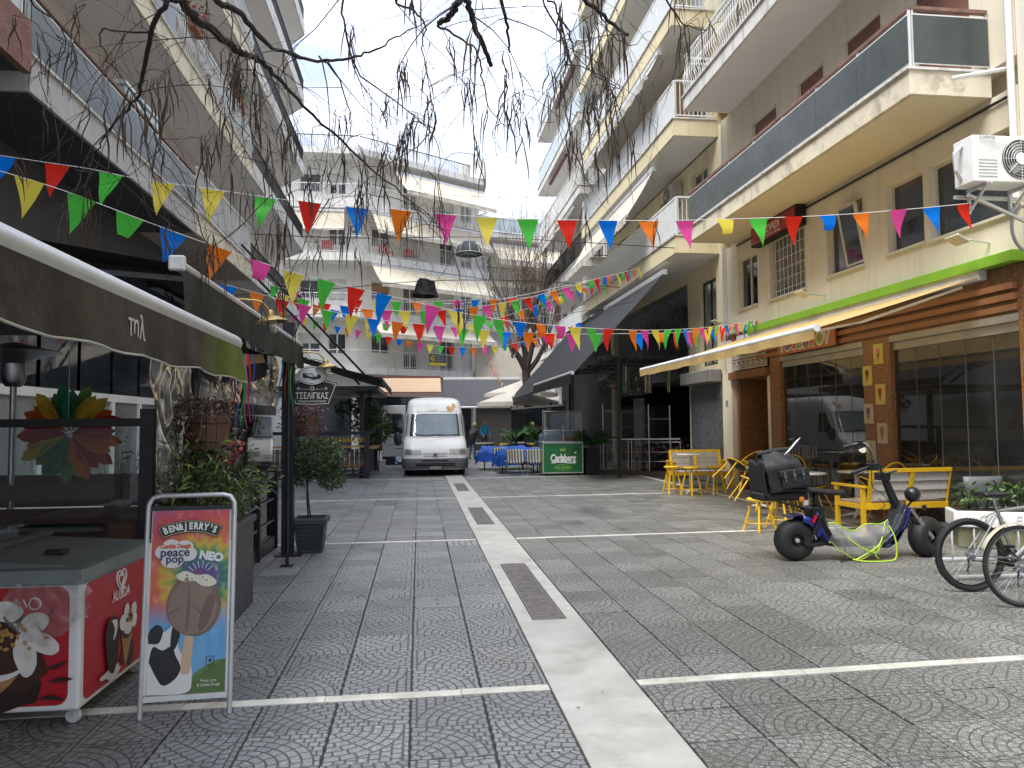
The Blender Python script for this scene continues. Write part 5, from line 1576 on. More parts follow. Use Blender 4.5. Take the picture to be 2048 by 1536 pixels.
# long planter with oleander like shrub
lp = thing('long_planter', 'grey plastic trough planter behind the ice cream poster stand', 'planter', (-1.72, 6.5, 0))
q = MB(); q.box(-1.98, 5.95, .0, -1.5, 7.15, .74); q.box(-2.0, 5.92, .741, -1.48, 7.18, .80)
q.build('trough', pbr('slate_plastic', (.055, .062, .07), .5, var=.1), lp, bevel=.008)
MB().box(-1.96, 5.97, .80, -1.52, 7.13, .806).build('soil', soil, lp)
sb = thing('leafy_shrub', 'dark green narrow leaved shrub in the trough behind the poster stand', 'shrub', (-1.8, 6.5, .8))
q = MB()
tips = []
for k in range(44):
    x, y = rl.uniform(-1.95, -1.55), rl.uniform(6.0, 7.1)
    e = Vector((x + rl.uniform(-.38, .30), y + rl.uniform(-.3, .3), rl.uniform(1.0, 1.48)))
    m_ = Vector((x, y, .8)).lerp(e, .5) + Vector((0, 0, .05))
    q.tube([(x, y, .8), m_, e], [.007, .005, .003], 5)
    tips += [e, m_.lerp(e, .5), m_]
q.build('stem', twigm, sb, kind='stuff')
q = MB()
for p in tips: leaves(q, tuple(p), (.13, .13, .11), 17, .095, .021, 4, rg=rl, droop=.4)
q.build('foliage', [leafd, leafd, leafm, leafl], sb, kind='stuff')
# bare twiggy plant behind the glass
q = MB()
for k in range(26):
    a = rl.uniform(-.6, .9)
    p0 = Vector((-2.35, 6.35, .85)); p1 = p0 + Vector((math.sin(a) * .2, rl.uniform(-.1, .1), .3)); p2 = p1 + Vector((math.sin(a + rl.uniform(-.6, .6)) * .3, 0, rl.uniform(.1, .4)))
    q.tube([p0, p1, p2], [.004, .003, .0015], 4)
bp = thing('dry_plant', 'bare twiggy dry plant behind the corner glass', 'plant', (-2.35, 6.35, .5))
q.build('twigs', pbr('pale_twig', (.20, .14, .10), .8), bp, kind='stuff')
MB().lathe([(.09, .5), (.12, .85), (.11, .86), (.001, .84)], 16, TR(-2.35, 6.35, 0)).build('pot', pbr('clay_pot', (.3, .12, .07), .8), bp, smooth=True)
# potted standard tree
pt = thing('potted_tree', 'small round headed tree in a square slate plastic pot by the post', 'tree', (-1.37, 9.9, 0))
q = MB()
vs = []
def ringsq(h, z): return [(-h, -h, z), (h, -h, z), (h, h, z), (-h, h, z)]
lay = [(.145, 0), (.15, .02), (.185, .355), (.185, .36), (.205, .36), (.215, .375), (.215, .425), (.205, .44), (.185, .44), (.175, .40)]
for h, z in lay: vs += ringsq(h, z)
fs = [(3, 2, 1, 0)] + [(4 * j + i, 4 * j + (i + 1) % 4, 4 * j + 4 + (i + 1) % 4, 4 * j + 4 + i) for j in range(len(lay) - 1) for i in range(4)]
q.F = TR(-1.37, 9.9, 0); q.add(vs, fs)
q.build('pot', pbr('slate_plastic', (.055, .062, .07), .5), pt, bevel=.008, seg=2)
q = MB(TR(-1.37, 9.9, 0))
for k in range(9):
    for s_ in (0, 1):
        h = .152 + .0035 * k * 1.0 + .0
        z = .05 + .033 * k
        hh = .15 + (.185 - .15) * (z - .02) / .335
        q.box(-hh - .003, -hh - .003, z, hh + .003, -hh + .0, z + .006)
q.build('pot_ribs', pbr('slate_plastic', (.055, .062, .07), .5), pt)
MB().box(-1.54, 9.73, .39, -1.2, 10.07, .40).build('soil', soil, pt)
q = MB()
q.tube(smoothpath([(-1.40, 9.9, .38), (-1.42, 9.9, .7), (-1.41, 9.91, 1.0), (-1.36, 9.9, 1.2)], 4), .012, 7)
q.tube(smoothpath([(-1.37, 9.92, .38), (-1.42, 9.93, .8), (-1.38, 9.9, 1.1)], 4), .009, 7)
for k in range(26):
    a, b = rl.uniform(0, 6.28), rl.uniform(-.3, 1.0)
    q.tube([(-1.38, 9.9, 1.0), (-1.33 + .18 * math.cos(a), 9.9 + .18 * math.sin(a), 1.1 + .15 * b), (-1.30 + .32 * math.cos(a), 9.9 + .32 * math.sin(a), 1.1 + .28 * b)], [.006, .004, .002], 4)
q.build('trunk', bark, pt, smooth=True)
q = MB()
leaves(q, (-1.30, 9.9, 1.20), (.35, .30, .25), 3300, .052, .018, 4, rg=rl, shell=.1)
leaves(q, (-1.12, 9.9, .95), (.17, .15, .17), 900, .052, .019, 4, rg=rl)
leaves(q, (-1.50, 9.9, .98), (.15, .15, .15), 600, .052, .019, 4, rg=rl)
q.build('crown', [leafd, leafd, pbr('leaf_grey_green', (.075, .09, .055), .45, var=.3), leafm], pt, kind='stuff')
# ribbons and bandanas tied under second awning end
rbc = [(.45, .03, .03), (.05, .10, .4), (.62, .42, .1), (.03, .3, .1), (.4, .16, .3)]
q = thing('ribbon_bunch', 'red, blue and yellow ribbons hanging from the end of silver tube', 'ribbons', (-1.3, 5.6, 2.1))
for k in range(7):
    m = MB(); x0 = -1.33 + .022 * k; w_ = rl.uniform(.010, .016); L = rl.uniform(.3, .55)
    m.grid(lambda s, t: (x0 + w_ * (s - .5) * (1 - .5 * t) + .012 * math.sin(t * 9 + k), 5.62 + .02 * math.sin(t * 6 + k * 2), 2.13 - L * t), 1, 9)
    m.build('ribbon', cloth('ribbon_%d' % (k % 5), rbc[k % 5], .2), q)
q = thing('ribbon_bunch', 'tan, blue and green pennants hanging by the post under awning end', 'ribbons', (-1.55, 9.2, 2.4))
for k in range(4):
    m = MB(); y0 = 8.2 + k * .36
    m.grid(lambda s, t: (-1.52 + .02 * math.sin(t * 5 + k), y0 + .13 * (s - .5) * (1 - .9 * t), 2.33 - (.42 + .06 * k) * t), 2, 8)
    m.build('pennant', cloth('pennant_h%d' % k, ((.5, .36, .18), (.03, .12, .3), (.42, .12, .02), (.05, .5, .1))[k], .3), q)
q = thing('draped_cloth', 'black cloth with tan band draped under second awning', 'cloth', (-1.6, 7.4, 2.2))
m = MB(); m.grid(lambda s, t: (-1.62 + .03 * math.sin(s * 7), 6.6 + 1.6 * s, 2.36 - (.12 + .22 * math.sin(PI * (.15 + .7 * s))) * t - .1 * s * (1 - t) * 0), 14, 6); m.build('cloth_sheet', cloth('black_cloth', (.02, .02, .024), .05), q, smooth=True)
m = MB(); m.grid(lambda s, t: (-1.60 + .03 * math.sin(s * 7), 6.7 + 1.2 * s + .1 * t, 2.20 + .14 * s - .08 * t), 12, 2); m.build('tan_band', cloth('tan_cloth', (.36, .24, .13), .05), q, smooth=True)

# ---------------------------------------------------------------- freezer
fz = thing('ice_cream_freezer', 'red ice cream chest freezer with white corners and grey sliding lids', 'freezer', (-1.82, 4.37, 0))
Fz = TR(-1.815, 4.36, 0, rz=rad(-1.5))
red = pbr('freezer_red', (.42, .012, .022), .35, var=.05, vs=2, bump=.02)
fw_ = pbr('freezer_white', (.70, .70, .69), .4, var=.05, bump=.02, grime=.2, gcol=(.4, .38, .33))
lidm = pbr('grey_lid_metal', (.20, .235, .235), .42, .3, var=.12, vs=5, grime=.3, gcol=(.2, .2, .19))
q = MB(Fz); q.box(-1.25, 0, .09, 0, 1.0, .765); q.build('body', fw_, fz, bevel=.02, seg=3)
q = MB(Fz)
q.box(-1.27, -.03, .766, .025, 1.02, .845); q.build('lid_rim', lidm, fz, bevel=.008, seg=2)
q = MB(Fz); q.add([(-.62, .0, .846), (.02, .0, .846), (.02, 1.0, .846), (-.62, 1.0, .846), (-.62, .04, .892), (-.03, .04, .852), (-.03, .96, .852), (-.62, .96, .892)], [(3, 2, 1, 0), (4, 5, 6, 7), (0, 1, 5, 4), (1, 2, 6, 5), (2, 3, 7, 6), (3, 0, 4, 7)]); q.build('lid', lidm, fz, bevel=.004)
q = MB(Fz); q.box(-1.25, .02, .847, -.63, .98, .90); q.build('lid', lidm, fz, bevel=.008)
q = MB(Fz); q.box(-.70, .0, .895, -.62, .99, .93); q.build('lid_handle', pbr('lid_grip', (.10, .11, .11), .5), fz, bevel=.008)
q = MB(Fz); q.box(-.34, .30, .872, -.24, .38, .90); q.build('lid_latch', black, fz, bevel=.004)
def rrect(x0, z0, x1, z1, r, n=5):
    P = []
    for (cx, cz, a0) in ((x1 - r, z1 - r, 0), (x0 + r, z1 - r, PI / 2), (x0 + r, z0 + r, PI), (x1 - r, z0 + r, 1.5 * PI)):
        for k in range(n + 1):
            a = a0 + PI / 2 * k / n
            P.append((cx + r * math.cos(a), cz + r * math.sin(a)))
    return P
MB(Fz @ TR(0, -.003, 0)).poly(rrect(-1.2, .125, -.055, .752, .06), .004).build('front_panel', red, fz)
SD = Fz @ TR(.004, 0, 0, rz=PI / 2)          # side panel frame: local x runs back, faces +X
MB(SD @ TR(0, -.001, 0)).poly(rrect(.05, .125, .965, .752, .05), .004).build('side_panel', red, fz)
# printed ice creams: flat shapes, each a little proud of the panel
pk = dict(choc=(.055, .022, .014), cream=(.72, .68, .62), wafer=(.36, .19, .07), nut=(.45, .24, .07), milk=(.62, .58, .5), dark=(.03, .012, .01), white=(.75, .73, .72))
def pmat(k): return pbr('print_' + k, pk[k], .4, var=(.3 if k in ('wafer', 'nut') else .12), vs=(30 if k in ('wafer', 'nut') else 9), bump=.02)
cnt = [0]
def blob(F, pts, k, name='print_shape', par=None):
    cnt[0] += 1
    P = smoothpath([(x, 0, z) for x, z in pts] + [(pts[0][0], 0, pts[0][1])], 5)[:-1]
    MB(F @ TR(0, -.0055 - .0004 * cnt[0], 0)).poly([(p.x, p.z) for p in P], 0).build(name, pmat(k), par or fz)
def circ(cx, cz, rx, rz, n=9, j=.12, sd=1, rot=0):
    r_ = random.Random(sd)
    return [(cx + rx * math.cos(2 * PI * i / n) * (1 + r_.uniform(-j, j)) * math.cos(rot) - rz * math.sin(2 * PI * i / n) * math.sin(rot), cz + rx * math.cos(2 * PI * i / n) * math.sin(rot) + rz * math.sin(2 * PI * i / n) * (1 + r_.uniform(-j, j)) * math.cos(rot)) for i in range(n)]
blob(Fz, circ(-.42, .22, .28, .12, 11, .35, 4), 'dark')
blob(Fz, circ(-.30, .30, .13, .10, 9, .3, 5), 'choc')
blob(Fz, [(-.72, .40), (-.30, .36), (-.42, .18), (-.60, .13), (-.75, .2)], 'wafer')
blob(Fz, circ(-.48, .46, .30, .19, 11, .1, 6), 'choc')
blob(Fz, [(-.76, .38), (-.55, .31), (-.36, .30), (-.24, .36), (-.26, .33), (-.38, .265), (-.56, .27), (-.77, .34)], 'white')
for i, (cx, cz, ax, az, ro) in enumerate(((-.38, .63, .09, .055, 0), (-.60, .55, .13, .06, .3), (-.56, .47, .13, .05, .15), (-.64, .40, .11, .055, -.2), (-.27, .40, .06, .11, .1), (-.19, .46, .10, .05, -.5), (-.23, .56, .08, .055, .5))):
    blob(Fz, circ(cx, cz, ax, az, 10, .1, i, ro), 'cream')
    blob(Fz, circ(cx * .96, cz - .004, ax * .4, az * .3, 7, .2, i + 20, ro), 'milk')
for i in range(34):
    a = rl.uniform(0, 6.28); d_ = abs(rl.gauss(0, .1))
    blob(Fz, circ(-.36 + d_ * math.cos(a) * 1.2, .52 + d_ * math.sin(a) * .7, rl.uniform(.009, .02), rl.uniform(.007, .012), 5, .2, i, rl.uniform(0, 3)), 'nut')
for i, (a, b) in enumerate((((-.16, .33), (-.05, .37)), ((-.15, .26), (-.02, .27)), ((-.2, .17), (-.06, .16)))):
    blob(Fz, [a, ((a[0] + b[0]) / 2, a[1] + .02), b, ((a[0] + b[0]) / 2, a[1] - .005)], 'dark')
q = MB(Fz @ TR(0, -.006, 0)); q.torus(TR(-.23, .0, .665, rx=PI / 2), .03, .004, 16, 4); q.bar((-.29, 0, .69), (-.27, 0, .65), .008, .002, up=(0, 1, 0)); q.build('print_shape', pmat('white'), fz)
cnt[0] = 0
SD0 = SD
SD = SD0 @ TR(.06, 0, .02) @ Matrix.Diagonal((.88, 1, .80, 1))
blob(SD, circ(.62, .26, .12, .11, 11, .3, 9), 'choc')
blob(SD, [(.50, .48), (.74, .48), (.66, .30), (.60, .17), (.57, .2)], 'wafer')
blob(SD, circ(.62, .47, .13, .10, 10, .1, 2), 'choc')
for i, (cx, cz, ax, az, ro) in enumerate(((.60, .57, .045, .06, 0), (.72, .56, .05, .05, .4), (.53, .50, .05, .06, .2), (.73, .47, .045, .06, -.2), (.62, .44, .07, .05, 0))): blob(SD, circ(cx, cz, ax, az, 9, .1, i, ro), 'cream')
for i in range(14): blob(SD, circ(.63 + rl.gauss(0, .03), .52 + rl.gauss(0, .03), .014, .009, 5, .2, i), 'nut')
blob(SD, circ(.36, .20, .13, .05, 11, .5, 3), 'milk')
blob(SD, [(.24, .47), (.28, .575), (.37, .59), (.44, .55), (.46, .40), (.42, .24), (.36, .18), (.29, .25)], 'dark')
blob(SD, [(.33, .57), (.42, .55), (.41, .46), (.36, .42), (.38, .50)], 'cream')
SD = SD0
hw_ = pbr('logo_white', (.78, .76, .75), .45, bump=0)
q = MB(SD @ TR(.50, -.006, .685))
def heart(s, k):
    return [(s * .045 * 16 * math.sin(t) ** 3 / 16, 0, s * (.045 * (13 * math.cos(t) - 5 * math.cos(2 * t) - 2 * math.cos(3 * t) - math.cos(4 * t)) / 14)) for t in [PI * (.12 + 1.76 * i / k) for i in range(k + 1)]]
q.tube(heart(1.5, 26), .006, 5); q.tube(heart(.85, 22), .005, 5); q.build('heart_logo', hw_, fz)
text('ALGIDA', .085, SD @ TR(.50, -.008, .60), hw_, fz, ext=.0005, bold=.0015, sx=.8)
cas = Fz
for (x, y) in ((-.06, .08), (-1.18, .08), (-.06, .92), (-1.18, .92)):
    q = MB(Fz); q.lathe([(.001, -.014), (.036, -.014), (.042, -.006), (.042, .006), (.036, .014), (.001, .014)], 18, TR(x, y, .042, rx=PI / 2))
    w_ = q.build('castor', pbr('castor_grey', (.5, .5, .5), .5), fz, smooth=True)
    q = MB(Fz); q.box(x - .03, y - .02, .075, x + .03, y + .02, .09); q.bar((x, y - .018, .04), (x, y - .018, .08), .02, .004); q.bar((x, y + .018, .04), (x, y + .018, .08), .02, .004); q.build('castor_fork', galv, w_)
bg_ = thing('plastic_bag', 'clear crumpled plastic hanging over the freezer corner', 'plastic bag', (-1.84, 4.33, .7))
def crum(s, t):
    return (-.36 + .42 * s + .015 * math.sin(t * 14 + s * 5), -.035 - .010 * abs(math.sin(s * 9 + t * 4)) * (.3 + .5 * t) - .0025 * math.sin(s * 31 - t * 9), .775 - (.16 + .16 * math.sin(PI * (.2 + .7 * s)) ** 2) * t + .01 * math.sin(s * 23))
q = MB(Fz); q.grid(crum, 26, 16); q.build('film', clearglass('thin_film', (.93, .93, .94), 1.3, .08, .10), bg_, smooth=True)

# ---------------------------------------------------------------- poster stand
ab = thing('poster_stand', 'steel tube pavement stand with rainbow ice cream poster', 'pavement sign', (-1.29, 4.5, 0))
A = TR(-1.295, 4.45, 0, rz=rad(3), rx=-rad(5))
q = MB(A)
P = [(-.235, 0, 0), (-.235, 0, 1.12), (-.232, 0, 1.17), (-.21, 0, 1.205), (-.17, 0, 1.215), (.17, 0, 1.215), (.21, 0, 1.205), (.232, 0, 1.17), (.235, 0, 1.12), (.235, 0, 0)]
q.tube(P, .0135, 10); q.build('tube_frame', galv, ab, smooth=True)
q = MB(A); q.box(-.215, .004, .10, .215, .03, 1.15); q.build('board', whitem, ab, bevel=.003)
q = MB(A); q.box(-.22, .0, 1.13, .22, .012, 1.155); q.build('clamp_rail', black, ab)
q = MB(A); q.box(-.222, -.004, .085, .222, .02, .115); q.box(-.225, -.004, .12, -.208, .01, .95); q.box(.208, -.004, .12, .225, .01, .95); q.build('clip_rail', whitem, ab, bevel=.002)
B_ = TR(-1.295, 4.45, 0, rz=rad(3), rx=rad(14)) @ TR(0, .28, 0)
q = MB()
q.bar(tuple(A @ Vector((-.235, 0, .95))), (-1.59, 4.80, .0), .022); q.bar(tuple(A @ Vector((.235, 0, .95))), (-1.15, 4.80, .0), .022); q.bar((-1.59, 4.79, .05), (-1.15, 4.79, .05), .018)
q.build('rear_leg', galv, ab)
def poster_mat():
    m, nt, bs = newmat('rainbow_poster_print')
    uvn = nt.nodes.new('ShaderNodeUVMap'); sp = nt.nodes.new('ShaderNodeSeparateXYZ'); nt.links.new(uvn.outputs[0], sp.inputs[0])
    u, v = sp.outputs[0], sp.outputs[1]
    dx = mth(nt, 'MULTIPLY', mth(nt, 'SUBTRACT', u, .68), .43); dy = mth(nt, 'SUBTRACT', v, .62)
    r = mth(nt, 'SQRT', mth(nt, 'ADD', mth(nt, 'MULTIPLY', dx, dx), mth(nt, 'MULTIPLY', dy, dy)))
    an = mth(nt, 'ARCTAN2', dy, dx)
    nz = noise(nt, uvn.outputs[0], 5, 5, .6)
    rr = mth(nt, 'ADD', mth(nt, 'MULTIPLY', r, 2.0), mth(nt, 'MULTIPLY', mth(nt, 'SUBTRACT', nz, .5), .35))
    rr = mth(nt, 'ADD', rr, mth(nt, 'MULTIPLY', mth(nt, 'SINE', mth(nt, 'MULTIPLY', an, 19.0)), .035))
    c = ramp(nt, rr, [(0, (.5, .05, .07)), (.08, (.17, .06, .24)), (.16, (.05, .10, .26)), (.26, (.06, .22, .13)), (.34, (.2, .33, .08)), (.42, (.65, .42, .06)), (.52, (.66, .17, .07)), (.75, (.58, .07, .09)), (1.0, (.42, .12, .28))])
    st = noise(nt, uvn.outputs[0], 11, 4, .6)
    c = mixc(nt, ramp(nt, st, [(.55, (0, 0, 0)), (.72, (.6, .6, .6))]), c, (.8, .55, .45))
    sky = ramp(nt, nz, [(.3, (.10, .33, .62)), (.7, (.2, .45, .7))])
    c = mixc(nt, ramp(nt, mth(nt, 'ADD', v, mth(nt, 'MULTIPLY', nz, .12)), [(.42, (1, 1, 1)), (.56, (0, 0, 0))]), c, sky)
    nt.links.new(c, bs.inputs['Base Color']); bs.inputs['Roughness'].default_value = .4
    return m
q = MB(A @ TR(0, .0, 0))
q.add([(-.208, -.0, .118), (.208, 0, .118), (.208, 0, 1.128), (-.208, 0, 1.128)], [(0, 1, 2, 3)], [[(0, 0), (1, 0), (1, 1), (0, 1)]])
q.build('poster', poster_mat(), ab)
cnt[0] = 0
def pst(pts, c, nm='print_shape', sm=True):
    cnt[0] += 1
    P = [(p.x, p.z) for p in smoothpath([(x, 0, z) for x, z in pts] + [(pts[0][0], 0, pts[0][1])], 5)[:-1]] if sm else pts
    MB(A @ TR(0, -.0012 - .0004 * cnt[0], 0)).poly(P, 0).build(nm, pbr('ink_%02x%02x%02x' % tuple(int(x * 255) for x in c), c, .4, bump=0, var=.05), ab)
pst([(-.208, .118), (.208, .118), (.208, .30), (.15, .29), (.06, .24), (-.02, .17), (-.1, .16), (-.208, .20)], (.13, .22, .05), sm=False)
pst([(.208, .118), (-.02, .118), (.03, .19), (.12, .25), (.208, .30)], (.10, .17, .05), sm=False)
# generic dairy cow shape: white body with black patches
pst([(-.205, .125), (.0, .125), (.03, .2), (.02, .28), (-.03, .34), (-.05, .40), (-.03, .47), (-.07, .50), (-.12, .46), (-.17, .47), (-.205, .44)], (.75, .75, .72))
pst([(-.2, .30), (-.16, .22), (-.12, .17), (-.06, .2), (-.03, .26), (-.06, .33), (-.08, .38), (-.13, .36), (-.18, .38)], (.02, .02, .025))
pst([(-.205, .40), (-.15, .40), (-.13, .47), (-.165, .50), (-.205, .46)], (.02, .02, .025))
pst([(-.09, .36), (-.06, .37), (-.035, .47), (-.065, .52), (-.085, .46)], (.02, .02, .025))
# ice lolly
pst([(.035, .44), (-.01, .44), (-.03, .25), (.0, .225), (.02, .25)], (.62, .45, .28))
pst(circ(.03, .60, .145, .175, 14, .03, 2), (.20, .125, .095))
pst(circ(.022, .59, .13, .155, 14, .03, 2), (.27, .185, .145))
pst(circ(.10, .56, .03, .11, 8, .05, 3, -.3), (.18, .115, .09))
pst([(.0, .74), (.01, .6), (.0, .47), (-.012, .47), (-.006, .6)], (.19, .12, .095))
pst([(-.005, .61), (-.1, .55), (-.105, .56)], (.19, .12, .095))
pst([(.005, .61), (.09, .53), (.1, .54)], (.19, .12, .095))
pst([(-.07, .77), (-.02, .79), (.04, .765), (.10, .765), (.15, .725), (.12, .70), (.07, .705), (.03, .73), (-.02, .73), (-.06, .745)], (.74, .72, .58))
for i in range(12): pst(circ(rl.uniform(-.04, .12), rl.uniform(.725, .765), .006, .004, 5, .2, i), (.25, .15, .08))
# words
arc = []
def arcband(cx, cz, r0_, r1_, a0, a1, n=14): return [(cx + r1_ * math.sin(a0 + (a1 - a0) * i / n), cz + r1_ * math.cos(a0 + (a1 - a0) * i / n)) for i in range(n + 1)] + [(cx + r0_ * math.sin(a1 + (a0 - a1) * i / n), cz + r0_ * math.cos(a1 + (a0 - a1) * i / n)) for i in range(n + 1)]
pst(arcband(0, .66, .345, .415, -.44, .44), (.03, .028, .02), sm=False)
pst(arcband(0, .66, .349, .411, -.43, .43), (.6, .5, .35), sm=False)
pst(arcband(0, .66, .352, .408, -.425, .425), (.03, .028, .02), sm=False)
pw_ = pbr('poster_white', (.8, .8, .78), .4, bump=0)
for i, ch in enumerate("BEN&JERRY'S"):
    a = -.36 + .073 * i + (.0 if i < 10 else -.015)
    text(ch, .052, A @ TR(0, -(.004 + .0004 * cnt[0]), .66) @ TR(ry=a) @ TR(0, 0, .380), pw_, ab, ext=.0003, bold=.0022, sx=.78)
for (cx, cz, a_, b_) in ((-.10, .93, .05, .038), (-.03, .925, .05, .035), (-.14, .90, .045, .04), (-.08, .88, .07, .05), (-.01, .885, .05, .04), (-.09, .845, .06, .035)):
    pst(circ(cx, cz, a_, b_, 10, .02, 1), (.76, .76, .74))
text('Cookie Dough', .034, A @ TR(-.075, -(.004 + .0004 * cnt[0]), .93), pbr('poster_orange', (.62, .10, .02), .4, bump=0), ab, ext=.0003, bold=.0012, sx=.8)
text('peace', .068, A @ TR(-.078, -(.004 + .0004 * cnt[0]), .895), pbr('poster_ink', (.05, .04, .12), .4, bump=0), ab, ext=.0003, bold=.0014)
text('pop', .062, A @ TR(-.078, -(.004 + .0004 * cnt[0]), .858), MATS['poster_ink'], ab, ext=.0003, bold=.0014)
text('NEO', .062, A @ TR(.115, -.004, .865) @ TR(ry=.18), pw_, ab, ext=.0003, bold=.0038)
for i in range(6):
    a = -.9 + i * .36
    q = MB(A @ TR(.06, -.008, .76) @ TR(ry=a)); q.box(-.0015, 0, .045, .0015, .0005, .085); q.build('print_ray', pw_, ab)
text('Peace, Love', .022, A @ TR(.12, -.005, .185), pw_, ab, ext=.0003, sx=.8); text('& Cookie Dough', .022, A @ TR(.12, -.005, .162), pw_, ab, ext=.0003, sx=.8)
q = MB(A @ TR(.125, -.005, .285))
for a, b in (((-.02, -.02), (.02, -.02)), ((.02, -.02), (.02, .03)), ((.02, .03), (-.02, .03)), ((-.02, .03), (-.02, -.02))): q.bar((a[0], 0, a[1]), (b[0], 0, b[1]), .003, .001, up=(0, 1, 0))
q.disc(TR(0, 0, .008, rx=PI / 2), .009, 10); q.bar((0, 0, -.02), (0, 0, -.045), .003, .001, up=(0, 1, 0)); q.build('print_shape', pbr('ink_black', (.03, .03, .03), .4, bump=0), ab)

# ---------------------------------------------------------------- farther terrace on the left
tw = pbr('orange_brown_wood', (.24, .11, .04), .5, var=.2, vs=8, rnd=.12)
e2 = thing('timber_terrace', 'black timber terrace bar with wooden counters far on the left', 'enclosure', (-3, 24.5, 0))
for (x, y, z1) in ((-1.55, 22.9, 1.38), (-3.6, 22.9, 2.6), (-1.5, 26.6, 1.4), (-1.75, 23.6, 2.6), (-5.5, 22.9, 2.6), (-1.75, 27.5, 2.6)):
    MB().box(x - .07, y - .07, 0, x + .07, y + .07, z1).build('post', navy, e2)
for (p, q_, w, h) in (((-5.5, 22.9, 1.36), (-1.5, 22.9, 1.36), .06, .1), ((-1.55, 22.95, 1.36), (-1.5, 26.6, 1.38), .06, .1), ((-5.5, 22.9, .12), (-1.5, 22.9, .12), .06, .08), ((-5.5, 22.9, .24), (-1.5, 22.9, .24), .06, .05)):
    MB().bar(p, q_, w, h).build('rail', navy, e2)
MB().box(-5.6, 22.75, .93, -1.62, 23.2, .98).build('counter_top', pbr('honey_wood', (.42, .24, .09), .5), e2)
MB().box(-1.62, 23.3, .86, -1.3, 26.6, .90).build('counter_top', MATS['honey_wood'], e2)
for k in range(26): MB().box(-5.4 + k * .145, 23.05, .3, -5.4 + k * .145 + .12, 23.08, .88).build('slat', tw, e2)
MB().box(-5.4, 23.0, .36, -1.75, 23.3, .42).build('bench_seat', MATS['honey_wood'], e2)
MB().box(-5.5, 22.88, .42, -1.6, 22.89, .92).build('pane', glass, e2)
MB().box(-5.5, 22.88, 1.0, -1.6, 22.89, 1.32).build('pane', glass, e2)
MB().box(-1.56, 23.1, .1, -1.54, 26.5, .85).build('side_board', navy, e2)
q = MB()
q.add([(-5.8, 22.6, 2.62), (-1.2, 22.6, 2.62), (-1.2, 29, 2.62), (-5.8, 29, 2.62), (-5.8, 22.6, 2.75), (-1.2, 22.6, 2.75), (-1.2, 29, 2.75), (-5.8, 29, 2.75)], [(3, 2, 1, 0), (4, 5, 6, 7), (0, 1, 5, 4), (1, 2, 6, 5), (2, 3, 7, 6), (3, 0, 4, 7)])
q.build('roof_frame', black, e2)
ys = pbr('yellow_script', (.7, .5, .03), .5)
for (x, s_) in ((-2.15, 'μεζεδοπωλείο'), (-3.1, 'ούζο'), (-4.4, 'κρασί')): text(s_, .2, TR(x, 22.86, 1.15), ys, e2, ext=.001)
awn('terrace_awning', 'charcoal awning raised over the far timber terrace', frameX(-6, 1), 22.0, 29.5, 1.3, 5.3 - 1.2, 4.9, 2.95, grey_aw, val=.2, vmat=dkcan, bar=black, arms=False)
for i, (p, q_) in enumerate((((-4.85, 21.2, 6.6), (-1.38, 22.5, 2.85)), ((-4.3, 20.6, 5.55), (-1.75, 22.6, 2.8)))):
    t_ = thing('stay_pole', ('upper long black stay pole slanting down to the far timber terrace', 'lower long black stay pole slanting down to the far timber terrace')[i], 'pole', p, group='slanting stay poles')
    MB().tube([p, q_], .035, 8).build('shaft', black, t_, smooth=True)
for i, (x, y, z) in enumerate(((-1.35, 25.5, 1.0), (-2.0, 27.6, 1.2))):
    t_ = thing('climbing_plant', ('leafy climber at the outer corner of the far timber terrace', 'leafy climber deeper along the far timber terrace')[i], 'plant', (x, y, 0), group='climbers on the far terrace')
    q = MB(); q.tube([(x, y, 0), (x + .05, y, 1.0), (x - .1, y, 2.0)], .02, 6); q.build('stem', twigm, t_)
    q = MB(); leaves(q, (x, y, 1.55), (.42, .35, .65), 520, .13, .085, 3, rg=rl); leaves(q, (x - .5, y, 2.2), (.5, .3, .3), 260, .13, .085, 3, rg=rl)
    q.build('foliage', [leafd, leafm, leafm], t_, kind='stuff')
for i in range(7):
    x, y = -5.0 + i * .55, 24.0 + (i % 2) * .9
    t_ = thing('bar_stool', ['dark bar stool at the outer left of far counter', 'second dark stool from the left behind far counter', 'dark stool behind the middle left of far counter', 'dark stool just behind the yellow script of far counter', 'dark stool right of the yellow script behind far counter', 'dark stool second from the outer corner of far counter', 'dark stool nearest the outer corner of far counter'][i], 'stool', (x, y, 0), group='dark stools in the far terrace')
    MB().lathe([(.001, .70), (.17, .70), (.17, .74), (.001, .74)], 14, TR(x, y, 0)).build('seat', tw, t_)
    for k in range(4):
        a = PI / 4 + k * PI / 2
        MB().bar((x + .2 * math.cos(a), y + .2 * math.sin(a), 0), (x + .1 * math.cos(a), y + .1 * math.sin(a), .7), .03).build('leg', black, t_)
for (x, y, z, s_, c_, nm, l) in ((-1.2, 30.5, 0, .5, (.03, .03, .035), 'storage_crate', 'black crate on the paving by the open van door'), (-1.42, 28.6, 0, .32, (.7, .7, .68), 'white_bucket', 'white bucket on the paving left of the van')):
    t_ = thing(nm, l, nm.split('_')[1], (x, y, z))
    q = MB(); q.box(x - s_ / 2, y - s_ / 2, z, x + s_ / 2, y + s_ / 2, z + s_ * .7); q.build('shell', pbr(nm, c_, .5), t_, bevel=.02)
    q = MB(); q.box(x - s_ / 2 - .02, y - s_ / 2 - .02, z + s_ * .7 + .001, x + s_ / 2 + .02, y + s_ / 2 + .02, z + s_ * .7 + .05); q.build('rim', pbr(nm, c_, .5), t_, bevel=.01)
hr = thing('hose_reel', 'blue hose reel on the ground beside the van', 'hose reel', (-.75, 30.2, 0))
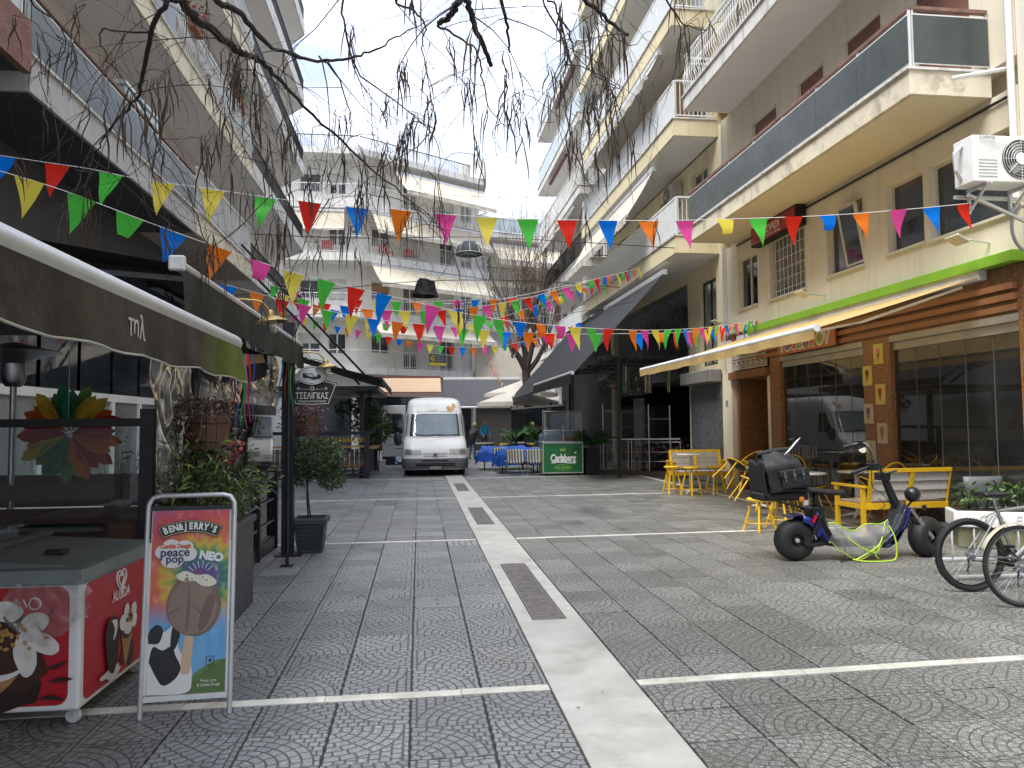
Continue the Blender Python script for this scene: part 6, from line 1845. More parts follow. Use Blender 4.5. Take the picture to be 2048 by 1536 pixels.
for k in range(4): MB().torus(TR(-.75, 30.1 + k * .07, .28, rx=PI / 2), .2, .035, 20, 6).build('hose_coil', pbr('blue_hose', (.02, .16, .42), .5), hr, smooth=True)
MB().bar((-.95, 30.2, .03), (-.55, 30.2, .03), .04).build('stand', black, hr)
# ================================================================ white van
rm_ = random.Random(33)
van = thing('van', 'white high roofed delivery van with rust spots facing down the paved street', 'van', (.5, 23.3, 0))
VT = TR(.5, 23.3, 0)
vanw = pbr('van_white_paint', (.70, .695, .66), .36, var=.04, vs=2, bump=.01, grime=.35, gcol=(.42, .40, .36), coat=.3)
vgrey = pbr('van_grey_plastic', (.10, .105, .115), .55, var=.12, vs=4)
prof = [(.06, .20, .98), (.02, .30, 1.0), (.00, .45, 1.01), (.03, .56, 1.01), (.05, .66, 1.01), (.09, .80, 1.005), (.17, .93, 1.0), (.36, 1.06, .99), (.62, 1.20, .975), (.86, 1.56, .945), (1.07, 1.92, .91), (1.15, 2.03, .895), (1.27, 2.20, .87), (1.48, 2.36, .83), (1.9, 2.43, .77)]
def pint(z):
    for a, b in zip(prof, prof[1:]):
        if a[1] <= z <= b[1]:
            t = (z - a[1]) / (b[1] - a[1])
            return a[0] + (b[0] - a[0]) * t, a[2] + (b[2] - a[2]) * t
    return prof[-1][0], prof[-1][2]
def vsurf(u, z, off=0.0):
    y, hw = pint(z)
    a = abs(u)
    x = hw * (a if a < .8 else .8 + .2 * math.sin((a - .8) / .2 * PI / 2) ** .9)
    yy = y + .05 * a ** 2 + .30 * max(0, (a - .72) / .28) ** 2.6
    nx = .9 * max(0, (a - .8) / .2) ** 1.5
    return (math.copysign(x + off * nx, u), yy - off * (1 - .5 * nx), z + (off * .6 if 1.2 < z < 2 else 0))
us_ = [-1 + 2 * i / 32 for i in range(33)]
q = MB(VT)
rows = []
YR = 5.3
for (y, z, hw) in prof:
    f_ = [vsurf(u, z) for u in us_]
    rl_ = [(-hw, YR, z)] + [(-hw, y + .35 + (YR - y - .35) * k / 6, z) for k in (5, 4, 3, 2, 1)]
    rr2 = [(-x_, y_, z_) for x_, y_, z_ in reversed(rl_)]
    rows.append(rl_ + f_ + rr2)
m_ = len(rows[0])
top = [(x * .5, min(YR, y + .3), 2.50) for x, y, z in rows[-1]]
rows.append([(x * .86, min(YR, y + .12), 2.475) for x, y, z in rows[-1]]); rows.append(top)
vs = [p for r_ in rows for p in r_]
fs = [(j * m_ + i, j * m_ + i + 1, (j + 1) * m_ + i + 1, (j + 1) * m_ + i) for j in range(len(rows) - 1) for i in range(m_ - 1)]
b_ = (len(rows) - 1) * m_
fs.append(tuple(b_ + i for i in range(m_)))
q.add(vs, fs)
q.add([(-.98, YR, .2), (.98, YR, .2), (.98, YR, 2.0), (.74, YR, 2.45), (-.74, YR, 2.45), (-.98, YR, 2.0)], [(0, 1, 2, 3, 4, 5)])
q.add([(-.98, .5, .2), (.98, .5, .2), (.98, YR, .2), (-.98, YR, .2)], [(3, 2, 1, 0)])
q.build('body', vanw, van, smooth=True)
def patch(name, mat, u0, u1, z0, z1, off, nu=16, nv=6, top_in=0.0, bot_in=0.0, par=None):
    g = MB(VT)
    def fn(s, t):
        a = u0 + (u1 - u0) * s
        c_ = (u0 + u1) / 2
        k = 1 - top_in * t - bot_in * (1 - t)
        return vsurf(c_ + (a - c_) * k, z0 + (z1 - z0) * t, off)
    g.grid(fn, nu, nv)
    return g.build(name, mat, par or van, smooth=True)
ws = patch('windscreen', pbr('windscreen_black', (.012, .013, .014), .12, var=.2, bump=0), -.90, .90, 1.225, 1.93, .006)
patch('sun_shade', pbr('silver_sunshade', (.20, .24, .265), .5, var=.16, vs=5, bump=.1), -.74, .76, 1.27, 1.90, .012, par=ws)
patch('windscreen_glass', clearglass('windscreen_clear', (.92, .96, .96), .7, .02, .03), -.89, .89, 1.23, 1.925, .022, par=ws)
g = MB(VT)
for (ua, ub, za) in ((-.68, -.05, 1.27), (.08, .72, 1.25)):
    P = [vsurf(ua + (ub - ua) * k / 6, 1.33 - .06 * math.sin(PI * k / 7) + (za - 1.27) - .04, .035) for k in range(7)]
    g.tube(P, .009, 5)
g.build('wiper', black, van)
hl = clearglass('headlamp_glass', (.9, .9, .88), 1.8, .1, .25)
for s_ in (-1, 1):
    h_ = patch('headlight', pbr('headlamp_reflector', (.34, .34, .33), .25, .7, var=.2), s_ * .42 if s_ > 0 else -.90, .90 if s_ > 0 else -.42, .665, .835, .008, 10, 4, bot_in=.0, top_in=.1)
    patch('lens', hl, .43 if s_ > 0 else -.89, .89 if s_ > 0 else -.43, .672, .828, .02, 10, 4, top_in=.1, par=h_)
for (z0_, z1_, w_) in ((.60, .612, .36), (.645, .657, .36)):
    patch('grille_slot', blackm, -w_, w_, z0_, z1_, .006, 10, 1)
for k in range(16): patch('grille_notch', blackm, -.40 + .052 * k, -.375 + .052 * k, .685, .71, .006, 1, 1)
g = MB(VT @ TR(0, -.015, .655)); g.box(-.055, -.01, -.045, -.01, .01, .05); g.box(.005, -.01, -.05, .05, .01, .03); g.box(-.02, -.01, .02, .06, .01, .05); g.build('badge', pbr('badge_grey', (.12, .12, .12), .35, .6), van, bevel=.006)
for (ua, ub, za, zb) in ((-.93, .93, 1.175, 1.175), (-.93, -.93, .68, 1.175), (.93, .93, .68, 1.175), (-.93, .93, 2.0, 2.0)):
    g = MB(VT); g.tube([vsurf(ua + (ub - ua) * k / 14, za + (zb - za) * k / 14, .002) for k in range(15)], .006, 4); g.build('panel_seam', vgrey, van)
bm_ = patch('bumper', vgrey, -1, 1, .22, .545, .035, 30, 6)
for (z0_, z1_, w_) in ((.46, .505, .40), (.36, .40, .60), (.305, .345, .60)):
    patch('air_slot', blackm, -w_, w_, z0_, z1_, .040, 14, 1)
patch('number_plate', pbr('plate_white', (.62, .62, .58), .5, bump=0), -.165, .165, .225, .30, .045, 4, 1)
pt_ = vsurf(0, .262, .052)
text('KZE 9154', .075, VT @ TR(0, pt_[1] - .001, .262), black, van, ext=.0005, bold=.001, sx=.85)
for s_ in (-1, 1): patch('side_trim', vgrey, s_ * .985 - .012, s_ * .985 + .012, .55, .62, .02, 2, 1)
# side windows and lower side cladding
for s_ in (-1, 1):
    g = MB(VT)
    g.add([(s_ * 1.002, .75, 1.22), (s_ * 1.002, 1.75, 1.22), (s_ * .945, 1.75, 1.88), (s_ * .945, 1.35, 1.88)], [(0, 1, 2, 3)])
    g.build('side_window', pane_m, van)
    g = MB(VT); g.box(s_ * 1.0, .55, .45, s_ * 1.03, YR, .62); g.build('side_moulding', vgrey, van, bevel=.01)
    # mirrors
    g = MB(VT)
    g.bar((s_ * .97, .72, 1.22), (s_ * 1.10, .62, 1.24), .03); g.bar((s_ * .97, .74, 1.02), (s_ * 1.10, .62, 1.05), .03)
    g.lathe([(.001, -.05), (.08, -.05), (.10, -.02), (.10, .03), (.08, .05), (.001, .055)], 16, TR(s_ * 1.16, .60, 1.14, rx=PI / 2) @ Matrix.Diagonal((1.35, 2.1, 1.3, 1)))
    g.build('wing_mirror', black, van, smooth=True)
for (x, y) in ((-.84, .95), (.84, .95), (-.84, 4.3), (.84, 4.3)):
    T = VT @ TR(x, y, .335, ry=PI / 2)
    g = MB(T); g.lathe([(.20, -.11), (.30, -.115), (.335, -.085), (.337, 0), (.335, .085), (.30, .115), (.20, .11)], 30); w_ = g.build('wheel', rubber, van, smooth=True)
    g = MB(T); g.lathe([(.001, .05), (.12, .07), (.19, .10), (.205, .105)], 24); g.lathe([(.001, -.05), (.12, -.07), (.19, -.10), (.205, -.105)], 24); g.build('rim', galv, w_, smooth=True)
MB(VT).box(-.7, .2, .19, .7, 5.1, .24).build('underbody', blackm, van)
# open rear door
g = MB(VT); g.F = VT
g.box(-1.87, YR + .0, .40, -1.0, YR + .05, 2.32)
dr = g.build('rear_door', vanw, van, bevel=.03, seg=2)
g = MB(VT @ TR(-1.44, YR - .004, 1.62)); g.poly(rrect(-.33, -.36, .33, .36, .09), .004); g.build('door_glass', pane_m, dr)
g = MB(VT @ TR(-1.44, YR - .003, 1.62)); P = rrect(-.35, -.38, .35, .38, .1); g.tube([(a, 0, c_) for a, c_ in P], .014, 5, closed=True); g.build('door_seal', black, dr)
MB(VT).box(-1.83, YR - .006, 1.05, -1.68, YR - .001, 1.19).build('door_handle', pbr('handle_brown', (.05, .03, .025), .5), dr)
g = MB(VT); g.box(-1.7, YR - .01, .83, -1.1, YR - .001, .85); g.box(-1.40, YR - .01, .68, -1.05, YR - .001, .71); g.build('door_crease', vgrey, dr)
text('‹‹‹', .16, VT @ TR(-1.48, YR - .004, 1.14), black, dr, ext=.0006, bold=.004)
# rust
for (u_, z_, a_, b_, sd_) in ((.60, 2.12, .14, .10, 3), (.72, 2.2, .08, .08, 4), (.04, 2.04, .05, .018, 6), (-.09, 2.045, .07, .012, 7), (.5, 2.05, .05, .05, 8)):
    g = MB(VT)
    P = circ(0, 0, a_, b_, 12, .3, sd_)
    c0_ = vsurf(u_, z_, .004)
    g.add([c0_] + [vsurf(u_ + p_, z_ + q__, .004) for p_, q__ in P], [(0, 1 + i, 1 + (i + 1) % 12) for i in range(12)])
    g.build('rust_patch', pbr('rust_orange', (.55, .33, .13), .9, var=.35, vs=18), van)

# ================================================================ draped tables, chairs, cart
tarp = cloth('blue_tarpaulin', (.025, .10, .42), .12, .45, .18, .5, wrinkle=5)
def tarp_table(x, y, w, d, label, seed, rz=0, h=.78, drop=.50):
    t_ = thing('covered_table', label, 'table', (x, y, 0), rz, group='terrace tables under blue tarpaulins')
    T = TR(x, y, 0, rz=rz)
    MB(T).box(-w / 2, -d / 2, h - .06, w / 2, d / 2, h - .03).build('tabletop', wood, t_)
    for sx in (-1, 1):
        for sy in (-1, 1): MB(T).bar((sx * (w / 2 - .08), sy * (d / 2 - .08), 0), (sx * (w / 2 - .08), sy * (d / 2 - .08), h - .06), .035).build('leg', black, t_)
    rr = random.Random(seed); ph = [rr.uniform(0, 6) for _ in range(8)]
    g = MB(T)
    def fn(s, t):
        X = (s - .5) * 2 * (w / 2 + drop); Y = (t - .5) * 2 * (d / 2 + drop)
        ex = max(0, abs(X) - w / 2); ey = max(0, abs(Y) - d / 2)
        e_ = math.hypot(ex, ey) if ex and ey else ex + ey
        fall = min(e_, drop * (1.0 + .2 * math.sin(3 * s * 6.28 + ph[0])))
        fl = .10 * min(1, e_ / .2) + .07 * math.sin((X * 7 + ph[1]) if ey > ex else (Y * 7 + ph[2])) * min(1, e_ / .3) + .12 * e_
        xx = math.copysign(min(abs(X), w / 2) + (fl if ex > 0 else 0), X); yy = math.copysign(min(abs(Y), d / 2) + (fl if ey > 0 else 0), Y)
        zz = h - fall + .035 * math.sin(X * 5 + ph[3]) * math.sin(Y * 6 + ph[4]) + .02 * math.sin(X * 13 + Y * 9 + ph[5])
        return (xx, yy, max(.03, zz))
    g.grid(fn, 40, 34)
    c_ = tag(g.build('tarpaulin', tarp, smooth=True), label.replace('table hidden under', 'crinkled').replace('table under', 'crinkled'), 'tarpaulin', 'blue tarpaulins over tables')
    return t_
tarp_table(3.25, 24.3, 1.2, .8, 'table under blue tarpaulin nearest the green beer cart', 4, .05)
tarp_table(2.95, 26.3, 1.5, .9, 'table under blue tarpaulin farther left beside the van', 9, -.1)
c0 = tag([o for o in col.objects if o.name.startswith('tarpaulin')][0], 'crinkled blue tarpaulin draped nearest the green beer cart')
stripe = None
def stripe_mat():
    m, nt, bs = newmat('striped_upholstery')
    tc = nt.nodes.new('ShaderNodeTexCoord'); sp = nt.nodes.new('ShaderNodeSeparateXYZ'); nt.links.new(tc.outputs['Object'], sp.inputs[0])
    f = mth(nt, 'FRACT', mth(nt, 'MULTIPLY', sp.outputs[0], 11.0))
    c_ = ramp(nt, f, [(0, (.08, .075, .07)), (.3, (.09, .08, .075)), (.36, (.46, .42, .36)), (.62, (.48, .44, .38)), (.68, (.22, .2, .18)), (1, (.1, .09, .08))])
    nt.links.new(c_, bs.inputs['Base Color']); bs.inputs['Roughness'].default_value = .85
    bumpit(nt, bs, noise(nt, worldpos(nt), 60, 3), .3, .004)
    return m
stripe = stripe_mat()
def lounge_chair():
    t_ = thing('lounge_chair', 'x', 'chair', (0, 0, 0), group='striped terrace chairs')
    g = MB()
    def fn(s, t):
        a = (s - .5) * 2
        return (.26 * a * (1 + .08 * t), .24 - .10 * (1 - a * a) - .0 * t - .03 - .09 * t, .38 + .40 * t + .02 * (1 - a * a) * t)
    g.grid(lambda s, t: (fn(s, t)[0], -fn(s, t)[1], fn(s, t)[2]), 10, 8)
    g.build('backrest', stripe, t_, smooth=True, solid=.05)
    MB().box(-.25, -.18, .36, .25, .28, .44).build('seat', stripe, t_, bevel=.03, seg=2)
    for sx in (-1, 1):
        for sy in (-1, 1): MB().tube([(sx * .17, sy * .14 + .04, .37), (sx * .24, sy * .24 + .04, 0)], .011, 6).build('leg', steel, t_)
    return t_
ch = [(3.55, 23.15, .0, 'striped upholstered chair nearest the green beer cart, back to us'), (2.93, 23.2, .1, 'striped upholstered chair left of its pair at the nearer blue tarp'), (2.75, 25.15, -.1, 'striped upholstered chair at the farther blue tarp'), (3.9, 25.2, .3, 'striped chair half hidden between blue tarp and beer cart')]
l0_ = lounge_chair()
for i, (x, y, rz, l) in enumerate(ch):
    o = l0_ if i == 0 else copy_tree(l0_)
    o.location = (x, y, 0); o.rotation_euler = (0, 0, rz); o['label'] = l
# green beer cart
bc = thing('beer_cart', 'green pilsner beer counter with white lettering and a tap', 'beer counter', (4.3, 22.75, 0))
CT = TR(4.36, 22.62, 0, rz=rad(-1))
grn = pbr('beer_green', (.012, .135, .042), .35, var=.08, vs=2, bump=0)
grl = pbr('beer_lime', (.28, .45, .04), .45, bump=0)
MB(CT).box(-.62, 0, .06, .62, .62, 1.0).build('body', pbr('beer_side_green', (.12, .26, .03), .45, var=.25, vs=3), bc, bevel=.01)
MB(CT).box(-.66, -.04, 1.0, .66, .66, 1.04).build('worktop', steel, bc, bevel=.006)
MB(CT).box(-.60, -.012, .10, .60, -.001, .97).build('front_panel', grn, bc)
g = MB(CT)
for (a, b_) in (((-.61, .09), (.61, .09)), ((-.61, .985), (.61, .985)), ((-.61, .09), (-.61, .985)), ((.61, .09), (.61, .985))): g.bar((a[0], -.012, a[1]), (b_[0], -.012, b_[1]), .02, .02)
g.build('panel_trim', galv, bc)
text('Carlsberg', .30, CT @ TR(-.0, -.015, .53), pbr('beer_white', (.8, .8, .78), .5, bump=0), bc, ext=.001, bold=.012, sx=.72, shear=.05, space=.92)
g = MB(CT @ TR(0, -.014, 0)); g.poly([(-.40, .395), (-.2, .44), (.0, .435), (.25, .40), (.38, .42), (.42, .47), (.40, .41), (.25, .365), (.0, .395), (-.18, .40), (-.28, .375)], 0)
g.build('swash', MATS['beer_white'], bc)
text('DANISH', .07, CT @ TR(0, -.015, .335), grl, bc, ext=.001, space=1.4); text('PILSNER', .12, CT @ TR(0, -.015, .24), grl, bc, ext=.001, bold=.003, space=1.2); text('est. 1847 brewed', .045, CT @ TR(0, -.015, .16), grl, bc, ext=.001)
g = MB(CT @ TR(0, -.015, .80))
g.poly([(-.08, -.05), (-.10, .03), (-.05, -.0), (-.035, .045), (0, .0), (.035, .045), (.05, 0), (.10, .03), (.08, -.05)], 0); g.disc(TR(0, 0, .06, rx=PI / 2), .014, 10)
g.build('crown_emblem', grl, bc)
g = MB(CT @ TR(.385, -.016, .685)); g.poly([(0, -.03), (.035, .01), (.03, .035), (.008, .03), (0, .015), (-.008, .03), (-.03, .035), (-.035, .01)], 0); g.build('hop_leaf', MATS['beer_white'], bc)
for x in (-.6, .6): MB(CT).tube([(x, .03, 1.04), (x, .03, 2.0)], .022, 8).build('canopy_post', steel, bc, smooth=True)
for z in (1.96, 1.38): MB(CT).tube([(-.6, .03, z), (.6, .03, z)], .014, 8).build('cross_rail', steel, bc, smooth=True)
MB(CT).box(-.58, .04, 1.06, .58, .05, 1.92).build('pane', glass, bc)
g = MB(CT); g.tube([(0.05, .2, 1.04), (0.05, .2, 1.42)], .03, 10); g.lathe([(.001, 1.42), (.05, 1.43), (.055, 1.50), (.001, 1.53)], 12, TR(.05, .2, 0)); g.tube([(0.05, .2, 1.38), (.05, .06, 1.36), (.05, .05, 1.32)], .015, 8); g.build('beer_tap', steel, bc, smooth=True)
for x in (-.5, .5):
    g = MB(CT); g.lathe([(.001, -.02), (.04, -.02), (.04, .02), (.001, .02)], 12, TR(x, .1, .04, ry=PI / 2)); g.build('castor', black, bc)
sf = thing('blue_armchair', 'slate blue armchair back behind the beer counter', 'armchair', (4.3, 24.0, 0))
g = MB(); g.grid(lambda s, t: (3.85 + .95 * s, 23.9 + .1 * (2 * s - 1) ** 2, .5 + (.75 + .12 * math.sin(PI * s)) * t), 12, 5); g.build('backrest', pbr('slate_blue_fabric', (.05, .085, .13), .9), sf, smooth=True, solid=.08)
MB().box(3.9, 23.95, .25, 4.75, 24.6, .5).build('seat', MATS['slate_blue_fabric'], sf, bevel=.04)
for x in (3.95, 4.7):
    for y in (24.0, 24.5): MB().box(x - .02, y - .02, 0, x + .02, y + .02, .25).build('leg', black, sf)
# palm plants
def strap_plant(x, y, z, n, L, label, group, seed, potw=.45, poth=.6, potd=.45, spread=1.0):
    rp = random.Random(seed)
    t_ = thing('potted_palm', label, 'plant', (x, y, 0), group=group)
    g = MB(); g.box(x - potw / 2, y - potd / 2, 0, x + potw / 2, y + potd / 2, poth); g.build('pot', blackm, t_, bevel=.01)
    MB().box(x - potw / 2 + .02, y - potd / 2 + .02, poth, x + potw / 2 - .02, y + potd / 2 - .02, poth + .01).build('soil', soil, t_)
    g = MB()
    for k in range(n):
        a = rp.uniform(0, 6.28); ln = L * rp.uniform(.6, 1.1); sp_ = rp.uniform(.25, .8) * spread
        d_ = Vector((math.cos(a), math.sin(a), 0)); side = Vector((-d_.y, d_.x, 0))
        P = []
        for i in range(8):
            t = i / 7
            P.append(Vector((x, y, poth)) + d_ * (ln * sp_ * t ** 1.2) + Vector((0, 0, ln * (t * 1.0 - .45 * sp_ * t * t * 1.3))) + Vector((rp.uniform(-.02, .02), rp.uniform(-.02, .02), 0)))
        g.tube(P, [.009, .008, .007, .006, .005, .004, .003, .002], 4)
        for i in range(3, 8):
            for j in range(3):
                b0 = P[i].lerp(P[i - 1], j / 3)
                for s_ in (-1, 1):
                    e_ = b0 + side * s_ * .24 * ln * math.sin(PI * (i - 2) / 7) + d_ * .10 - Vector((0, 0, .05 + rp.uniform(0, .06)))
                    w_ = d_ * .022
                    g.m = rp.randrange(3)
                    g.add([b0 - w_, (b0 + e_) / 2 - w_ + Vector((0, 0, .02)), e_, (b0 + e_) / 2 + w_ + Vector((0, 0, .02)), b0 + w_], [(0, 1, 3, 4), (1, 2, 3)])
        g.m = 0
    g.build('fronds', [pbr('palm_green', (.03, .13, .03), .4, var=.35), leafd, pbr('palm_light', (.08, .20, .04), .4, var=.3)], t_, kind='stuff')
    return t_
gp = 'palm planters on the terrace'
strap_plant(3.75, 29.2, 0, 26, .95, 'palm plant in black box, left of the row behind blue tarps', gp, 1, 1.1, .75, .5)
strap_plant(4.75, 28.6, 0, 30, 1.05, 'palm plant in black box in the middle behind the blue tarps', gp, 2, 1.1, .75, .5)
strap_plant(5.6, 27.6, 0, 22, .95, 'palm plant behind the glass left of the green beer counter', gp, 3, .6, .7, .5)
strap_plant(5.28, 22.75, 0, 30, .75, 'palm plant in tall black pot right of the green beer counter', gp, 4, .42, .82, .42, 1.25)
yp = thing('yellow_pot', 'small yellow pot with upright stems beside the person in blue', 'pot', (3.55, 31.5, 0))
MB().lathe([(.13, .35), (.19, .75), (.18, .76), (.001, .74)], 16, TR(3.55, 31.5, 0)).build('pot', pbr('mustard_pot', (.5, .38, .04), .5), yp, smooth=True)
MB().box(3.3, 31.3, 0, 3.8, 31.7, .34).build('plinth', blackm, yp)
g = MB()
for k in range(14): g.tube([(3.55, 31.5, .75), (3.55 + rm_.uniform(-.2, .2), 31.5, 1.3)], .01, 4)
g.build('stems', leafd, yp, kind='stuff')
# parasols
def parasol(x, y, zt, w, label):
    t_ = thing('parasol', label, 'parasol', (x, y, 0), group='cream parasols by the far shops')
    MB().tube([(x, y, 0), (x, y, zt)], .03, 8).build('pole', wood, t_)
    g = MB(); n = 8
    vs = [(x, y, zt)] + [(x + w * math.cos(2 * PI * k / n + .39), y + w * math.sin(2 * PI * k / n + .39), zt - .62) for k in range(n)] + [(x + w * math.cos(2 * PI * k / n + .39), y + w * math.sin(2 * PI * k / n + .39), zt - .80) for k in range(n)]
    g.add(vs, [(0, 1 + k, 1 + (k + 1) % n) for k in range(n)] + [(1 + k, 1 + n + k, 1 + n + (k + 1) % n, 1 + (k + 1) % n) for k in range(n)])
    g.build('canopy', cloth('parasol_cream', (.72, .68, .60), .35, .8, .05), t_)
    g = MB()
    for k in range(n): g.bar((x, y, zt - .03), (x + w * .97 * math.cos(2 * PI * k / n + .39), y + w * .97 * math.sin(2 * PI * k / n + .39), zt - .64), .02)
    g.build('ribs', wood, t_)
    MB().box(x - .3, y - .3, 0, x + .3, y + .3, .08).build('base', greywall, t_)
parasol(4.35, 33.2, 3.15, 1.9, 'cream parasol nearer, left of the black bar awning')
parasol(5.0, 36.8, 3.7, 1.9, 'cream parasol farther and higher behind the first one')
# bar terrace rail and glass
br = thing('bar_railing', 'steel rail and glass screen fence round the dark bar terrace', 'railing', (6.6, 22.2, 0))
A_, B2 = Vector((5.6, 22.9, 0)), Vector((7.72, 21.6, 0))
MB().bar(tuple(A_ + Vector((0, .0, .05))), tuple(B2 + Vector((0, 0, .05))), .12, .16).build('plinth', pbr('brown_plinth', (.08, .05, .035), .7), br)
def onf(t, z): return tuple(A_.lerp(B2, t) + Vector((0, 0, z)))
for t, h_ in ((0, 1.05), (.36, 1.05), (.40, 1.05), (.62, 2.15), (.88, 2.1), (.04, 2.2), (1.0, 1.05)):
    MB().tube([onf(t, .12), onf(t, h_)], .024 if h_ > 1.5 else .018, 8).build('post', steel, br, smooth=True)
MB().bar(onf(0, 1.08), onf(1.0, 1.10), .10, .045).build('hand_rail', galv, br)
for z in (.42, .70, 1.0): MB().tube([onf(0, z), onf(1, z)], .012, 6).build('rail', steel, br, smooth=True)
MB().tube([onf(.04, 1.45), onf(.62, 1.5)], .010, 6).build('rail', steel, br); MB().tube([onf(.62, 1.7), onf(.88, 1.7)], .010, 6).build('rail', steel, br)
for (a, c_, z0_, z1_) in ((.05, .61, 1.14, 2.1), (.63, .87, 1.14, 2.05), (.02, .35, .15, .98), (.41, .61, .15, .98)):
    g = MB(); p_, q__ = onf(a, z0_), onf(c_, z0_); r_, s_ = onf(c_, z1_), onf(a, z1_); g.add([p_, q__, r_, s_], [(0, 1, 2, 3)]); g.build('pane', glass, br)
mu = thing('flower_mural_panel', 'dark bar counter front printed with pink and teal flowers behind the rail', 'counter', (7.3, 22.9, 0))
def mural():
    m, nt, bs = newmat('flower_print')
    vo = nt.nodes.new('ShaderNodeTexVoronoi'); vo.inputs['Scale'].default_value = 8; nt.links.new(worldpos(nt), vo.inputs['Vector'])
    d_ = ramp(nt, vo.outputs['Distance'], [(.2, (1, 1, 1)), (.55, (0, 0, 0))])
    sp = nt.nodes.new('ShaderNodeSeparateColor'); nt.links.new(vo.outputs['Color'], sp.inputs[0])
    c_ = ramp(nt, sp.outputs[0], [(.2, (.4, .03, .07)), (.5, (.05, .16, .14)), (.75, (.5, .12, .2)), (.95, (.4, .4, .38))])
    nt.links.new(mixc(nt, d_, (.01, .012, .012), c_), bs.inputs['Base Color'])
    return m
MB().box(6.9, 22.75, .12, 9.5, 22.85, 1.05).build('printed_front', mural(), mu)
MB().box(6.85, 22.6, 1.05, 9.5, 23.3, 1.1).build('worktop', blackm, mu)
for i, (x, y) in enumerate(((6.0, 23.4), (6.45, 23.3), (6.8, 23.0))):
    t_ = thing('bar_stool', ['stool with orange legs at the left behind the steel rail', 'stool with orange legs in the middle behind the steel rail', 'stool with orange legs at the right behind the steel rail'][i], 'stool', (x, y, .1), group='wooden stools behind the rail')
    MB().lathe([(.001, .82), (.17, .82), (.17, .86), (.001, .86)], 14, TR(x, y, 0)).build('seat', black, t_)
    for k in range(4):
        a = PI / 4 + k * PI / 2
        MB().bar((x + .22 * math.cos(a), y + .22 * math.sin(a), .02), (x + .09 * math.cos(a), y + .09 * math.sin(a), .82), .035).build('leg', pbr('orange_stool_wood', (.40, .17, .05), .5), t_)
# cages, lanterns and coloured tubes hanging in the bar
for i in range(9):
    x, y, z = 6.1 + .28 * (i % 4) + .1 * (i // 4), 21.9 + .7 * (i % 5), 2.40 + .16 * (i % 3)
    t_ = thing('hanging_cage', 'black wire cage lamp under the dark bar awning, ' + ['first', 'second', 'third', 'fourth', 'fifth', 'sixth', 'seventh', 'eighth', 'ninth'][i] + ' of the hanging row', 'lamp', (x, y, z), group='cage lamps in the dark bar')
    g = MB()
    for k in range(12):
        a = 2 * PI * k / 12
        g.tube([(x + .16 * math.cos(a), y + .16 * math.sin(a), z), (x + .16 * math.cos(a), y + .16 * math.sin(a), z + .34), (x, y, z + .46)], .005, 4)
    for zz in (0, .17, .34): g.torus(TR(x, y, z + zz), .16, .006, 16, 4)
    g.tube([(x, y, z + .46), (x, y, z + 1.3)], .006, 4)
    g.build('cage', pbr('rust_black', (.06, .05, .04), .6), t_)
    MB().sphere(TR(x, y, z + .2), .055, 10, 6).build('bulb', pbr('dull_bulb', (.4, .36, .28), .2), t_, smooth=True)
for i in range(10):
    x, y = 6.0 + .17 * i, 21.6 + .35 * (i % 4)
    c_ = [(.05, .35, .05), (.6, .6, .62), (.45, .05, .2), (.05, .35, .05), (.6, .45, .1)][i % 5]
    g = MB(); g.tube([(x, y, 2.5), (x + .02, y, 3.3)], .022, 6)
    tag(g.build('coloured_tube', pbr('tube_%d' % (i % 5), c_, .3), smooth=True), ['green', 'white', 'pink', 'green', 'amber'][i % 5] + ' plastic tube hanging from the dark bar ceiling, ' + (['leftmost', 'second from left', 'third from left', 'fourth from left', 'fifth from left', 'sixth from left', 'fourth from right', 'third from right', 'second from right', 'rightmost'][i] + ' in the row'), 'tube', 'coloured tubes under the bar ceiling')
bm = thing('bar_ceiling_frame', 'black lattice ceiling frame carrying lamps inside the bar', 'frame', (6.8, 23.5, 3.5))
for k in range(8): MB().bar((5.7 + k * .3, 20.9, 3.45), (5.7 + k * .3, 28.5, 3.45), .04, .05).build('beam', black, bm)
for k in range(5): MB().bar((5.6, 21 + k * 1.8, 3.5), (7.7, 21 + k * 1.8, 3.5), .05, .05).build('beam', black, bm)
for (x, y) in ((5.75, 21.2), (5.75, 28.3), (4.95, 23.9)): MB().box(x - .04, y - .04, 0, x + .04, y + .04, 3.45).build('post', black, bm)
gs = thing('glass_screen', 'tall glass wind screen with steel posts behind the palm planters', 'screen', (5, 27, 0))
for i, (x, y) in enumerate(((4.9, 25.0), (4.75, 26.8), (4.3, 30.2), (4.0, 32.4))):
    MB().box(x - .025, y - .025, 0, x + .025, y + .025, 2.35).build('post', black, gs)
for (p_, q__) in (((4.9, 25.0), (4.75, 26.8)), ((4.75, 26.8), (4.3, 30.2)), ((4.3, 30.2), (4.0, 32.4))):
    g = MB(); g.add([(p_[0], p_[1], .1), (q__[0], q__[1], .1), (q__[0], q__[1], 2.2), (p_[0], p_[1], 2.2)], [(0, 1, 2, 3)]); g.build('pane', glass, gs)
MB().bar((4.9, 25, 2.22), (4.0, 32.4, 2.22), .04, .05).build('rail', galv, gs)

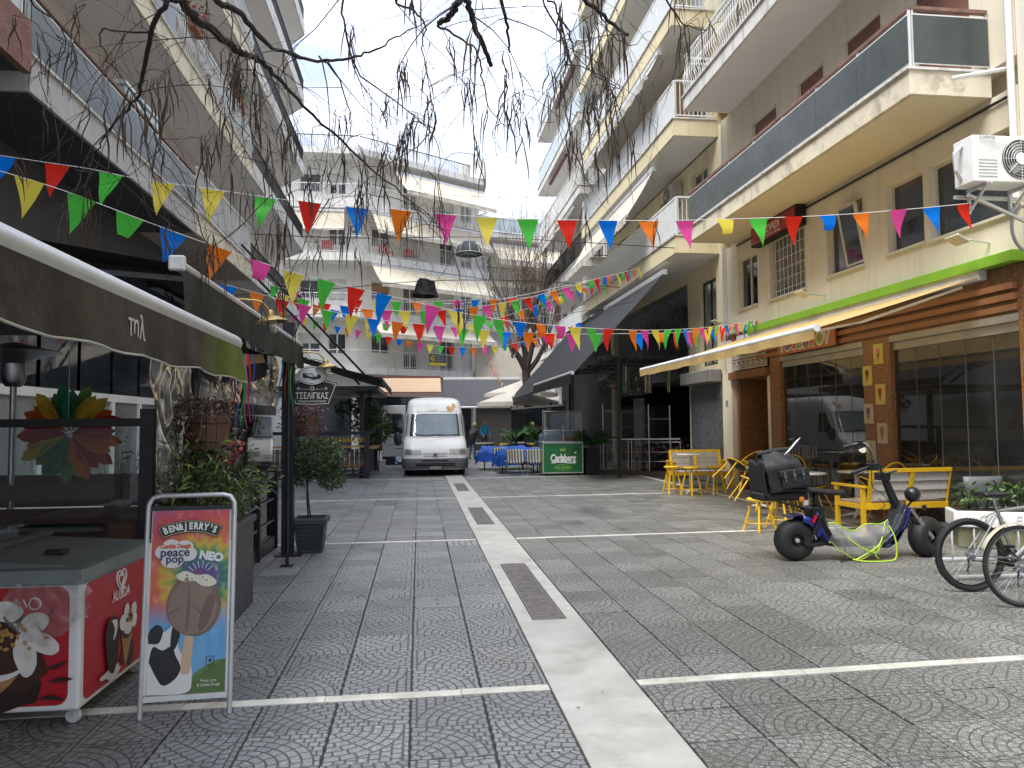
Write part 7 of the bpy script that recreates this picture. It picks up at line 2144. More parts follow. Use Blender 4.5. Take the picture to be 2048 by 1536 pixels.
# ================================================================ people far down the street
def person(x, y, rz, label, shirt, trousers, skin=(.30, .17, .11), hair=(.03, .02, .015), lean=.0, arms=((.30, .25), (.12, .3)), grp=None, h=1.72):
    t_ = thing('person', label, 'person', (x, y, 0), rz, group=grp)
    T = TR(x, y, 0, rz=rz)
    k = h / 1.72
    ly = -lean
    V = [(0, 0, .94), (0, ly * .4, 1.15), (0, ly * .8, 1.38), (0, ly, 1.50), (0, ly * 1.1 - .01, 1.56), (0, ly * 1.1 - .02, 1.66),
         (-.17, ly * .8, 1.40), (-.24, ly * .8 - .02, 1.14), (-.20, ly * .8 - arms[0][0], .98), (.17, ly * .8, 1.40), (.24, ly * .8 - .02, 1.14), (.22, ly * .8 - arms[1][0], .96),
         (-.10, 0, .88), (-.11, -.02, .48), (-.12, .02, .08), (-.12, -.14, .04), (.10, 0, .88), (.12, -.08, .48), (.13, .04, .08), (.13, -.12, .04)]
    V = [(a * k, b * k, c * k) for a, b, c in V]
    E_ = [(0, 1), (1, 2), (2, 3), (3, 4), (4, 5), (2, 6), (6, 7), (7, 8), (2, 9), (9, 10), (10, 11), (0, 12), (12, 13), (13, 14), (14, 15), (0, 16), (16, 17), (17, 18), (18, 19)]
    rd = [.13, .125, .14, .06, .07, .085, .07, .045, .035, .07, .045, .035, .09, .06, .045, .04, .09, .06, .045, .04]
    me = bpy.data.meshes.new('body')
    inv = wmat(t_).inverted()
    me.from_pydata([inv @ (T @ Vector(v)) for v in V], E_, [])
    ob = bpy.data.objects.new('body', me); col.objects.link(ob); ob.parent = t_
    md = ob.modifiers.new('skin', 'SKIN'); md.use_smooth_shade = True
    try:
        bpy.context.view_layer.objects.active = ob
        if not me.skin_vertices:
            with bpy.context.temp_override(object=ob, active_object=ob): bpy.ops.mesh.customdata_skin_add()
    except Exception as ex: print('skin', ex)
    for i, r_ in enumerate(rd):
        me.skin_vertices[0].data[i].radius = (r_, r_)
        me.skin_vertices[0].data[i].use_root = (i == 0)
    s2 = ob.modifiers.new('sub', 'SUBSURF'); s2.levels = 1; s2.render_levels = 1
    m, nt, bs = newmat('person_clothes')
    sp = nt.nodes.new('ShaderNodeSeparateXYZ'); nt.links.new(worldpos(nt), sp.inputs[0])
    st = nt.nodes.new('ShaderNodeValToRGB'); st.color_ramp.interpolation = 'CONSTANT'
    e = st.color_ramp.elements; e[0].position = 0; e[0].color = (.02, .02, .02, 1); e[1].position = .05; e[1].color = (*trousers, 1)
    a_ = e.new(.495); a_.color = (*shirt, 1); b__ = e.new(.765); b__.color = (*skin, 1)
    nt.links.new(mth(nt, 'DIVIDE', sp.outputs[2], 2.0), st.inputs[0]); nt.links.new(st.outputs[0], bs.inputs['Base Color']); bs.inputs['Roughness'].default_value = .8
    me.materials.append(m)
    g = MB(T); g.sphere(TR(0, ly * 1.1 - .0, 1.665 * k), .098, 14, 10, 1.15)
    g.build('hair', pbr('hair_dark', hair, .8), t_, smooth=True)
    g = MB(T); g.sphere(TR(0, ly * 1.1 - .03, 1.645 * k), .088, 14, 10, 1.2); g.lathe([(.001, 0), (.014, .01), (.001, .03)], 8, TR(0, ly * 1.1 - .115, 1.63 * k, rx=PI / 2)); 
    g.build('face', pbr('skin', skin, .6), t_, smooth=True)
    g = MB(T)
    for s_, hh in ((-.20, arms[0][0]), (.22, arms[1][0])):
        c_ = Vector((s_ * k, (ly * .8 - hh) * k, .95 * k))
        g.sphere(TR(*c_), .038, 8, 6, 1.2)
        for f_ in range(4): g.tube([c_ + Vector((-.02 + .013 * f_, -.01, -.02)), c_ + Vector((-.02 + .014 * f_, -.04, -.085 + .006 * abs(f_ - 1.5)))], [.010, .007], 5)
        g.tube([c_ + Vector((.02, -.02, 0)), c_ + Vector((.04, -.05, -.04))], [.011, .008], 5)
    g.build('hands', MATS['skin'], t_, smooth=True)
    return t_
try:
    person(3.42, 39.6, .35, 'person in bright blue shirt and cap standing by the far shops', (.02, .22, .42), (.02, .025, .05), hair=(.25, .28, .06), lean=.08, arms=((.28, 0), (.2, 0)))
    person(2.35, 33.5, 2.6, 'person in dark clothes bending behind the right side of van', (.03, .03, .035), (.05, .08, .13), lean=.22, arms=((.3, 0), (.25, 0)), h=1.6)
except Exception as ex:
    print('PERSON FAIL', ex)
sf2 = thing('side_table', 'low table with pale box beside the person in blue', 'table', (2.95, 34.5, 0))
MB().box(2.5, 34.2, .68, 3.4, 34.8, .72).build('tabletop', palewood, sf2)
for x in (2.55, 3.35):
    for y in (34.25, 34.75): MB().box(x - .02, y - .02, 0, x + .02, y + .02, .68).build('leg', black, sf2)
# ================================================================ yellow furniture
rf_ = random.Random(77)
dgr = pbr('dark_green_seat', (.012, .022, .014), .6)
def bench(name_label, x, y, rz, W=1.45):
    """local: seat faces +y, back at y=0"""
    t_ = thing('garden_bench', name_label, 'bench', (x, y, 0), rz, group='yellow framed benches')
    T = TR(x, y, 0, rz=rz)
    lean = .10
    def bp(z): return -lean * (z - .42) / .43
    for sx in (0, W):
        MB(T).bar((sx, .0, 0), (sx, .0, .62), .065, .05, up=(0, 1, 0)).build('leg', yellow, t_, bevel=.004)
        MB(T).bar((sx, .60, 0), (sx, .60, .62), .065, .05, up=(0, 1, 0)).build('leg', yellow, t_, bevel=.004)
        MB(T).bar((sx, -.06, .645), (sx, .70, .645), .075, .035).build('armrest', yellow, t_, bevel=.006)
        MB(T).bar((sx, .0, .36), (sx, .6, .36), .045, .07).build('side_rail', yellow, t_, bevel=.004)
    g = MB(T)
    x0, x1 = .06, W - .06
    for xx in (x0 + .03, W / 2, x1 - .03): g.bar((xx, bp(.40) , .40), (xx, bp(.88), .88), .07, .03, up=(0, 1, 0))
    g.bar((x0, bp(.88), .88), (x1, bp(.88), .88), .03, .06)
    g.build('back_frame', yellow, t_, bevel=.004)
    MB(T).bar((.03, .0, .36), (W - .03, 0.0, .36), .04, .09).build('rear_rail', yellow, t_, bevel=.004)
    MB(T).bar((.03, .6, .36), (W - .03, .6, .36), .04, .07).build('front_rail', yellow, t_, bevel=.004)
    for k in range(3):
        z = .45 + k * .135
        for (a, c_) in ((x0 + .07, W / 2 - .04), (W / 2 + .04, x1 - .07)):
            zc = z + .065
            MB(T).bar((a, bp(zc) + .018, zc), (c_, bp(zc) + .018, zc), .014, .128).build('slat', palewood, t_, bevel=.002)
    for k in range(4):
        yy = .07 + k * .14
        MB(T).box(.04, yy, .40, W - .04, yy + .128, .42).build('slat', palewood, t_, bevel=.002)
    g = MB(T)
    for xx in (x0 + .03, W / 2, x1 - .03):
        for k in range(8):
            z = .46 + k * .048
            g.sphere(TR(xx + (.014 if k % 2 else -.014), bp(z) - .017, z), .006, 6, 4)
    g.build('bolt_heads', pbr('dull_bolt', (.4, .3, .1), .5), t_)
    return t_
bench('yellow framed bench with three pale back slats standing behind the scooter, back to us', 6.36, 10.2, rad(4), 1.5)
bench('yellow framed bench facing us at the far end of the terrace by the stone wall', 7.5, 17.9, rad(180 - 5), 1.4)
def round_table(x, y, label, h=.74, r=.32):
    t_ = thing('round_table', label, 'table', (x, y, 0), group='round white topped tables')
    MB().lathe([(.001, h), (r - .01, h), (r, h + .008), (r, h + .018), (r - .01, h + .026), (.001, h + .026)], 36, TR(x, y, 0)).build('tabletop', whitep, t_, smooth=True)
    MB().lathe([(.03, .03), (.045, .25), (.035, h - .02), (.07, h)], 16, TR(x, y, 0)).build('pedestal', whitep, t_, smooth=True)
    g = MB(TR(x, y, 0))
    for k in range(4):
        a = PI / 4 + k * PI / 2
        g.tube([(0, 0, .06), (.14 * math.cos(a), .14 * math.sin(a), .045), (.26 * math.cos(a), .26 * math.sin(a), .012)], [.03, .024, .012], 8)
    g.build('foot', whitep, t_, smooth=True)
    return t_
round_table(6.08, 16.35, 'round table with three yellow stools in front of the far bench', .86)
round_table(6.25, 11.6, 'round table right behind the black delivery bag')
round_table(6.25, 13.25, 'round table deeper by the shop between tilted chairs')
round_table(7.2, 11.7, 'round table behind the near yellow bench against the shop glass', .74, .3)
def stool(x, y, label, rz=0, h=.46):
    t_ = thing('yellow_stool', label, 'stool', (x, y, 0), rz, group='yellow stools')
    T = TR(x, y, 0, rz=rz)
    MB(T).lathe([(.001, h - .02), (.165, h - .02), (.18, h - .008), (.18, h + .01), (.165, h + .022), (.001, h + .022)], 28).build('seat', yellow, t_, smooth=True)
    for k in range(4):
        a = PI / 4 + k * PI / 2
        MB(T).tube([(.10 * math.cos(a), .10 * math.sin(a), h - .02), (.23 * math.cos(a), .23 * math.sin(a), 0)], [.015, .019], 8).build('leg', yellow, t_, smooth=True)
    MB(T).torus(TR(0, 0, .13), .205, .008, 28, 6).build('foot_ring', yellow, t_, smooth=True)
    return t_
stool(5.62, 16.3, 'yellow stool left of the far round table', .1, .6)
stool(5.93, 15.95, 'yellow stool in front of the far round table', .5, .6)
stool(6.52, 16.05, 'yellow stool right of the far round table', .2, .6)
stool(4.95, 10.55, 'yellow stool behind the rear wheel of the scooter', .3)
stool(5.45, 10.9, 'yellow stool between scooter seat and near bench', .7)
def hoop_chair(base=False):
    t_ = thing('hoop_back_chair', 'x', 'chair', (0, 0, 0), group='yellow hoop back chairs')
    MB().lathe([(.001, .42), (.19, .42), (.215, .435), (.215, .45), (.20, .462), (.001, .465)], 26, TR(0, 0, 0), sy=.95).build('seat', dgr, t_, smooth=True)
    MB().torus(TR(0, 0, .432), .213, .011, 28, 6).build('seat_rim', yellow, t_, smooth=True)
    for (sx, sy) in ((-1, -1), (1, -1), (1, 1), (-1, 1)):
        MB().tube([(sx * .13, sy * .12, .42), (sx * .20, sy * .19, 0)], [.014, .012], 8).build('leg', yellow, t_, smooth=True)
    P = [(-.19, .12, .44), (-.235, .16, .62), (-.215, .20, .78), (-.13, .235, .90), (0, .25, .945), (.13, .235, .90), (.215, .20, .78), (.235, .16, .62), (.19, .12, .44)]
    MB().tube(smoothpath(P, 5), .0125, 8).build('hoop', yellow, t_, smooth=True)
    P = [(-.232, .165, .64), (-.12, .20, .655), (0, .21, .66), (.12, .20, .655), (.232, .165, .64)]
    MB().tube(smoothpath(P, 4), .010, 8).build('back_rail', yellow, t_, smooth=True)
    for k in range(5):
        x = -.14 + .07 * k
        MB().tube([(x, .17 - abs(x) * .2, .45), (x * 1.05, .205 - abs(x) * .15, .65)], .007, 6).build('spindle', yellow, t_, smooth=True)
    return t_
hc = hoop_chair()
CH = [((6.85, 13.9, 0), (0, 0, .5), 'upright hoop back chair farthest from us near the shop entrance'),
      ((5.60, 13.3, .34), (rad(-38), 0, rad(-80)), 'hoop back chair tipped against its table, leftmost of the tilted ones'),
      ((5.42, 12.2, .12), (rad(-26), 0, rad(-100)), 'hoop back chair tipped beside the black delivery bag'),
      ((6.62, 11.9, .02), (rad(-14), 0, rad(40)), 'hoop back chair tipped right behind the round table by shop glass'),
      ((7.1, 13.7, 0), (0, 0, -.6), 'hoop back chair close to the tiled pillar behind tilted chairs'),
      ((6.35, 12.5, .02), (rad(-14), 0, rad(-20)), 'hoop back chair tipped in the middle of the chair group'),
      ((7.35, 11.15, .0), (0, 0, PI + .1), 'hoop back chair showing its arch above the near bench'),
      ((7.75 - .2, 10.9, .05), (rad(-36), 0, rad(85)), 'hoop back chair tipped behind the right end of near bench')]
for i, (l, r_, lab) in enumerate(CH):
    o = hc if i == 0 else copy_tree(hc)
    o.location = l; o.rotation_euler = r_; o['label'] = lab
    if abs(r_[0]) > .1: o.location.z = .21 * math.sin(abs(r_[0])) - .01 + (l[2] if l[2] > .1 else 0)
# ================================================================ fat tyre electric scooter
sct = thing('electric_scooter', 'black and blue fat tyre electric scooter with long handlebars', 'scooter', (5.1, 8.3, 0))
ST = TR(4.31, 8.3, 0)              # local x runs to the front wheel
blu = pbr('cobalt_blue_paint', (.012, .022, .20), .3, coat=.4, var=.1, bump=0)
fork_m = pbr('grey_fork_metal', (.34, .345, .35), .38, .7, var=.1)
def fat(x, y=0, rz=0):
    T = ST @ TR(x, y, .235, rx=PI / 2) if not rz else ST @ TR(x, y, .235, rz=rz) @ TR(rx=PI / 2)
    g = MB(T); g.lathe([(.075, -.085), (.12, -.105), (.19, -.098), (.225, -.06), (.237, 0), (.225, .06), (.19, .098), (.12, .105), (.075, .085)], 40)
    for z in (-.05, -.025, 0, .025, .05): g.torus(TR(0, 0, z), .2325 - abs(z) * .14, .004, 40, 4)
    w = g.build('wheel', rubber, sct, smooth=True, angle=60)
    g = MB(T); g.lathe([(.08, -.08), (.10, -.06), (.085, 0), (.10, .06), (.08, .08)], 28); g.lathe([(.001, .06), (.045, .07), (.06, .055), (.075, .06)], 20); g.lathe([(.001, -.06), (.045, -.07), (.06, -.055), (.075, -.06)], 20)
    g.build('rim', black, w, smooth=True)
    g = MB(T); g.lathe([(.001, .085), (.022, .085), (.028, .07)], 14); g.lathe([(.001, -.095), (.022, -.095), (.028, -.07)], 14); g.build('axle_nut', galv, w, smooth=True)
    return w
fat(0); fat(1.63, -.02, rad(20))
q = MB(ST)
P = smoothpath([(.34, 0, .25), (.30, 0, .45), (.27, 0, .70), (.30, 0, .78)], 5)
q.tube(P, .035, 10); q.tube(smoothpath([(.05, -.12, .235), (.10, -.13, .19), (.24, -.12, .19), (.40, -.06, .2)], 4), .022, 8); q.tube(smoothpath([(.05, .12, .235), (.10, .13, .19), (.24, .12, .19), (.40, .06, .2)], 4), .022, 8)
q.build('rear_frame', black, sct, smooth=True)
# footboard trough and front leg shield in one sweep
q = MB(ST)
def sw_(s, t):
    P = [(.24, .60), (.29, .40), (.36, .24), (.50, .185), (.80, .18), (1.02, .20), (1.14, .30), (1.24, .46), (1.34, .62)]
    k = s * (len(P) - 1); i = min(int(k), len(P) - 2); f = k - i
    x = P[i][0] + (P[i + 1][0] - P[i][0]) * f; z = P[i][1] + (P[i + 1][1] - P[i][1]) * f
    w = .12 - .03 * abs(s - .5) * 2
    return (x, (t - .5) * 2 * w, z + .02 * abs(t - .5) * 2)
q.grid(sw_, 32, 6); q.build('footboard', black, sct, smooth=True, solid=.03)
q = MB(ST); q.grid(lambda s, t: (sw_(s * .96 + .02, t)[0] + (.02 if s > .5 else -.01), sw_(s, t)[1] * 1.12, sw_(s * .96 + .02, t)[2] - .035), 32, 6)
q.build('blue_side_shell', blu, sct, smooth=True, solid=.02)
MB(ST).poly([(.98, .20), (1.10, .27), (1.20, .42), (1.29, .64), (1.38, .60), (1.32, .40), (1.20, .20), (1.06, .13), (.96, .14)], .20, TR(0, -.10, 0)).build('leg_shield', pbr('shield_grey', (.03, .031, .034), .5), sct, bevel=.02, seg=2)
MB(ST).poly([(1.0, .13), (1.10, .12), (1.24, .20), (1.36, .40), (1.41, .58), (1.38, .60), (1.32, .38), (1.19, .19)], .215, TR(0, -.108, 0)).build('blue_side_shell', blu, sct, bevel=.012)
MB(ST).poly([(.20, .62), (.31, .62), (.37, .40), (.46, .24), (.46, .15), (.34, .17), (.25, .36)], .17, TR(0, -.085, 0)).build('rear_frame', black, sct, bevel=.02, seg=2)
q = MB(ST)
for k in range(5): q.tube([(1.13 + .018 * k + .0, -.115, .33 + .0), (1.22 + .022 * k, -.105, .52)], .004, 4)
q.build('side_rib', pbr('grey_rib', (.08, .085, .09), .4), sct)
q = MB(ST); q.box(.17, -.10, .30, .34, .10, .62); q.build('battery_box', black, sct, bevel=.02)
q = MB(ST); q.grid(lambda s, t: (.02 + .275 * math.cos(2.0 - 1.9 * s), (t - .5) * .2, .25 + .275 * math.sin(2.0 - 1.9 * s)), 14, 5); [q.add([(.02 + r_ * math.cos(2.0 - 1.9 * i / 10), sy, .25 + r_ * math.sin(2.0 - 1.9 * i / 10)) for r_ in (.275, .20) for i in range(11)], [(i, i + 1, 12 + i, 11 + i) for i in range(3, 10)]) for sy in (-.118, .118)]
q.build('rear_mudguard', blu, sct, smooth=True, solid=.012)
q = MB(ST)
for sy in (-.13, .13):
    q = MB(ST); q.tube([(.14, sy, .25), (.28, sy, .55)], .012, 8)
    for k in range(9):
        f = .25 + .075 * k
        q.torus(TR(.14 + .14 * f, sy, .25 + .30 * f, ry=.437), .026, .006, 12, 5)
    q.build('shock_spring', black, sct, smooth=True)
q = MB(ST); q.tube([(.16, -.135, .44), (.20, -.135, .52)], .022, 8); q.build('gas_canister', pbr('anodised_red', (.5, .01, .02), .3, .6), sct, smooth=True)
# seat
q = MB(ST)
def seat(s, t):
    x = -.36 + .98 * s; a = (t - .5) * 2
    w = .15 * (1 - .45 * max(0, (s - .55) / .45) ** 1.5)
    return (x, a * w, .80 + .02 * math.sin(s * 5) - .03 * s + .035 * (1 - abs(a) ** 3))
q.grid(seat, 20, 8); q.build('seat', pbr('seat_vinyl', (.014, .014, .015), .45), sct, smooth=True, solid=.03)
q = MB(ST); q.box(-.46, -.15, .70, .12, .15, .79); q.build('rear_box', blackm, sct, bevel=.02)
q = MB(ST); q.tube([(-.34, -.14, .72), (.12, -.14, .60), (.25, -.05, .52)], .012, 6); q.tube([(-.34, .14, .72), (.12, .14, .60), (.25, .05, .52)], .012, 6); q.build('seat_bracket', black, sct)
q = MB(ST); q.lathe([(.001, -.02), (.03, -.02), (.032, .0), (.001, .01)], 16, TR(.02, -.165, .715, rx=PI / 2)); q.build('side_reflector', pbr('amber_reflector', (.6, .2, .01), .25), sct, smooth=True)
# steering
st0, st1 = Vector((1.26, 0, .62)), Vector((1.12, 0, .98))
q = MB(ST); q.tube([(1.33, 0, .55), (1.26, 0, .64), (1.17, 0, .86), (1.12, 0, .98)], [.05, .052, .045, .035], 10); q.tube([(1.24, 0, .62), (1.38, -.0, .58), (1.45, 0, .55)], [.04, .035, .03], 8); q.build('steering_column', black, sct, smooth=True)
q = MB(ST); q.box(1.33, -.10, .52, 1.47, .10, .56); q.build('fork_yoke', black, sct, bevel=.01)
for sy in (-.125, .115):
    q = MB(ST); q.tube([(1.39, sy, .56), (1.52, sy, .38)], .017, 10); q.tube([(1.47, sy, .45), (1.645, sy, .225)], .024, 10); q.lathe([(.03, -.01), (.03, .02)], 12, TR(1.47, sy, .45, ry=2.35))
    q.build('fork_leg', fork_m, sct, smooth=True)
q = MB(ST)
hb = smoothpath([(.62, -.30, 1.03), (.80, -.32, 1.10), (.92, -.25, 1.12), (1.06, -.08, .99), (1.12, -.02, .95)], 5)
hb2 = smoothpath([(1.12, .02, .95), (1.12, .10, 1.08), (1.10, .20, 1.27), (1.06, .27, 1.33), (.95, .32, 1.31)], 5)
q.tube(hb, .014, 8); q.tube(hb2, .014, 8); q.build('handlebar', black, sct, smooth=True)
q = MB(ST); q.tube([(.56, -.30, 1.01), (.72, -.31, 1.065)], .02, 10); q.tube([(.96, .32, 1.31), (.84, .34, 1.28)], .02, 10); q.build('hand_grip', rubber, sct, smooth=True)
q = MB(ST); q.box(.74, -.35, 1.04, .86, -.28, 1.12); q.box(1.0, .26, 1.29, 1.08, .34, 1.36); q.tube([(.70, -.30, 1.02), (.62, -.28, .96)], .006, 5); q.box(1.06, -.07, .90, 1.18, .07, .99); q.bar((1.12, -.06, .98), (1.24, -.1, 1.02), .04, .02); q.build('control_switch', black, sct, bevel=.006)
q = MB(ST)
for pts in ([(.80, -.3, 1.08), (.85, -.22, .85), (1.05, -.1, .75), (1.2, -.04, .6)], [(1.1, .3, 1.17), (1.28, .25, 1.05), (1.22, .1, .9)], [(1.0, -.1, .7), (1.05, -.14, .62), (.98, -.1, .56)], [(1.2, -.06, .55), (1.35, -.14, .48), (1.3, -.12, .4)]): q.tube(smoothpath(pts, 5), .005, 5)
q.build('brake_cable', black, sct)
q = MB(ST); q.tube(smoothpath([(.80, -.31, 1.09), (.78, -.33, 1.18), (.73, -.34, 1.23), (.68, -.34, 1.25)], 4), .005, 5); q.build('mirror_stem', black, sct)
q = MB(ST); q.lathe([(.001, -.012), (.05, -.012), (.058, 0), (.001, .0)], 22, TR(.66, -.34, 1.28, rx=PI / 2 + .2, rz=.3), sy=.85); q.build('mirror', black, sct, smooth=True)
q = MB(ST); q.disc(TR(.662, -.347, 1.28, rx=PI / 2 - .35, rz=.15) @ Matrix.Diagonal((1, .8, 1, 1)), .052, 22); q.build('mirror_glass', pbr('mirror_silver', (.92, .92, .92), .03, 1.0, var=.01, bump=0), sct)
q = MB(ST); q.sphere(TR(1.47, -.03, .73), .085, 18, 12, 1.05); q.build('headlight', black, sct, smooth=True)
q = MB(ST); q.lathe([(.001, .03), (.06, .02), (.078, 0)], 20, TR(1.52, -.03, .73, ry=PI / 2)); q.build('headlight_glass', hl, sct, smooth=True)
q = MB(ST); q.bar((1.40, 0, .56), (1.47, -.03, .66), .02); q.tube([(1.36, -.10, .58), (1.50, -.16, .60)], .006, 5); q.lathe([(.001, -.015), (.02, -.015), (.024, .015), (.001, .02)], 10, TR(1.52, -.17, .60, ry=PI / 2)); q.tube([(1.36, .10, .58), (1.50, .2, .60)], .006, 5); q.build('indicator', black, sct)
q = MB(ST); q.tube([(.55, -.1, .17), (.52, -.2, .03), (.44, -.22, .01)], .009, 6); q.build('side_stand', black, sct)
# delivery bag on the seat
bgm = pbr('black_nylon', (.012, .012, .014), .6, var=.25, vs=6, bump=.5, bs_scale=14, bd=.02)
bag = thing('delivery_bag', 'black insulated delivery bag with three buckles lying on the scooter seat', 'bag', (4.1, 8.3, .85))
BT = ST @ TR(-.10, 0, .83, ry=rad(-8)) @ Matrix.Diagonal((.84, 1, .98, 1))
q = MB(BT)
def bagf(s, t):
    a = 2 * PI * s; cx, sx = math.cos(a), math.sin(a)
    k = 1 / max(abs(cx), abs(sx)) ** .86
    w = (.30 - .05 * t) * (1 - .25 * max(0, t - .8) / .2); d_ = .19 * (1 - .82 * max(0, (t - .62) / .38) ** 1.3)
    return (-.02 - .07 * t + w * cx * k + .008 * math.sin(t * 17 + s * 30), d_ * sx * k + .010 * math.sin(s * 44 + t * 9), .44 * t + .012 * math.sin(s * 19))
q.grid(bagf, 40, 14)
q.add([bagf(k / 40, 0) for k in range(40)], [tuple(range(40))])
q.build('body', bgm, bag, smooth=True)
q = MB(BT); q.tube([(-.33, 0, .44), (-.05, -.005, .452), (.16, 0, .44)], .034, 10); q.build('roll_top', bgm, bag, smooth=True)
q = MB(BT); q.box(-.15, -.225, .02, .26, -.195, .19); q.build('front_pocket', bgm, bag, bevel=.015, seg=2)
q = MB(BT); q.box(-.17, -.235, .16, .24, -.2, .235); q.build('pocket_flap', bgm, bag, bevel=.012, seg=2)
for x in (-.10, .03, .16):
    q = MB(BT); q.box(x - .012, -.240, .10, x + .012, -.234, .22); q.box(x - .022, -.246, .145, x + .022, -.236, .172); q.build('buckle', pbr('grey_buckle', (.09, .09, .095), .4), bag, bevel=.004)
q = MB(BT); q.grid(lambda s, t: (-.345 - .012 * math.sin(t * 5) - .05 * t, -.2 + .4 * s, .36 - .42 * t + .02 * math.sin(s * 9)), 8, 10); q.build('side_flap', bgm, bag, smooth=True, solid=.015)
q = MB(BT); q.grid(lambda s, t: (.0 + .20 * s + .05 * t, -.12 - .03 * t, .40 + .14 * s + .035 * t), 6, 3); q.build('loose_label', pbr('white_label', (.75, .75, .74), .4), bag, solid=.006)
# clear bag with lime straps on the footboard
lime = pbr('lime_strap', (.42, .62, .03), .5, var=.08)
cb_ = thing('clear_plastic_bag', 'clear plastic bag with lime green edges slumped on the scooter footboard', 'bag', (5.0, 8.2, .1))
q = MB(ST)
def cbg(s, t):
    x = .33 + .72 * s; top = .42 - .10 * math.sin(PI * s) if s < .9 else .42
    top = .44 - .30 * s + .34 * s * s + .03 * math.sin(s * 12)
    bot = .22 - .20 * math.sin(PI * min(1, max(0, (s - .05) / .9)))
    return (x, -.17 - .05 * math.sin(PI * t) + .015 * math.sin(s * 21 + t * 9), bot + (top - bot) * t)
q.grid(cbg, 24, 12); q.build('film', clearglass('bag_film', (.72, .74, .76), 2.4, .15, .28), cb_, smooth=True)
q = MB(ST)
q.tube([cbg(i / 20, 0) for i in range(21)], .008, 5); q.tube([cbg(i / 20, 1) for i in range(21)], .007, 5)
q.tube(smoothpath([cbg(.03, 1), (.62, -.235, .20), (.85, -.23, .10), cbg(.85, 0.1)], 5), .008, 5)
q.tube(smoothpath([cbg(.95, 1), (.92, -.235, .22), (.80, -.235, .12), (.62, -.23, .03)], 5), .008, 5)
q.tube(smoothpath([(1.05, -.2, .40), (1.09, -.25, .25), (1.08, -.27, .05), (.98, -.28, .012), (.72, -.27, .012), (.58, -.22, .03)], 5), .009, 5)
q.tube(smoothpath([(.83, -.24, .18), (.84, -.25, .08), (.88, -.25, .03)], 4), .006, 5)
q.build('lime_edge', lime, cb_, smooth=True)
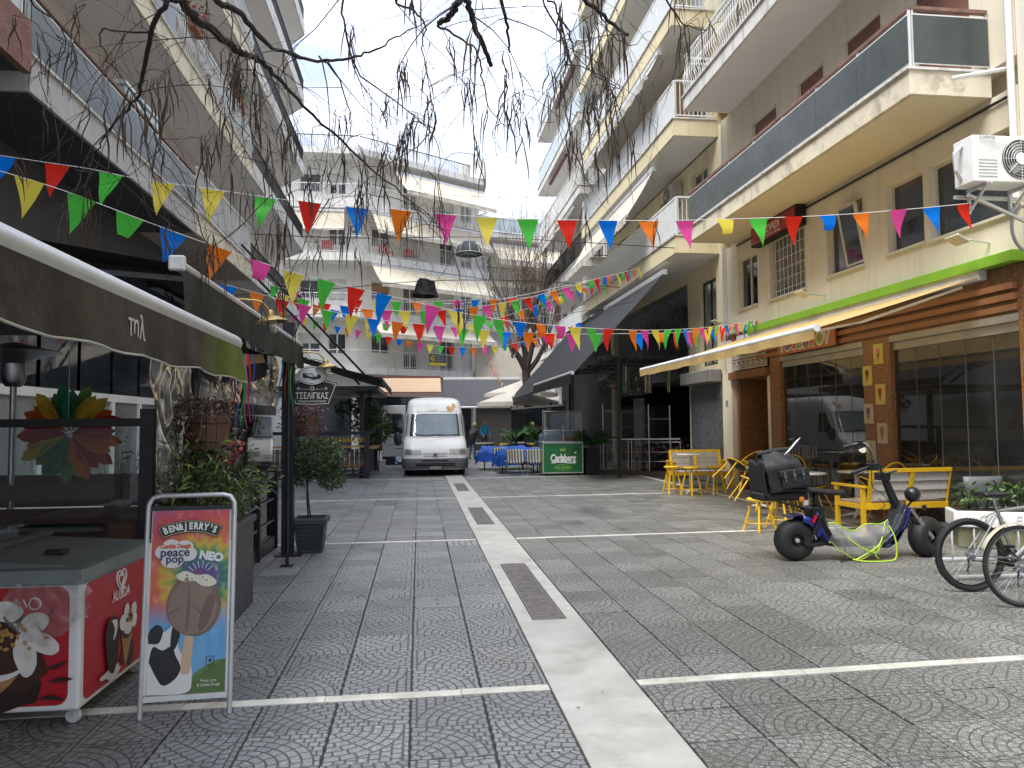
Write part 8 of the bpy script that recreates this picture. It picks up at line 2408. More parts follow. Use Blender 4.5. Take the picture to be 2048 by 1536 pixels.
# ================================================================ bicycles
def bike(label, T, frame_m, knobby, fender=None, seat_on=True, R0=.34, side=1):
    p = T @ Vector((0, 0, 0))
    t_ = thing('bicycle', label, 'bicycle', tuple(p), group='parked bicycles')
    for (x, nm) in ((0, 'rear'), (1.04, 'front')):
        W = T @ TR(x, 0, R0, rx=PI / 2)
        r_ = .026 if knobby else .018
        g = MB(W); g.torus(I4, R0 - r_, r_, 56, 8)
        if knobby:
            for k in range(64):
                a = 2 * PI * k / 64
                for z in (-.014, 0, .014):
                    g.bx(TR((R0 - .002 - abs(z) * .3) * math.cos(a + (.05 if z else 0)), (R0 - .002 - abs(z) * .3) * math.sin(a + (.05 if z else 0)), z, rz=a), .007, .013, .009)
        w = g.build('wheel', rubber, t_, smooth=not knobby)
        g = MB(W); g.lathe([(R0 - 2 * r_ - .012, -.011), (R0 - 2 * r_ + .006, -.013), (R0 - 2 * r_ + .006, .013), (R0 - 2 * r_ - .012, .011), (R0 - 2 * r_ - .012, -.011)], 48); g.build('rim', pbr('rim_alloy', (.28, .28, .29), .35, .9) if not knobby else black, w, smooth=True)
        g = MB(W); g.lathe([(.001, -.05), (.02, -.045), (.022, -.03), (.014, -.02), (.014, .02), (.022, .03), (.02, .045), (.001, .05)], 14)
        if x == 0: g.lathe([(.05, .012 * side), (.05, .015 * side), (.015, .015 * side)], 20); g.lathe([(.038, .02 * side), (.038, .023 * side), (.015, .023 * side)], 20); g.lathe([(.028, .028 * side), (.028, .031 * side), (.015, .031 * side)], 20)
        g.build('hub', fork_m, w, smooth=True)
        g = MB(W)
        for k in range(28):
            a = 2 * PI * k / 28
            a2 = a + (.5 if (k // 2) % 2 else -.5)
            g.tube([(.02 * math.cos(a2), .02 * math.sin(a2), .03 * (1 if k % 2 else -1)), ((R0 - 2 * r_ - .01) * math.cos(a), (R0 - 2 * r_ - .01) * math.sin(a), 0)], .0011, 3, cap=False)
        g.build('spokes', steel, w)
    bb = (.43, 0, R0 - .04); st = (.30, 0, .74); ht = (.86, 0, .80); hb_ = (.89, 0, .68)
    g = MB(T)
    g.tube([bb, st], .017, 8); g.tube([st, ht], .017, 8); g.tube([bb, hb_], .020, 8); g.tube([ht, hb_], .02, 8)
    for sy in (-1, 1):
        g.tube([(0, sy * .065, R0), (.2, sy * .05, R0 - .02), (.43, sy * .02, R0 - .04)], .010, 6); g.tube([(0, sy * .065, R0), (.27, sy * .025, .70)], .009, 6)
        g.tube([(1.04, sy * .06, R0), (.96, sy * .06, .58), (.90, sy * .05, .66)], .013, 6)
    g.build('frame', frame_m, t_, smooth=True)
    g = MB(T); g.tube([st, (.27, 0, .88)], .013, 8); g.build('seat_post', steel, t_)
    g = MB(T)
    def sd_(s, t):
        a = (t - .5) * 2; x = .14 + .27 * s; w = .075 * (1 - s) ** .7 + .02
        return (x, a * w, .90 + .015 * (1 - s) - .03 * abs(a) ** 2)
    g.grid(sd_, 12, 6); g.build('saddle', black, t_, smooth=True, solid=.03)
    g = MB(T); g.tube([(.86, 0, .80), (.84, 0, .93)], .014, 8); g.tube(smoothpath([(.80, -.29, .97), (.84, -.15, .95), (.85, 0, .94), (.84, .15, .95), (.80, .29, .97)], 4), .012, 8); g.build('handlebar', black, t_, smooth=True)
    g = MB(T @ TR(.43, 0, R0 - .04, rx=PI / 2)); g.lathe([(.09, -.045 * side), (.09, -.042 * side), (.03, -.042 * side)], 28); g.tube([(0, 0, -.06 * side), (.12, -.12, -.065 * side)], .009, 6); g.tube([(0, 0, .06 * side), (-.12, .12, .065 * side)], .009, 6)
    g.bx(TR(.12, -.12, -.10 * side), .09, .025, .06); g.bx(TR(-.12, .12, .10 * side), .09, .025, .06)
    g.build('crankset', black, t_)
    g = MB(T); g.tube([(0, .045, R0 + .045), (.43, .045, R0 + .045)], .004, 4); g.tube([(0, .045, R0 - .05), (.43, .045, R0 - .12)], .004, 4); g.tube([(.02, .06, R0 - .04), (.03, .065, R0 - .10), (.0, .06, R0 - .17)], .008, 5); g.lathe([(.022, -.005), (.022, .005)], 12, TR(.0, .06, R0 - .17, rx=PI / 2)); g.lathe([(.022, -.005), (.022, .005)], 12, TR(.03, .06, R0 - .10, rx=PI / 2))
    g.build('chain', black, t_)
    g = MB(T); g.tube(smoothpath([(.28, .03, .72), (.4, .05, .62), (.5, .02, .55), (.8, .02, .80)], 5), .004, 4); g.tube(smoothpath([(.2, .04, .6), (.25, .05, .70), (.45, .03, .76), (.85, .02, .84)], 5), .004, 4); g.build('brake_cable', black, t_)
    if fender:
        for x in (0, 1.04):
            g = MB(T @ TR(x, 0, R0)); g.grid(lambda s, t: ((R0 + .022) * math.cos(2.75 - 2.2 * s), (t - .5) * .055, (R0 + .022) * math.sin(2.75 - 2.2 * s) - .0), 24, 3); g.build('mudguard', fender, t_, smooth=True, solid=.003)
    return t_
silver = pbr('silver_bike_paint', (.40, .40, .39), .35, .7, var=.1, grime=.2)
bike('silver mountain bike with knobbly black tyres and its saddle beside the white planter', TR(5.13, 6.52, 0, rz=rad(-4), rx=rad(-3)), silver, True, None)
bike('old bicycle with cracked cream mudguard nearest us at the right border', TR(5.13, 5.92, 0, rz=rad(-2), rx=rad(-3)), pbr('dark_bike_paint', (.03, .03, .035), .4), False, pbr('cream_cracked_mudguard', (.50, .44, .32), .5, var=.2, vs=9, grime=.6, gcol=(.2, .3, .27)), R0=.345)
rk = thing('bike_rack', 'low galvanised coil bicycle rack behind the mountain bike', 'bike rack', (6.0, 7.3, 0))
MB().tube([(5.35, 7.35, .14), (7.2, 7.2, .14)], .025, 10).build('base_tube', galv, rk, smooth=True); MB().tube([(5.35, 7.0, .03), (7.2, 6.9, .03)], .02, 8).build('base_tube', galv, rk, smooth=True)
for k in range(6): MB().torus(TR(5.5 + k * .25, 7.25, .26, rx=PI / 2, rz=.9), .2, .008, 24, 6, -.4, PI + .4).build('hoop', galv, rk, smooth=True)
# white window box planter
wpn = thing('flower_planter', 'long white planter with letters and glossy green plants behind the bicycles', 'planter', (7.5, 8.2, 0))
WT = TR(6.72, 8.75, 0, rz=rad(-26))
MB(WT).box(0, 0, .0, 1.9, .42, .26).build('plinth', pbr('mossy_yellow_plinth', (.16, .16, .085), .9, var=.3, vs=5), wpn, bevel=.01)
MB(WT).box(-.05, -.04, .262, 1.95, .46, .46).build('box', whitep, wpn, bevel=.015, seg=2)
MB(WT).box(0, .02, .461, 1.9, .42, .466).build('soil', soil, wpn)
text('GAET', .15, WT @ TR(.55, -.043, .36), pbr('worn_grey_relief', (.5, .5, .48), .5), wpn, ext=.004, space=2.2)
q = MB()
for k in range(10):
    c_ = WT @ Vector((.18 + .18 * k, .22, .46))
    for j in range(5):
        e_ = c_ + Vector((rf_.uniform(-.12, .12), rf_.uniform(-.12, .12), rf_.uniform(.12, .30)))
        q.m = 0; q.tube([c_, e_], [.008, .004], 5)
        leaves(q, tuple(e_), (.09, .09, .05), 9, .12, .06, 3, rg=rf_, droop=.5)
q.build('foliage', [leafd, leafm, pbr('glossy_leaf', (.06, .12, .03), .2, var=.3)], wpn, kind='stuff')
gc = thing('grey_armchair', 'grey plastic armchair behind the white planter at the right border', 'chair', (8.1, 8.9, 0))
T = TR(7.45, 8.9, 0)
g = MB(T); g.grid(lambda s, t: (-.28 + .56 * s, .25 + .05 * (2 * s - 1) ** 2, .45 + .4 * t), 8, 4); g.build('backrest', pbr('grey_chair_plastic', (.13, .135, .14), .5), gc, smooth=True, solid=.03)
MB(T).box(-.27, -.25, .42, .27, .25, .45).build('seat', MATS['grey_chair_plastic'], gc, bevel=.01)
for sx in (-.24, .24):
    for sy in (-.22, .22): MB(T).box(sx - .02, sy - .02, 0, sx + .02, sy + .02, .42).build('leg', MATS['grey_chair_plastic'], gc)
# number plaque beside the entrance
g = MB(FR); g.box(17.93, .031, 1.98, 18.07, .04, 2.14)
np_ = tag(g.build('number_plaque', pbr('plaque_grey', (.35, .35, .33), .5)), 'small grey house number plaque on the cream pillar', 'plaque')
text('27', .10, FR @ TR(18.0, .042, 2.06, rz=PI), black, np_, ext=.001)
# ================================================================ things strung across the street
def at(px, py, Y):
    """the point of the world at depth Y that the photograph shows at this pixel"""
    d_ = cf + cr * ((px - 1024) / 1500) + cu * ((768 - py) / 1500)
    return EYE + d_ * (Y / d_.y)
FC = dict(r=(.78, .03, .015), b=(.0, .20, .80), o=(.88, .21, .02), p=(.80, .08, .36), y=(.86, .72, .10), g=(.09, .60, .07))
fmats = {k: cloth('pennant_' + dict(r='red', b='blue', o='orange', p='pink', y='yellow', g='green')[k], v, .5, .35, .04, .35, wrinkle=13) for k, v in FC.items()}
FM = {}
rg_ = random.Random(99)
def pennant(k, shape, w=.225, h=.33):
    key = (k, shape, w)
    if key in FM: return FM[key]
    g = MB(); rr = random.Random(shape * 7 + 1); ph = rr.uniform(0, 6)
    n = 7
    tw = (0, .5, -.6, .25, 0, -1.4, 1.0)[shape]
    cut = (1, 1, 1, 1, .52, 1, .58)[shape]
    vs = []
    for i in range(n + 1):
        t = i / n * cut
        hw = w / 2 * (1 - t)
        a = tw * t * t
        bend = .03 * math.sin(t * 4 + ph) + (.05 * t * t if shape in (2, 3) else 0)
        for s_ in (-1, 0, 1):
            x = s_ * hw * math.cos(a) + (.05 * t if shape == 5 else 0)
            vs.append((x, s_ * hw * math.sin(a) + bend + .008 * (1 - abs(s_)) * math.sin(t * 9), -h * t * (.9 if shape == 5 else 1)))
    fs = [(3 * i + j, 3 * i + j + 1, 3 * i + j + 4, 3 * i + j + 3) for i in range(n) for j in (0, 1)]
    g.add(vs, fs)
    if shape in (4, 6):
        b_ = 3 * n
        x = w / 2 * (1 - cut)
        g.add([(-x, .012, -h * cut), (x, .012, -h * cut), (x * .3, .02, -h * (cut - .3)), (-x * .6, .02, -h * (cut - .22))], [(0, 1, 2, 3)])
    o = g.build('pennant', fmats[k], smooth=True)
    me = o.data; bpy.data.objects.remove(o)
    FM[key] = me
    return me
cordm = pbr('white_cord', (.75, .74, .72), .6)
def bunting(label, ctrl, pitch, order, start=0, w=.225, h=.33, lost=0.03):
    P = [at(*c_) for c_ in ctrl]
    P = smoothpath(P, 6)
    mid = P[len(P) // 2]
    t_ = thing('bunting', label, 'bunting', tuple(mid), group='strings of coloured pennants across the street')
    MB().tube(P, .0035, 5).build('cord', cordm, t_)
    L = 0; nxt = start; i = 0
    for a, b_ in zip(P, P[1:]):
        d_ = (b_ - a).length
        while nxt <= L + d_:
            f = (nxt - L) / d_
            p = a.lerp(b_, f); tn = (b_ - a).normalized()
            if rg_.random() > lost:
                sh_ = rg_.choices(range(7), (7, 5, 5, 4, 1.8, 1.2, 1.2))[0]
                o = bpy.data.objects.new('pennant', pennant(order[i % len(order)], sh_, w, h))
                col.objects.link(o); o.parent = t_
                o.location = p - mid
                o.rotation_euler = (rg_.uniform(-.12, .12), -math.asin(max(-1, min(1, tn.z))), math.atan2(tn.y, tn.x) + rg_.uniform(-.15, .15))
            i += 1; nxt += pitch * rg_.uniform(.93, 1.07)
        L += d_
bunting('nearest pennant string, crossing high from left border to the white fan unit', [(-60, 302, 7.4), (87, 324, 7.4), (180, 338, 7.4), (273, 357, 7.4), (408, 376, 7.4), (600, 403, 7.5), (797, 420, 7.6), (985, 435, 7.7), (1155, 440, 7.8), (1328, 441, 7.9), (1497, 437, 8.0), (1668, 430, 8.1), (1833, 417, 8.1), (1935, 407, 8.15)], .455, 'brgyygrbopygrbopygrbop', .28, lost=0)
bunting('second pennant string, sinking from left awning and running over the yellow awning', [(-60, 326, 6.4), (34, 352, 6.5), (138, 385, 6.6), (325, 455, 6.9), (508, 520, 7.2), (655, 563, 7.7), (797, 596, 8.3), (942, 629, 9.0), (1047, 645, 9.6), (1190, 657, 10.5), (1316, 660, 11.7), (1430, 653, 13.5), (1520, 640, 16.5)], .37, 'yggbopygrbop', .42, lost=.05)
bunting('third pennant string, from brass lamp to the balcony over the black awning', [(555, 588, 12.5), (640, 604, 12.8), (740, 618, 13), (850, 622, 13.4), (950, 614, 14), (1040, 599, 14.6), (1120, 578, 15.2), (1200, 556, 16), (1280, 536, 19)], .36, 'ygrbop', .1, lost=.06)
bunting('fourth pennant string, low over the square and ending at the yellow awning', [(445, 568, 11), (560, 598, 11.5), (650, 620, 12), (760, 640, 12.4), (875, 651, 12.8), (972, 661, 13), (1067, 666, 13), (1165, 668, 13), (1260, 667, 13), (1380, 663, 13.6), (1500, 648, 16.5)], .40, 'borpgy', .1, lost=.05)
bunting('fifth pennant string, lowest and farthest with tiny flags before the far building', [(560, 622, 25), (660, 650, 25), (735, 664, 25), (836, 686, 25), (922, 695, 25), (1010, 690, 25), (1100, 668, 25), (1170, 640, 25.5)], .35, 'opygrb', .1)
bunting('sixth pennant string, sagging in the middle distance over the van roof', [(590, 598, 18.5), (690, 626, 18.5), (745, 642, 18.5), (849, 655, 18.5), (960, 645, 18.5), (1040, 622, 18.5), (1130, 590, 19)], .42, 'robpyg', .1, lost=.05)
bunting('seventh pennant string, nearly level in the middle distance', [(540, 570, 16.5), (640, 592, 16.5), (720, 600, 16.5), (800, 604, 16.5), (880, 602, 16.5), (1000, 598, 17), (1100, 590, 17.5), (1210, 566, 20)], .44, 'gpborygo', .1, lost=.08)
bunting('eighth pennant string, running away beside the bar awning to far shops', [(960, 640, 24), (975, 700, 29), (990, 740, 34), (1012, 778, 40)], .55, 'rypo', .4)
def cable(name, label, ctrl, r=.008, m=None):
    tag(MB().tube(smoothpath([at(*c_) for c_ in ctrl], 5), r, 5).build(name, m or black, smooth=True), label, 'cable')
cable('cable', 'upper black cable carrying the grey wire lampshade', [(500, 468, 22), (700, 476, 20.5), (938, 474, 19), (1120, 482, 18.6), (1330, 495, 18.4), (1448, 500, 18.4)], .012)
cable('cable', 'lower black cable carrying the black cloth lampshade', [(470, 590, 21), (640, 580, 20.5), (850, 562, 20), (1060, 562, 20.3), (1240, 575, 21)], .011)
cable('cable', 'thin black cable below the lower lampshade cable', [(480, 640, 22), (760, 622, 21), (1000, 640, 20.5), (1180, 620, 20), (1290, 598, 20)], .009)
cable('cable', 'thin white cable crossing from left balcony to right one', [(520, 560, 24), (760, 600, 23), (960, 604, 22), (1180, 560, 22)], .006, whitep)
cable('cable', 'pale cable high in front of the far building roof', [(600, 330, 33), (800, 380, 33), (1000, 395, 34), (1110, 392, 36)], .008)
s1 = thing('hanging_lampshade', 'grey wire ribbed lampshade hanging on the upper cable', 'lampshade', tuple(at(938, 500, 18.9)))
C = at(938, 508, 18.9)
g = MB(TR(*C)); g.lathe([(.04, .34), (.16, .31), (.28, .20), (.34, .06), (.35, 0), (.34, -.02)], 16, sy=1); g.build('shade', cloth('grey_shade', (.10, .12, .13), .3, .6, .3), s1, smooth=True)
g = MB(TR(*C))
for k in range(8):
    a = k * PI / 4
    g.tube([(.04 * math.cos(a), .04 * math.sin(a), .35), (.29 * math.cos(a), .29 * math.sin(a), .21), (.36 * math.cos(a), .36 * math.sin(a), 0)], .008, 4)
    g.tube([(.36 * math.cos(a), .36 * math.sin(a), 0), (0, 0, .02)], .006, 4)
g.torus(TR(0, 0, 0), .36, .008, 24, 5); g.tube([(0, 0, .34), (0, 0, .46)], .006, 4)
g.build('wire_rib', whitem, s1)
s2_ = thing('hanging_lampshade', 'black crumpled cloth lampshade hanging on the lower cable', 'lampshade', tuple(at(850, 578, 20)))
C = at(850, 592, 20)
g = MB(TR(*C, ry=.08)); g.grid(lambda s, t: ((.36 - .14 * t ** .8 + .012 * math.sin(s * 40 + t * 8)) * math.cos(2 * PI * s), (.36 - .14 * t ** .8 + .012 * math.sin(s * 40 + t * 8)) * math.sin(2 * PI * s), .42 * t + .02 * math.sin(s * 12)), 32, 8)
g.build('shade', cloth('black_shade', (.018, .018, .022), .1, .6, .3, .5, wrinkle=14), s2_, smooth=True)
g = MB(TR(*C)); g.torus(I4, .36, .010, 24, 5); g.tube([(0, 0, .42), (0, 0, .52)], .005, 4); g.build('rim', black, s2_)
# ================================================================ overhanging bare tree with pods
ct = thing('bare_pod_tree', 'bare dark tree overhead with long hanging brown seed pods', 'tree', (1.5, -1.2, 0))
rb_ = random.Random(1234)
fork = Vector((1.0, .6, 5.2))
MB().tube(smoothpath([(1.5, -1.2, 0), (1.45, -1.1, 1.6), (1.3, -.6, 3.4), tuple(fork)], 5), lerpl([.17, .15, .13, .10], 16), 12).build('trunk', bark, ct, smooth=True)
LIMBS = [
    ([(340, -60, 4.6), (362, 0, 5.0), (393, 38, 5.2), (444, 75, 5.4), (478, 102, 5.6), (512, 115, 5.7), (547, 147, 5.8), (608, 212, 6.0), (700, 300, 6.3), (790, 375, 6.5), (850, 430, 6.6)], [.050, .046, .044, .042, .040, .036, .024, .018, .014, .009, .005]),
    ([(420, -60, 4.9), (437, 0, 5.1), (478, 27, 5.2), (519, 72, 5.3), (547, 96, 5.4), (598, 113, 5.5), (655, 122, 5.5), (700, 116, 5.5), (750, 100, 5.5), (800, 70, 5.5), (860, 40, 5.5)], [.036, .034, .032, .028, .020, .018, .016, .014, .011, .008, .005]),
    ([(345, -50, 4.3), (331, 0, 4.4), (300, 65, 4.6), (284, 164, 4.9), (273, 198, 5.0), (222, 253, 5.2), (198, 294, 5.3), (150, 340, 5.4)], [.026, .024, .022, .019, .015, .010, .007, .004]),
    ([(940, -60, 4.4), (916, 5, 4.5), (900, 30, 4.6), (876, 50, 4.7)], [.036, .032, .030, .026]),
    ([(925, -60, 4.6), (936, 5, 4.7), (948, 48, 4.8), (968, 92, 4.9), (985, 134, 5.0)], [.034, .032, .029, .025, .022]),
    ([(995, -60, 5.0), (1002, 0, 5.0), (1014, 55, 5.1), (1017, 106, 5.2)], [.022, .020, .016, .010]),
    ([(1140, -60, 4.8), (1168, -5, 4.9), (1208, 32, 5.0), (1254, 73, 5.1)], [.026, .024, .021, .017]),
    ([(876, 50, 4.7), (920, 75, 5.0), (955, 110, 5.3), (965, 160, 5.6), (980, 220, 5.9), (1010, 250, 6.1), (1050, 290, 6.3)], [.012, .011, .010, .009, .007, .005, .003]),
    ([(1075, -50, 4.8), (1085, 0, 4.9), (1122, 73, 5.2), (1137, 110, 5.4), (1130, 160, 5.6), (1160, 215, 5.8)], [.012, .011, .009, .008, .005, .003]),
    ([(1095, -50, 4.8), (1110, 10, 5.0), (1142, 72, 5.1), (1150, 110, 5.4), (1190, 150, 5.7), (1250, 180, 6.0)], [.012, .011, .009, .007, .005, .003]),
    ([(700, -50, 5.3), (690, 60, 5.4), (720, 150, 5.7), (800, 210, 6.0), (870, 280, 6.3), (880, 380, 6.6)], [.014, .012, .010, .008, .006, .003]),
    ([(790, -40, 5.4), (830, 20, 5.4), (850, 50, 5.6), (845, 100, 5.9), (860, 190, 6.2), (870, 260, 6.4)], [.014, .012, .010, .008, .005, .003]),
    ([(640, 115, 5.5), (680, 160, 5.8), (700, 240, 6.1), (690, 300, 6.3), (640, 370, 6.5)], [.011, .009, .007, .005, .003]),
    ([(512, 115, 5.7), (508, 160, 5.9), (500, 240, 6.1), (530, 330, 6.4), (550, 420, 6.6)], [.011, .009, .007, .005, .003]),
    ([(478, 102, 5.6), (470, 150, 5.8), (455, 190, 6.0), (465, 235, 6.1), (520, 290, 6.3), (590, 330, 6.4)], [.012, .010, .008, .006, .004, .003]),
    ([(300, 65, 4.6), (220, 60, 4.9), (200, 70, 5.0), (215, 120, 5.2), (240, 150, 5.4), (270, 190, 5.5)], [.010, .009, .007, .006, .005, .003]),
    ([(273, 198, 5.0), (300, 250, 5.3), (330, 330, 5.6), (370, 380, 5.8), (395, 440, 6.0)], [.010, .008, .006, .004, .003]),
    ([(1340, -50, 5.0), (1350, 30, 5.3), (1400, 60, 5.6), (1450, 40, 5.8)], [.012, .010, .006, .003]),
    ([(900, 470, 6.9), (850, 430, 6.6), (800, 400, 6.5), (720, 390, 6.4), (650, 400, 6.4)], [.003, .005, .006, .004, .003]),
    ([(1200, -40, 5.0), (1215, 60, 5.3), (1265, 90, 5.6), (1300, 60, 5.7)], [.010, .008, .005, .003]),
    ([(60, -50, 4.6), (110, 40, 4.9), (130, 90, 5.1), (90, 150, 5.2)], [.010, .008, .005, .003]),
]
anchors = []
for i, (pts, rs_) in enumerate(LIMBS):
    P = [at(*p) for p in pts]
    R_ = list(rs_)
    if pts[0][1] < 0:
        P = [P[0].lerp(fork, .85), P[0].lerp(fork, .4)] + P
        R_ = [R_[0] * 1.5, R_[0] * 1.2] + R_
    S_ = smoothpath(P, 5)
    S_ = [p + Vector((rb_.uniform(-1, 1), rb_.uniform(-1, 1), rb_.uniform(-1, 1))) * .012 for p in S_]
    R_ = [r_ * .66 for r_ in R_]
    MB().tube(S_, lerpl(R_, len(S_)), 8 if rs_[0] > .02 else 6).build('limb', bark, ct, smooth=True)
    for p, r_ in zip(S_, lerpl(R_, len(S_))):
        if r_ < .034: anchors.append((p, r_))
tw_, pd_ = MB(), MB()
def inview(p):
    d_ = p - EYE; z = d_.dot(cf)
    if z < 1: return None
    return (1024 + 1500 * d_.dot(cr) / z, 768 - 1500 * d_.dot(cu) / z)
def pods(p, n):
    for _ in range(n):
        L = rb_.uniform(.2, .40); a = rb_.uniform(0, 6.28); o_ = rb_.uniform(.0, .05)
        q0 = p + Vector((math.cos(a) * o_ * .5, math.sin(a) * o_ * .5, rb_.uniform(-.03, .03)))
        bx_, by_ = rb_.uniform(-.06, .06), rb_.uniform(-.06, .06)
        pts = [q0, q0 + Vector((math.cos(a) * .02 + bx_ * .2, math.sin(a) * .02 + by_ * .2, -L * .25)), q0 + Vector((bx_ * .8, by_ * .8, -L * .6)), q0 + Vector((bx_, by_, -L))]
        pd_.tube(pts, [.0015, .0045, .0050, .0015], 4, cap=False)
def twig(p, d_, L, r_, dep):
    n = 6; pts = [p]; cur = p.copy(); dd = d_.normalized()
    turn = Vector((rb_.uniform(-1, 1), rb_.uniform(-1, 1), rb_.uniform(-.9, .5))) * .24
    for i in range(n):
        dd = (dd + turn + Vector((rb_.uniform(-.22, .22), rb_.uniform(-.22, .22), rb_.uniform(-.25, .15) - .07))).normalized()
        cur = cur + dd * L / n
        pts.append(cur.copy())
    v_ = inview(cur)
    if v_ is None or v_[1] > 640: return
    # keep the opening over the square free
    if v_[1] > 470 and not 180 < v_[0] < 960: return
    if 985 < v_[0] < 1120 and v_[1] > 330: return
    if v_[0] > 1330 and v_[1] > 150: return
    tw_.tube(pts, [r_ * (1 - .8 * i / n) for i in range(n + 1)], 4, cap=False)
    if dep > 0:
        for k in range(rb_.choice((2, 3, 4))):
            i = rb_.randrange(2, n + 1)
            twig(pts[i], (pts[i] - pts[i - 1]) + Vector((rb_.uniform(-1, 1), rb_.uniform(-1, 1), rb_.uniform(-1, .6))) * L / n * 1.2, L * rb_.uniform(.35, .7), r_ * .55, dep - 1)
    if rb_.random() < .10: pods(cur, rb_.choice((2, 3, 4)))
for k in range(120):
    p, r_ = rb_.choice(anchors)
    v_ = inview(p)
    if v_ is None or not (-150 < v_[0] < 1420): continue
    twig(p, Vector((rb_.uniform(-1, 1), rb_.uniform(-.6, 1), rb_.uniform(-1.2, .6))), rb_.uniform(.4, 1.25), rb_.uniform(.0030, .0060), 2)
# heavy pod bunches where the photograph shows them
for (x, y, Y, n, sp) in ((55, 40, 5, 9, 30), (75, 90, 5, 7, 25), (170, 20, 5, 8, 30), (120, 110, 5.2, 8, 30), (255, 170, 5.3, 10, 30), (190, 230, 5.4, 9, 30), (345, 160, 5.5, 9, 40), (430, 170, 6, 10, 50), (600, 260, 6.3, 16, 40), (680, 250, 6.4, 18, 40), (720, 330, 6.6, 22, 40), (760, 230, 6.4, 16, 30), (800, 300, 6.5, 26, 35), (820, 260, 6.5, 22, 25), (840, 150, 6.3, 18, 25), (700, 60, 6, 12, 30), (640, 420, 6.8, 9, 30), (740, 420, 6.9, 16, 35), (810, 450, 7, 18, 30), (860, 440, 7, 14, 25), (880, 470, 7, 12, 20), (640, 510, 7, 7, 12), (760, 500, 7, 7, 15), (965, 320, 6.8, 7, 12), (1030, 200, 6.3, 14, 18), (1040, 250, 6.4, 14, 22), (1170, 60, 5.3, 16, 25), (1195, 110, 5.5, 26, 25), (1210, 180, 5.8, 28, 25), (1190, 220, 6, 22, 22), (1240, 200, 6, 12, 22), (1330, 60, 5.5, 16, 25), (1370, 30, 5.4, 12, 25), (1345, 110, 5.7, 12, 20), (1480, 20, 5.3, 12, 30), (1440, 70, 5.5, 10, 25), (1010, 120, 5.8, 8, 20), (930, 180, 6, 7, 30), (880, 380, 6.8, 10, 20), (560, 330, 6.3, 9, 30), (520, 240, 6, 9, 30), (100, 220, 5.2, 6, 15), (1100, 190, 5.9, 6, 15), (180, 440, 5.8, 6, 25)):
    for j in range(max(1, n // 7)):
        c_ = at(x + rb_.gauss(0, sp * .6), y + rb_.gauss(0, sp * .5) - 20, Y + rb_.uniform(-.25, .25))
        up = min(anchors, key=lambda a: (a[0] - c_).length)[0]
        if (up - c_).length < 1.5: tw_.tube(smoothpath([up, up.lerp(c_, .5) + Vector((rb_.uniform(-.1, .1), 0, .1)), c_], 4), .0028, 4, cap=False)
        pods(c_, rb_.choice((2, 3, 3)))
tw_.build('twigs', twigm, ct, kind='stuff')
pd_.build('seed_pods', podm, ct, kind='stuff')
# ================================================================ pollarded tree beyond the bar awning
ft = thing('pollarded_tree', 'pollarded bare tree with sawn dark limbs and thin upright shoots beyond the bar', 'tree', (5.0, 34.5, 0))
MB().tube(smoothpath([(5.0, 34.5, 0), (5.05, 34.5, 2.0), (4.95, 34.5, 4.0)], 4), lerpl([.24, .2, .2], 9), 12).build('trunk', bark, ft, smooth=True)
ends = []
for (a, b_, r0_, r1_) in (((4.95, 34.5, 4.0), (4.3, 34.3, 5.1), .17, .12), ((4.95, 34.5, 4.0), (4.75, 34.6, 5.9), .17, .12), ((4.95, 34.5, 4.1), (5.35, 34.4, 6.2), .15, .09), ((4.95, 34.5, 3.9), (5.9, 34.7, 5.4), .13, .09), ((4.75, 34.6, 5.5), (4.2, 34.5, 6.8), .10, .06), ((5.2, 34.45, 5.3), (5.5, 34.6, 7.4), .09, .05)):
    P = smoothpath([a, tuple((Vector(a) + Vector(b_)) / 2 + Vector((.08, 0, -.06))), b_], 4)
    MB().tube(P, lerpl([r0_, (r0_ + r1_) / 2, r1_], len(P)), 9).build('limb', bark, ft, smooth=True)
    ends.append(Vector(b_))
g = MB()
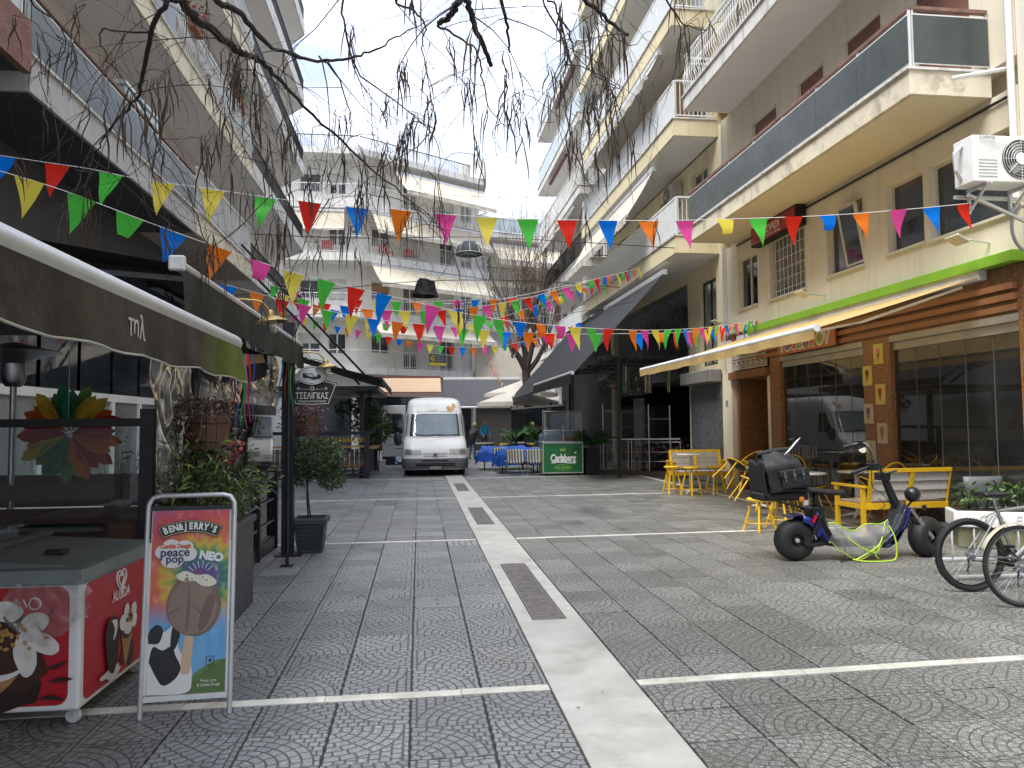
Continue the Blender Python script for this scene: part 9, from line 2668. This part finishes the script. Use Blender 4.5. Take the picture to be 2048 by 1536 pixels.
for k in range(110):
    e_ = rb_.choice(ends) + Vector((rb_.uniform(-.1, .1), rb_.uniform(-.1, .1), rb_.uniform(-.5, .1)))
    a = rb_.uniform(0, 6.28); s_ = rb_.uniform(.1, 1.0); L = rb_.uniform(2.2, 5.6)
    tip = e_ + Vector((math.cos(a) * s_ * L * .55, math.sin(a) * s_ * L * .4, L))
    mid = e_.lerp(tip, .5) + Vector((math.cos(a) * .25, 0, -.1))
    S_ = smoothpath([e_, mid, tip], 4)
    g.tube(S_, lerpl([.028, .016, .006], len(S_)), 4, cap=False)
    for j in range(4):
        q_ = S_[rb_.randrange(3, len(S_))]
        g.tube([q_, q_ + Vector((rb_.uniform(-.6, .6), rb_.uniform(-.4, .4), rb_.uniform(.1, 1.1)))], [.010, .004], 4, cap=False)
g.build('shoots', pbr('grey_brown_shoot', (.13, .10, .08), .8, var=.3), ft, kind='stuff')
# balcony plants and aerials
for (p_, l, c_) in ((at(478, 185, 21) , 'green leafy plant hanging over the second left balcony rail', leafl), (at(388, 20, 16.5), 'red flowering plant on the upper left balcony rail', pbr('flower_red', (.5, .04, .03), .6))):
    o = thing('balcony_plant', l, 'plant', tuple(p_))
    g = MB(); leaves(g, tuple(p_), (.22, .5, .4), 170, .16, .05, 2, rg=rb_); g.build('foliage', [leafm, c_], o, kind='stuff')
    MB().box(p_.x - .12, p_.y - .3, p_.z - .5, p_.x + .12, p_.y + .3, p_.z - .3).build('pot', pbr('clay_pot', (.3, .12, .07), .8), o)
for (x, y, z, h_, l) in ((1.8, 47, 16.7, 2.4, 'television aerial near the right end of the far roof'), (5.0, 53, 14.6, 6.5, 'tall thin aerial mast on the pale lower building'), (-1.5, 46, 16.7, 3, 'television aerial above the middle of the far roof')):
    o = thing('aerial', l, 'aerial', (x, y, z), group='roof aerials')
    MB().tube([(x, y, z), (x, y, z + h_)], .03, 6).build('mast', galv, o)
    g = MB()
    g.bar((x - .7, y, z + h_ - .1), (x + .7, y, z + h_ - .05), .03)
    for k in range(6): g.bar((x - .6 + k * .24, y - .3, z + h_ - .08), (x - .6 + k * .24, y + .3, z + h_ - .08), .02)
    g.build('elements', galv, o)
rr3 = thing('roof_railing', 'thin black railing along the edge of the far white roof', 'railing', (0, 43, 16.75))
railing(rr3, I4, (-3.2, 41.4), (3.9, 46.1), 16.75, 'blackbars', None, .8)
railing(rr3, I4, (-11.8, 41.4), (-3.3, 41.4), 16.75, 'blackbars', None, .8)
MB().box(2.6, 45.6, 16.76, 4.1, 47, 17.9).build('roof_hut', whitewall, c)
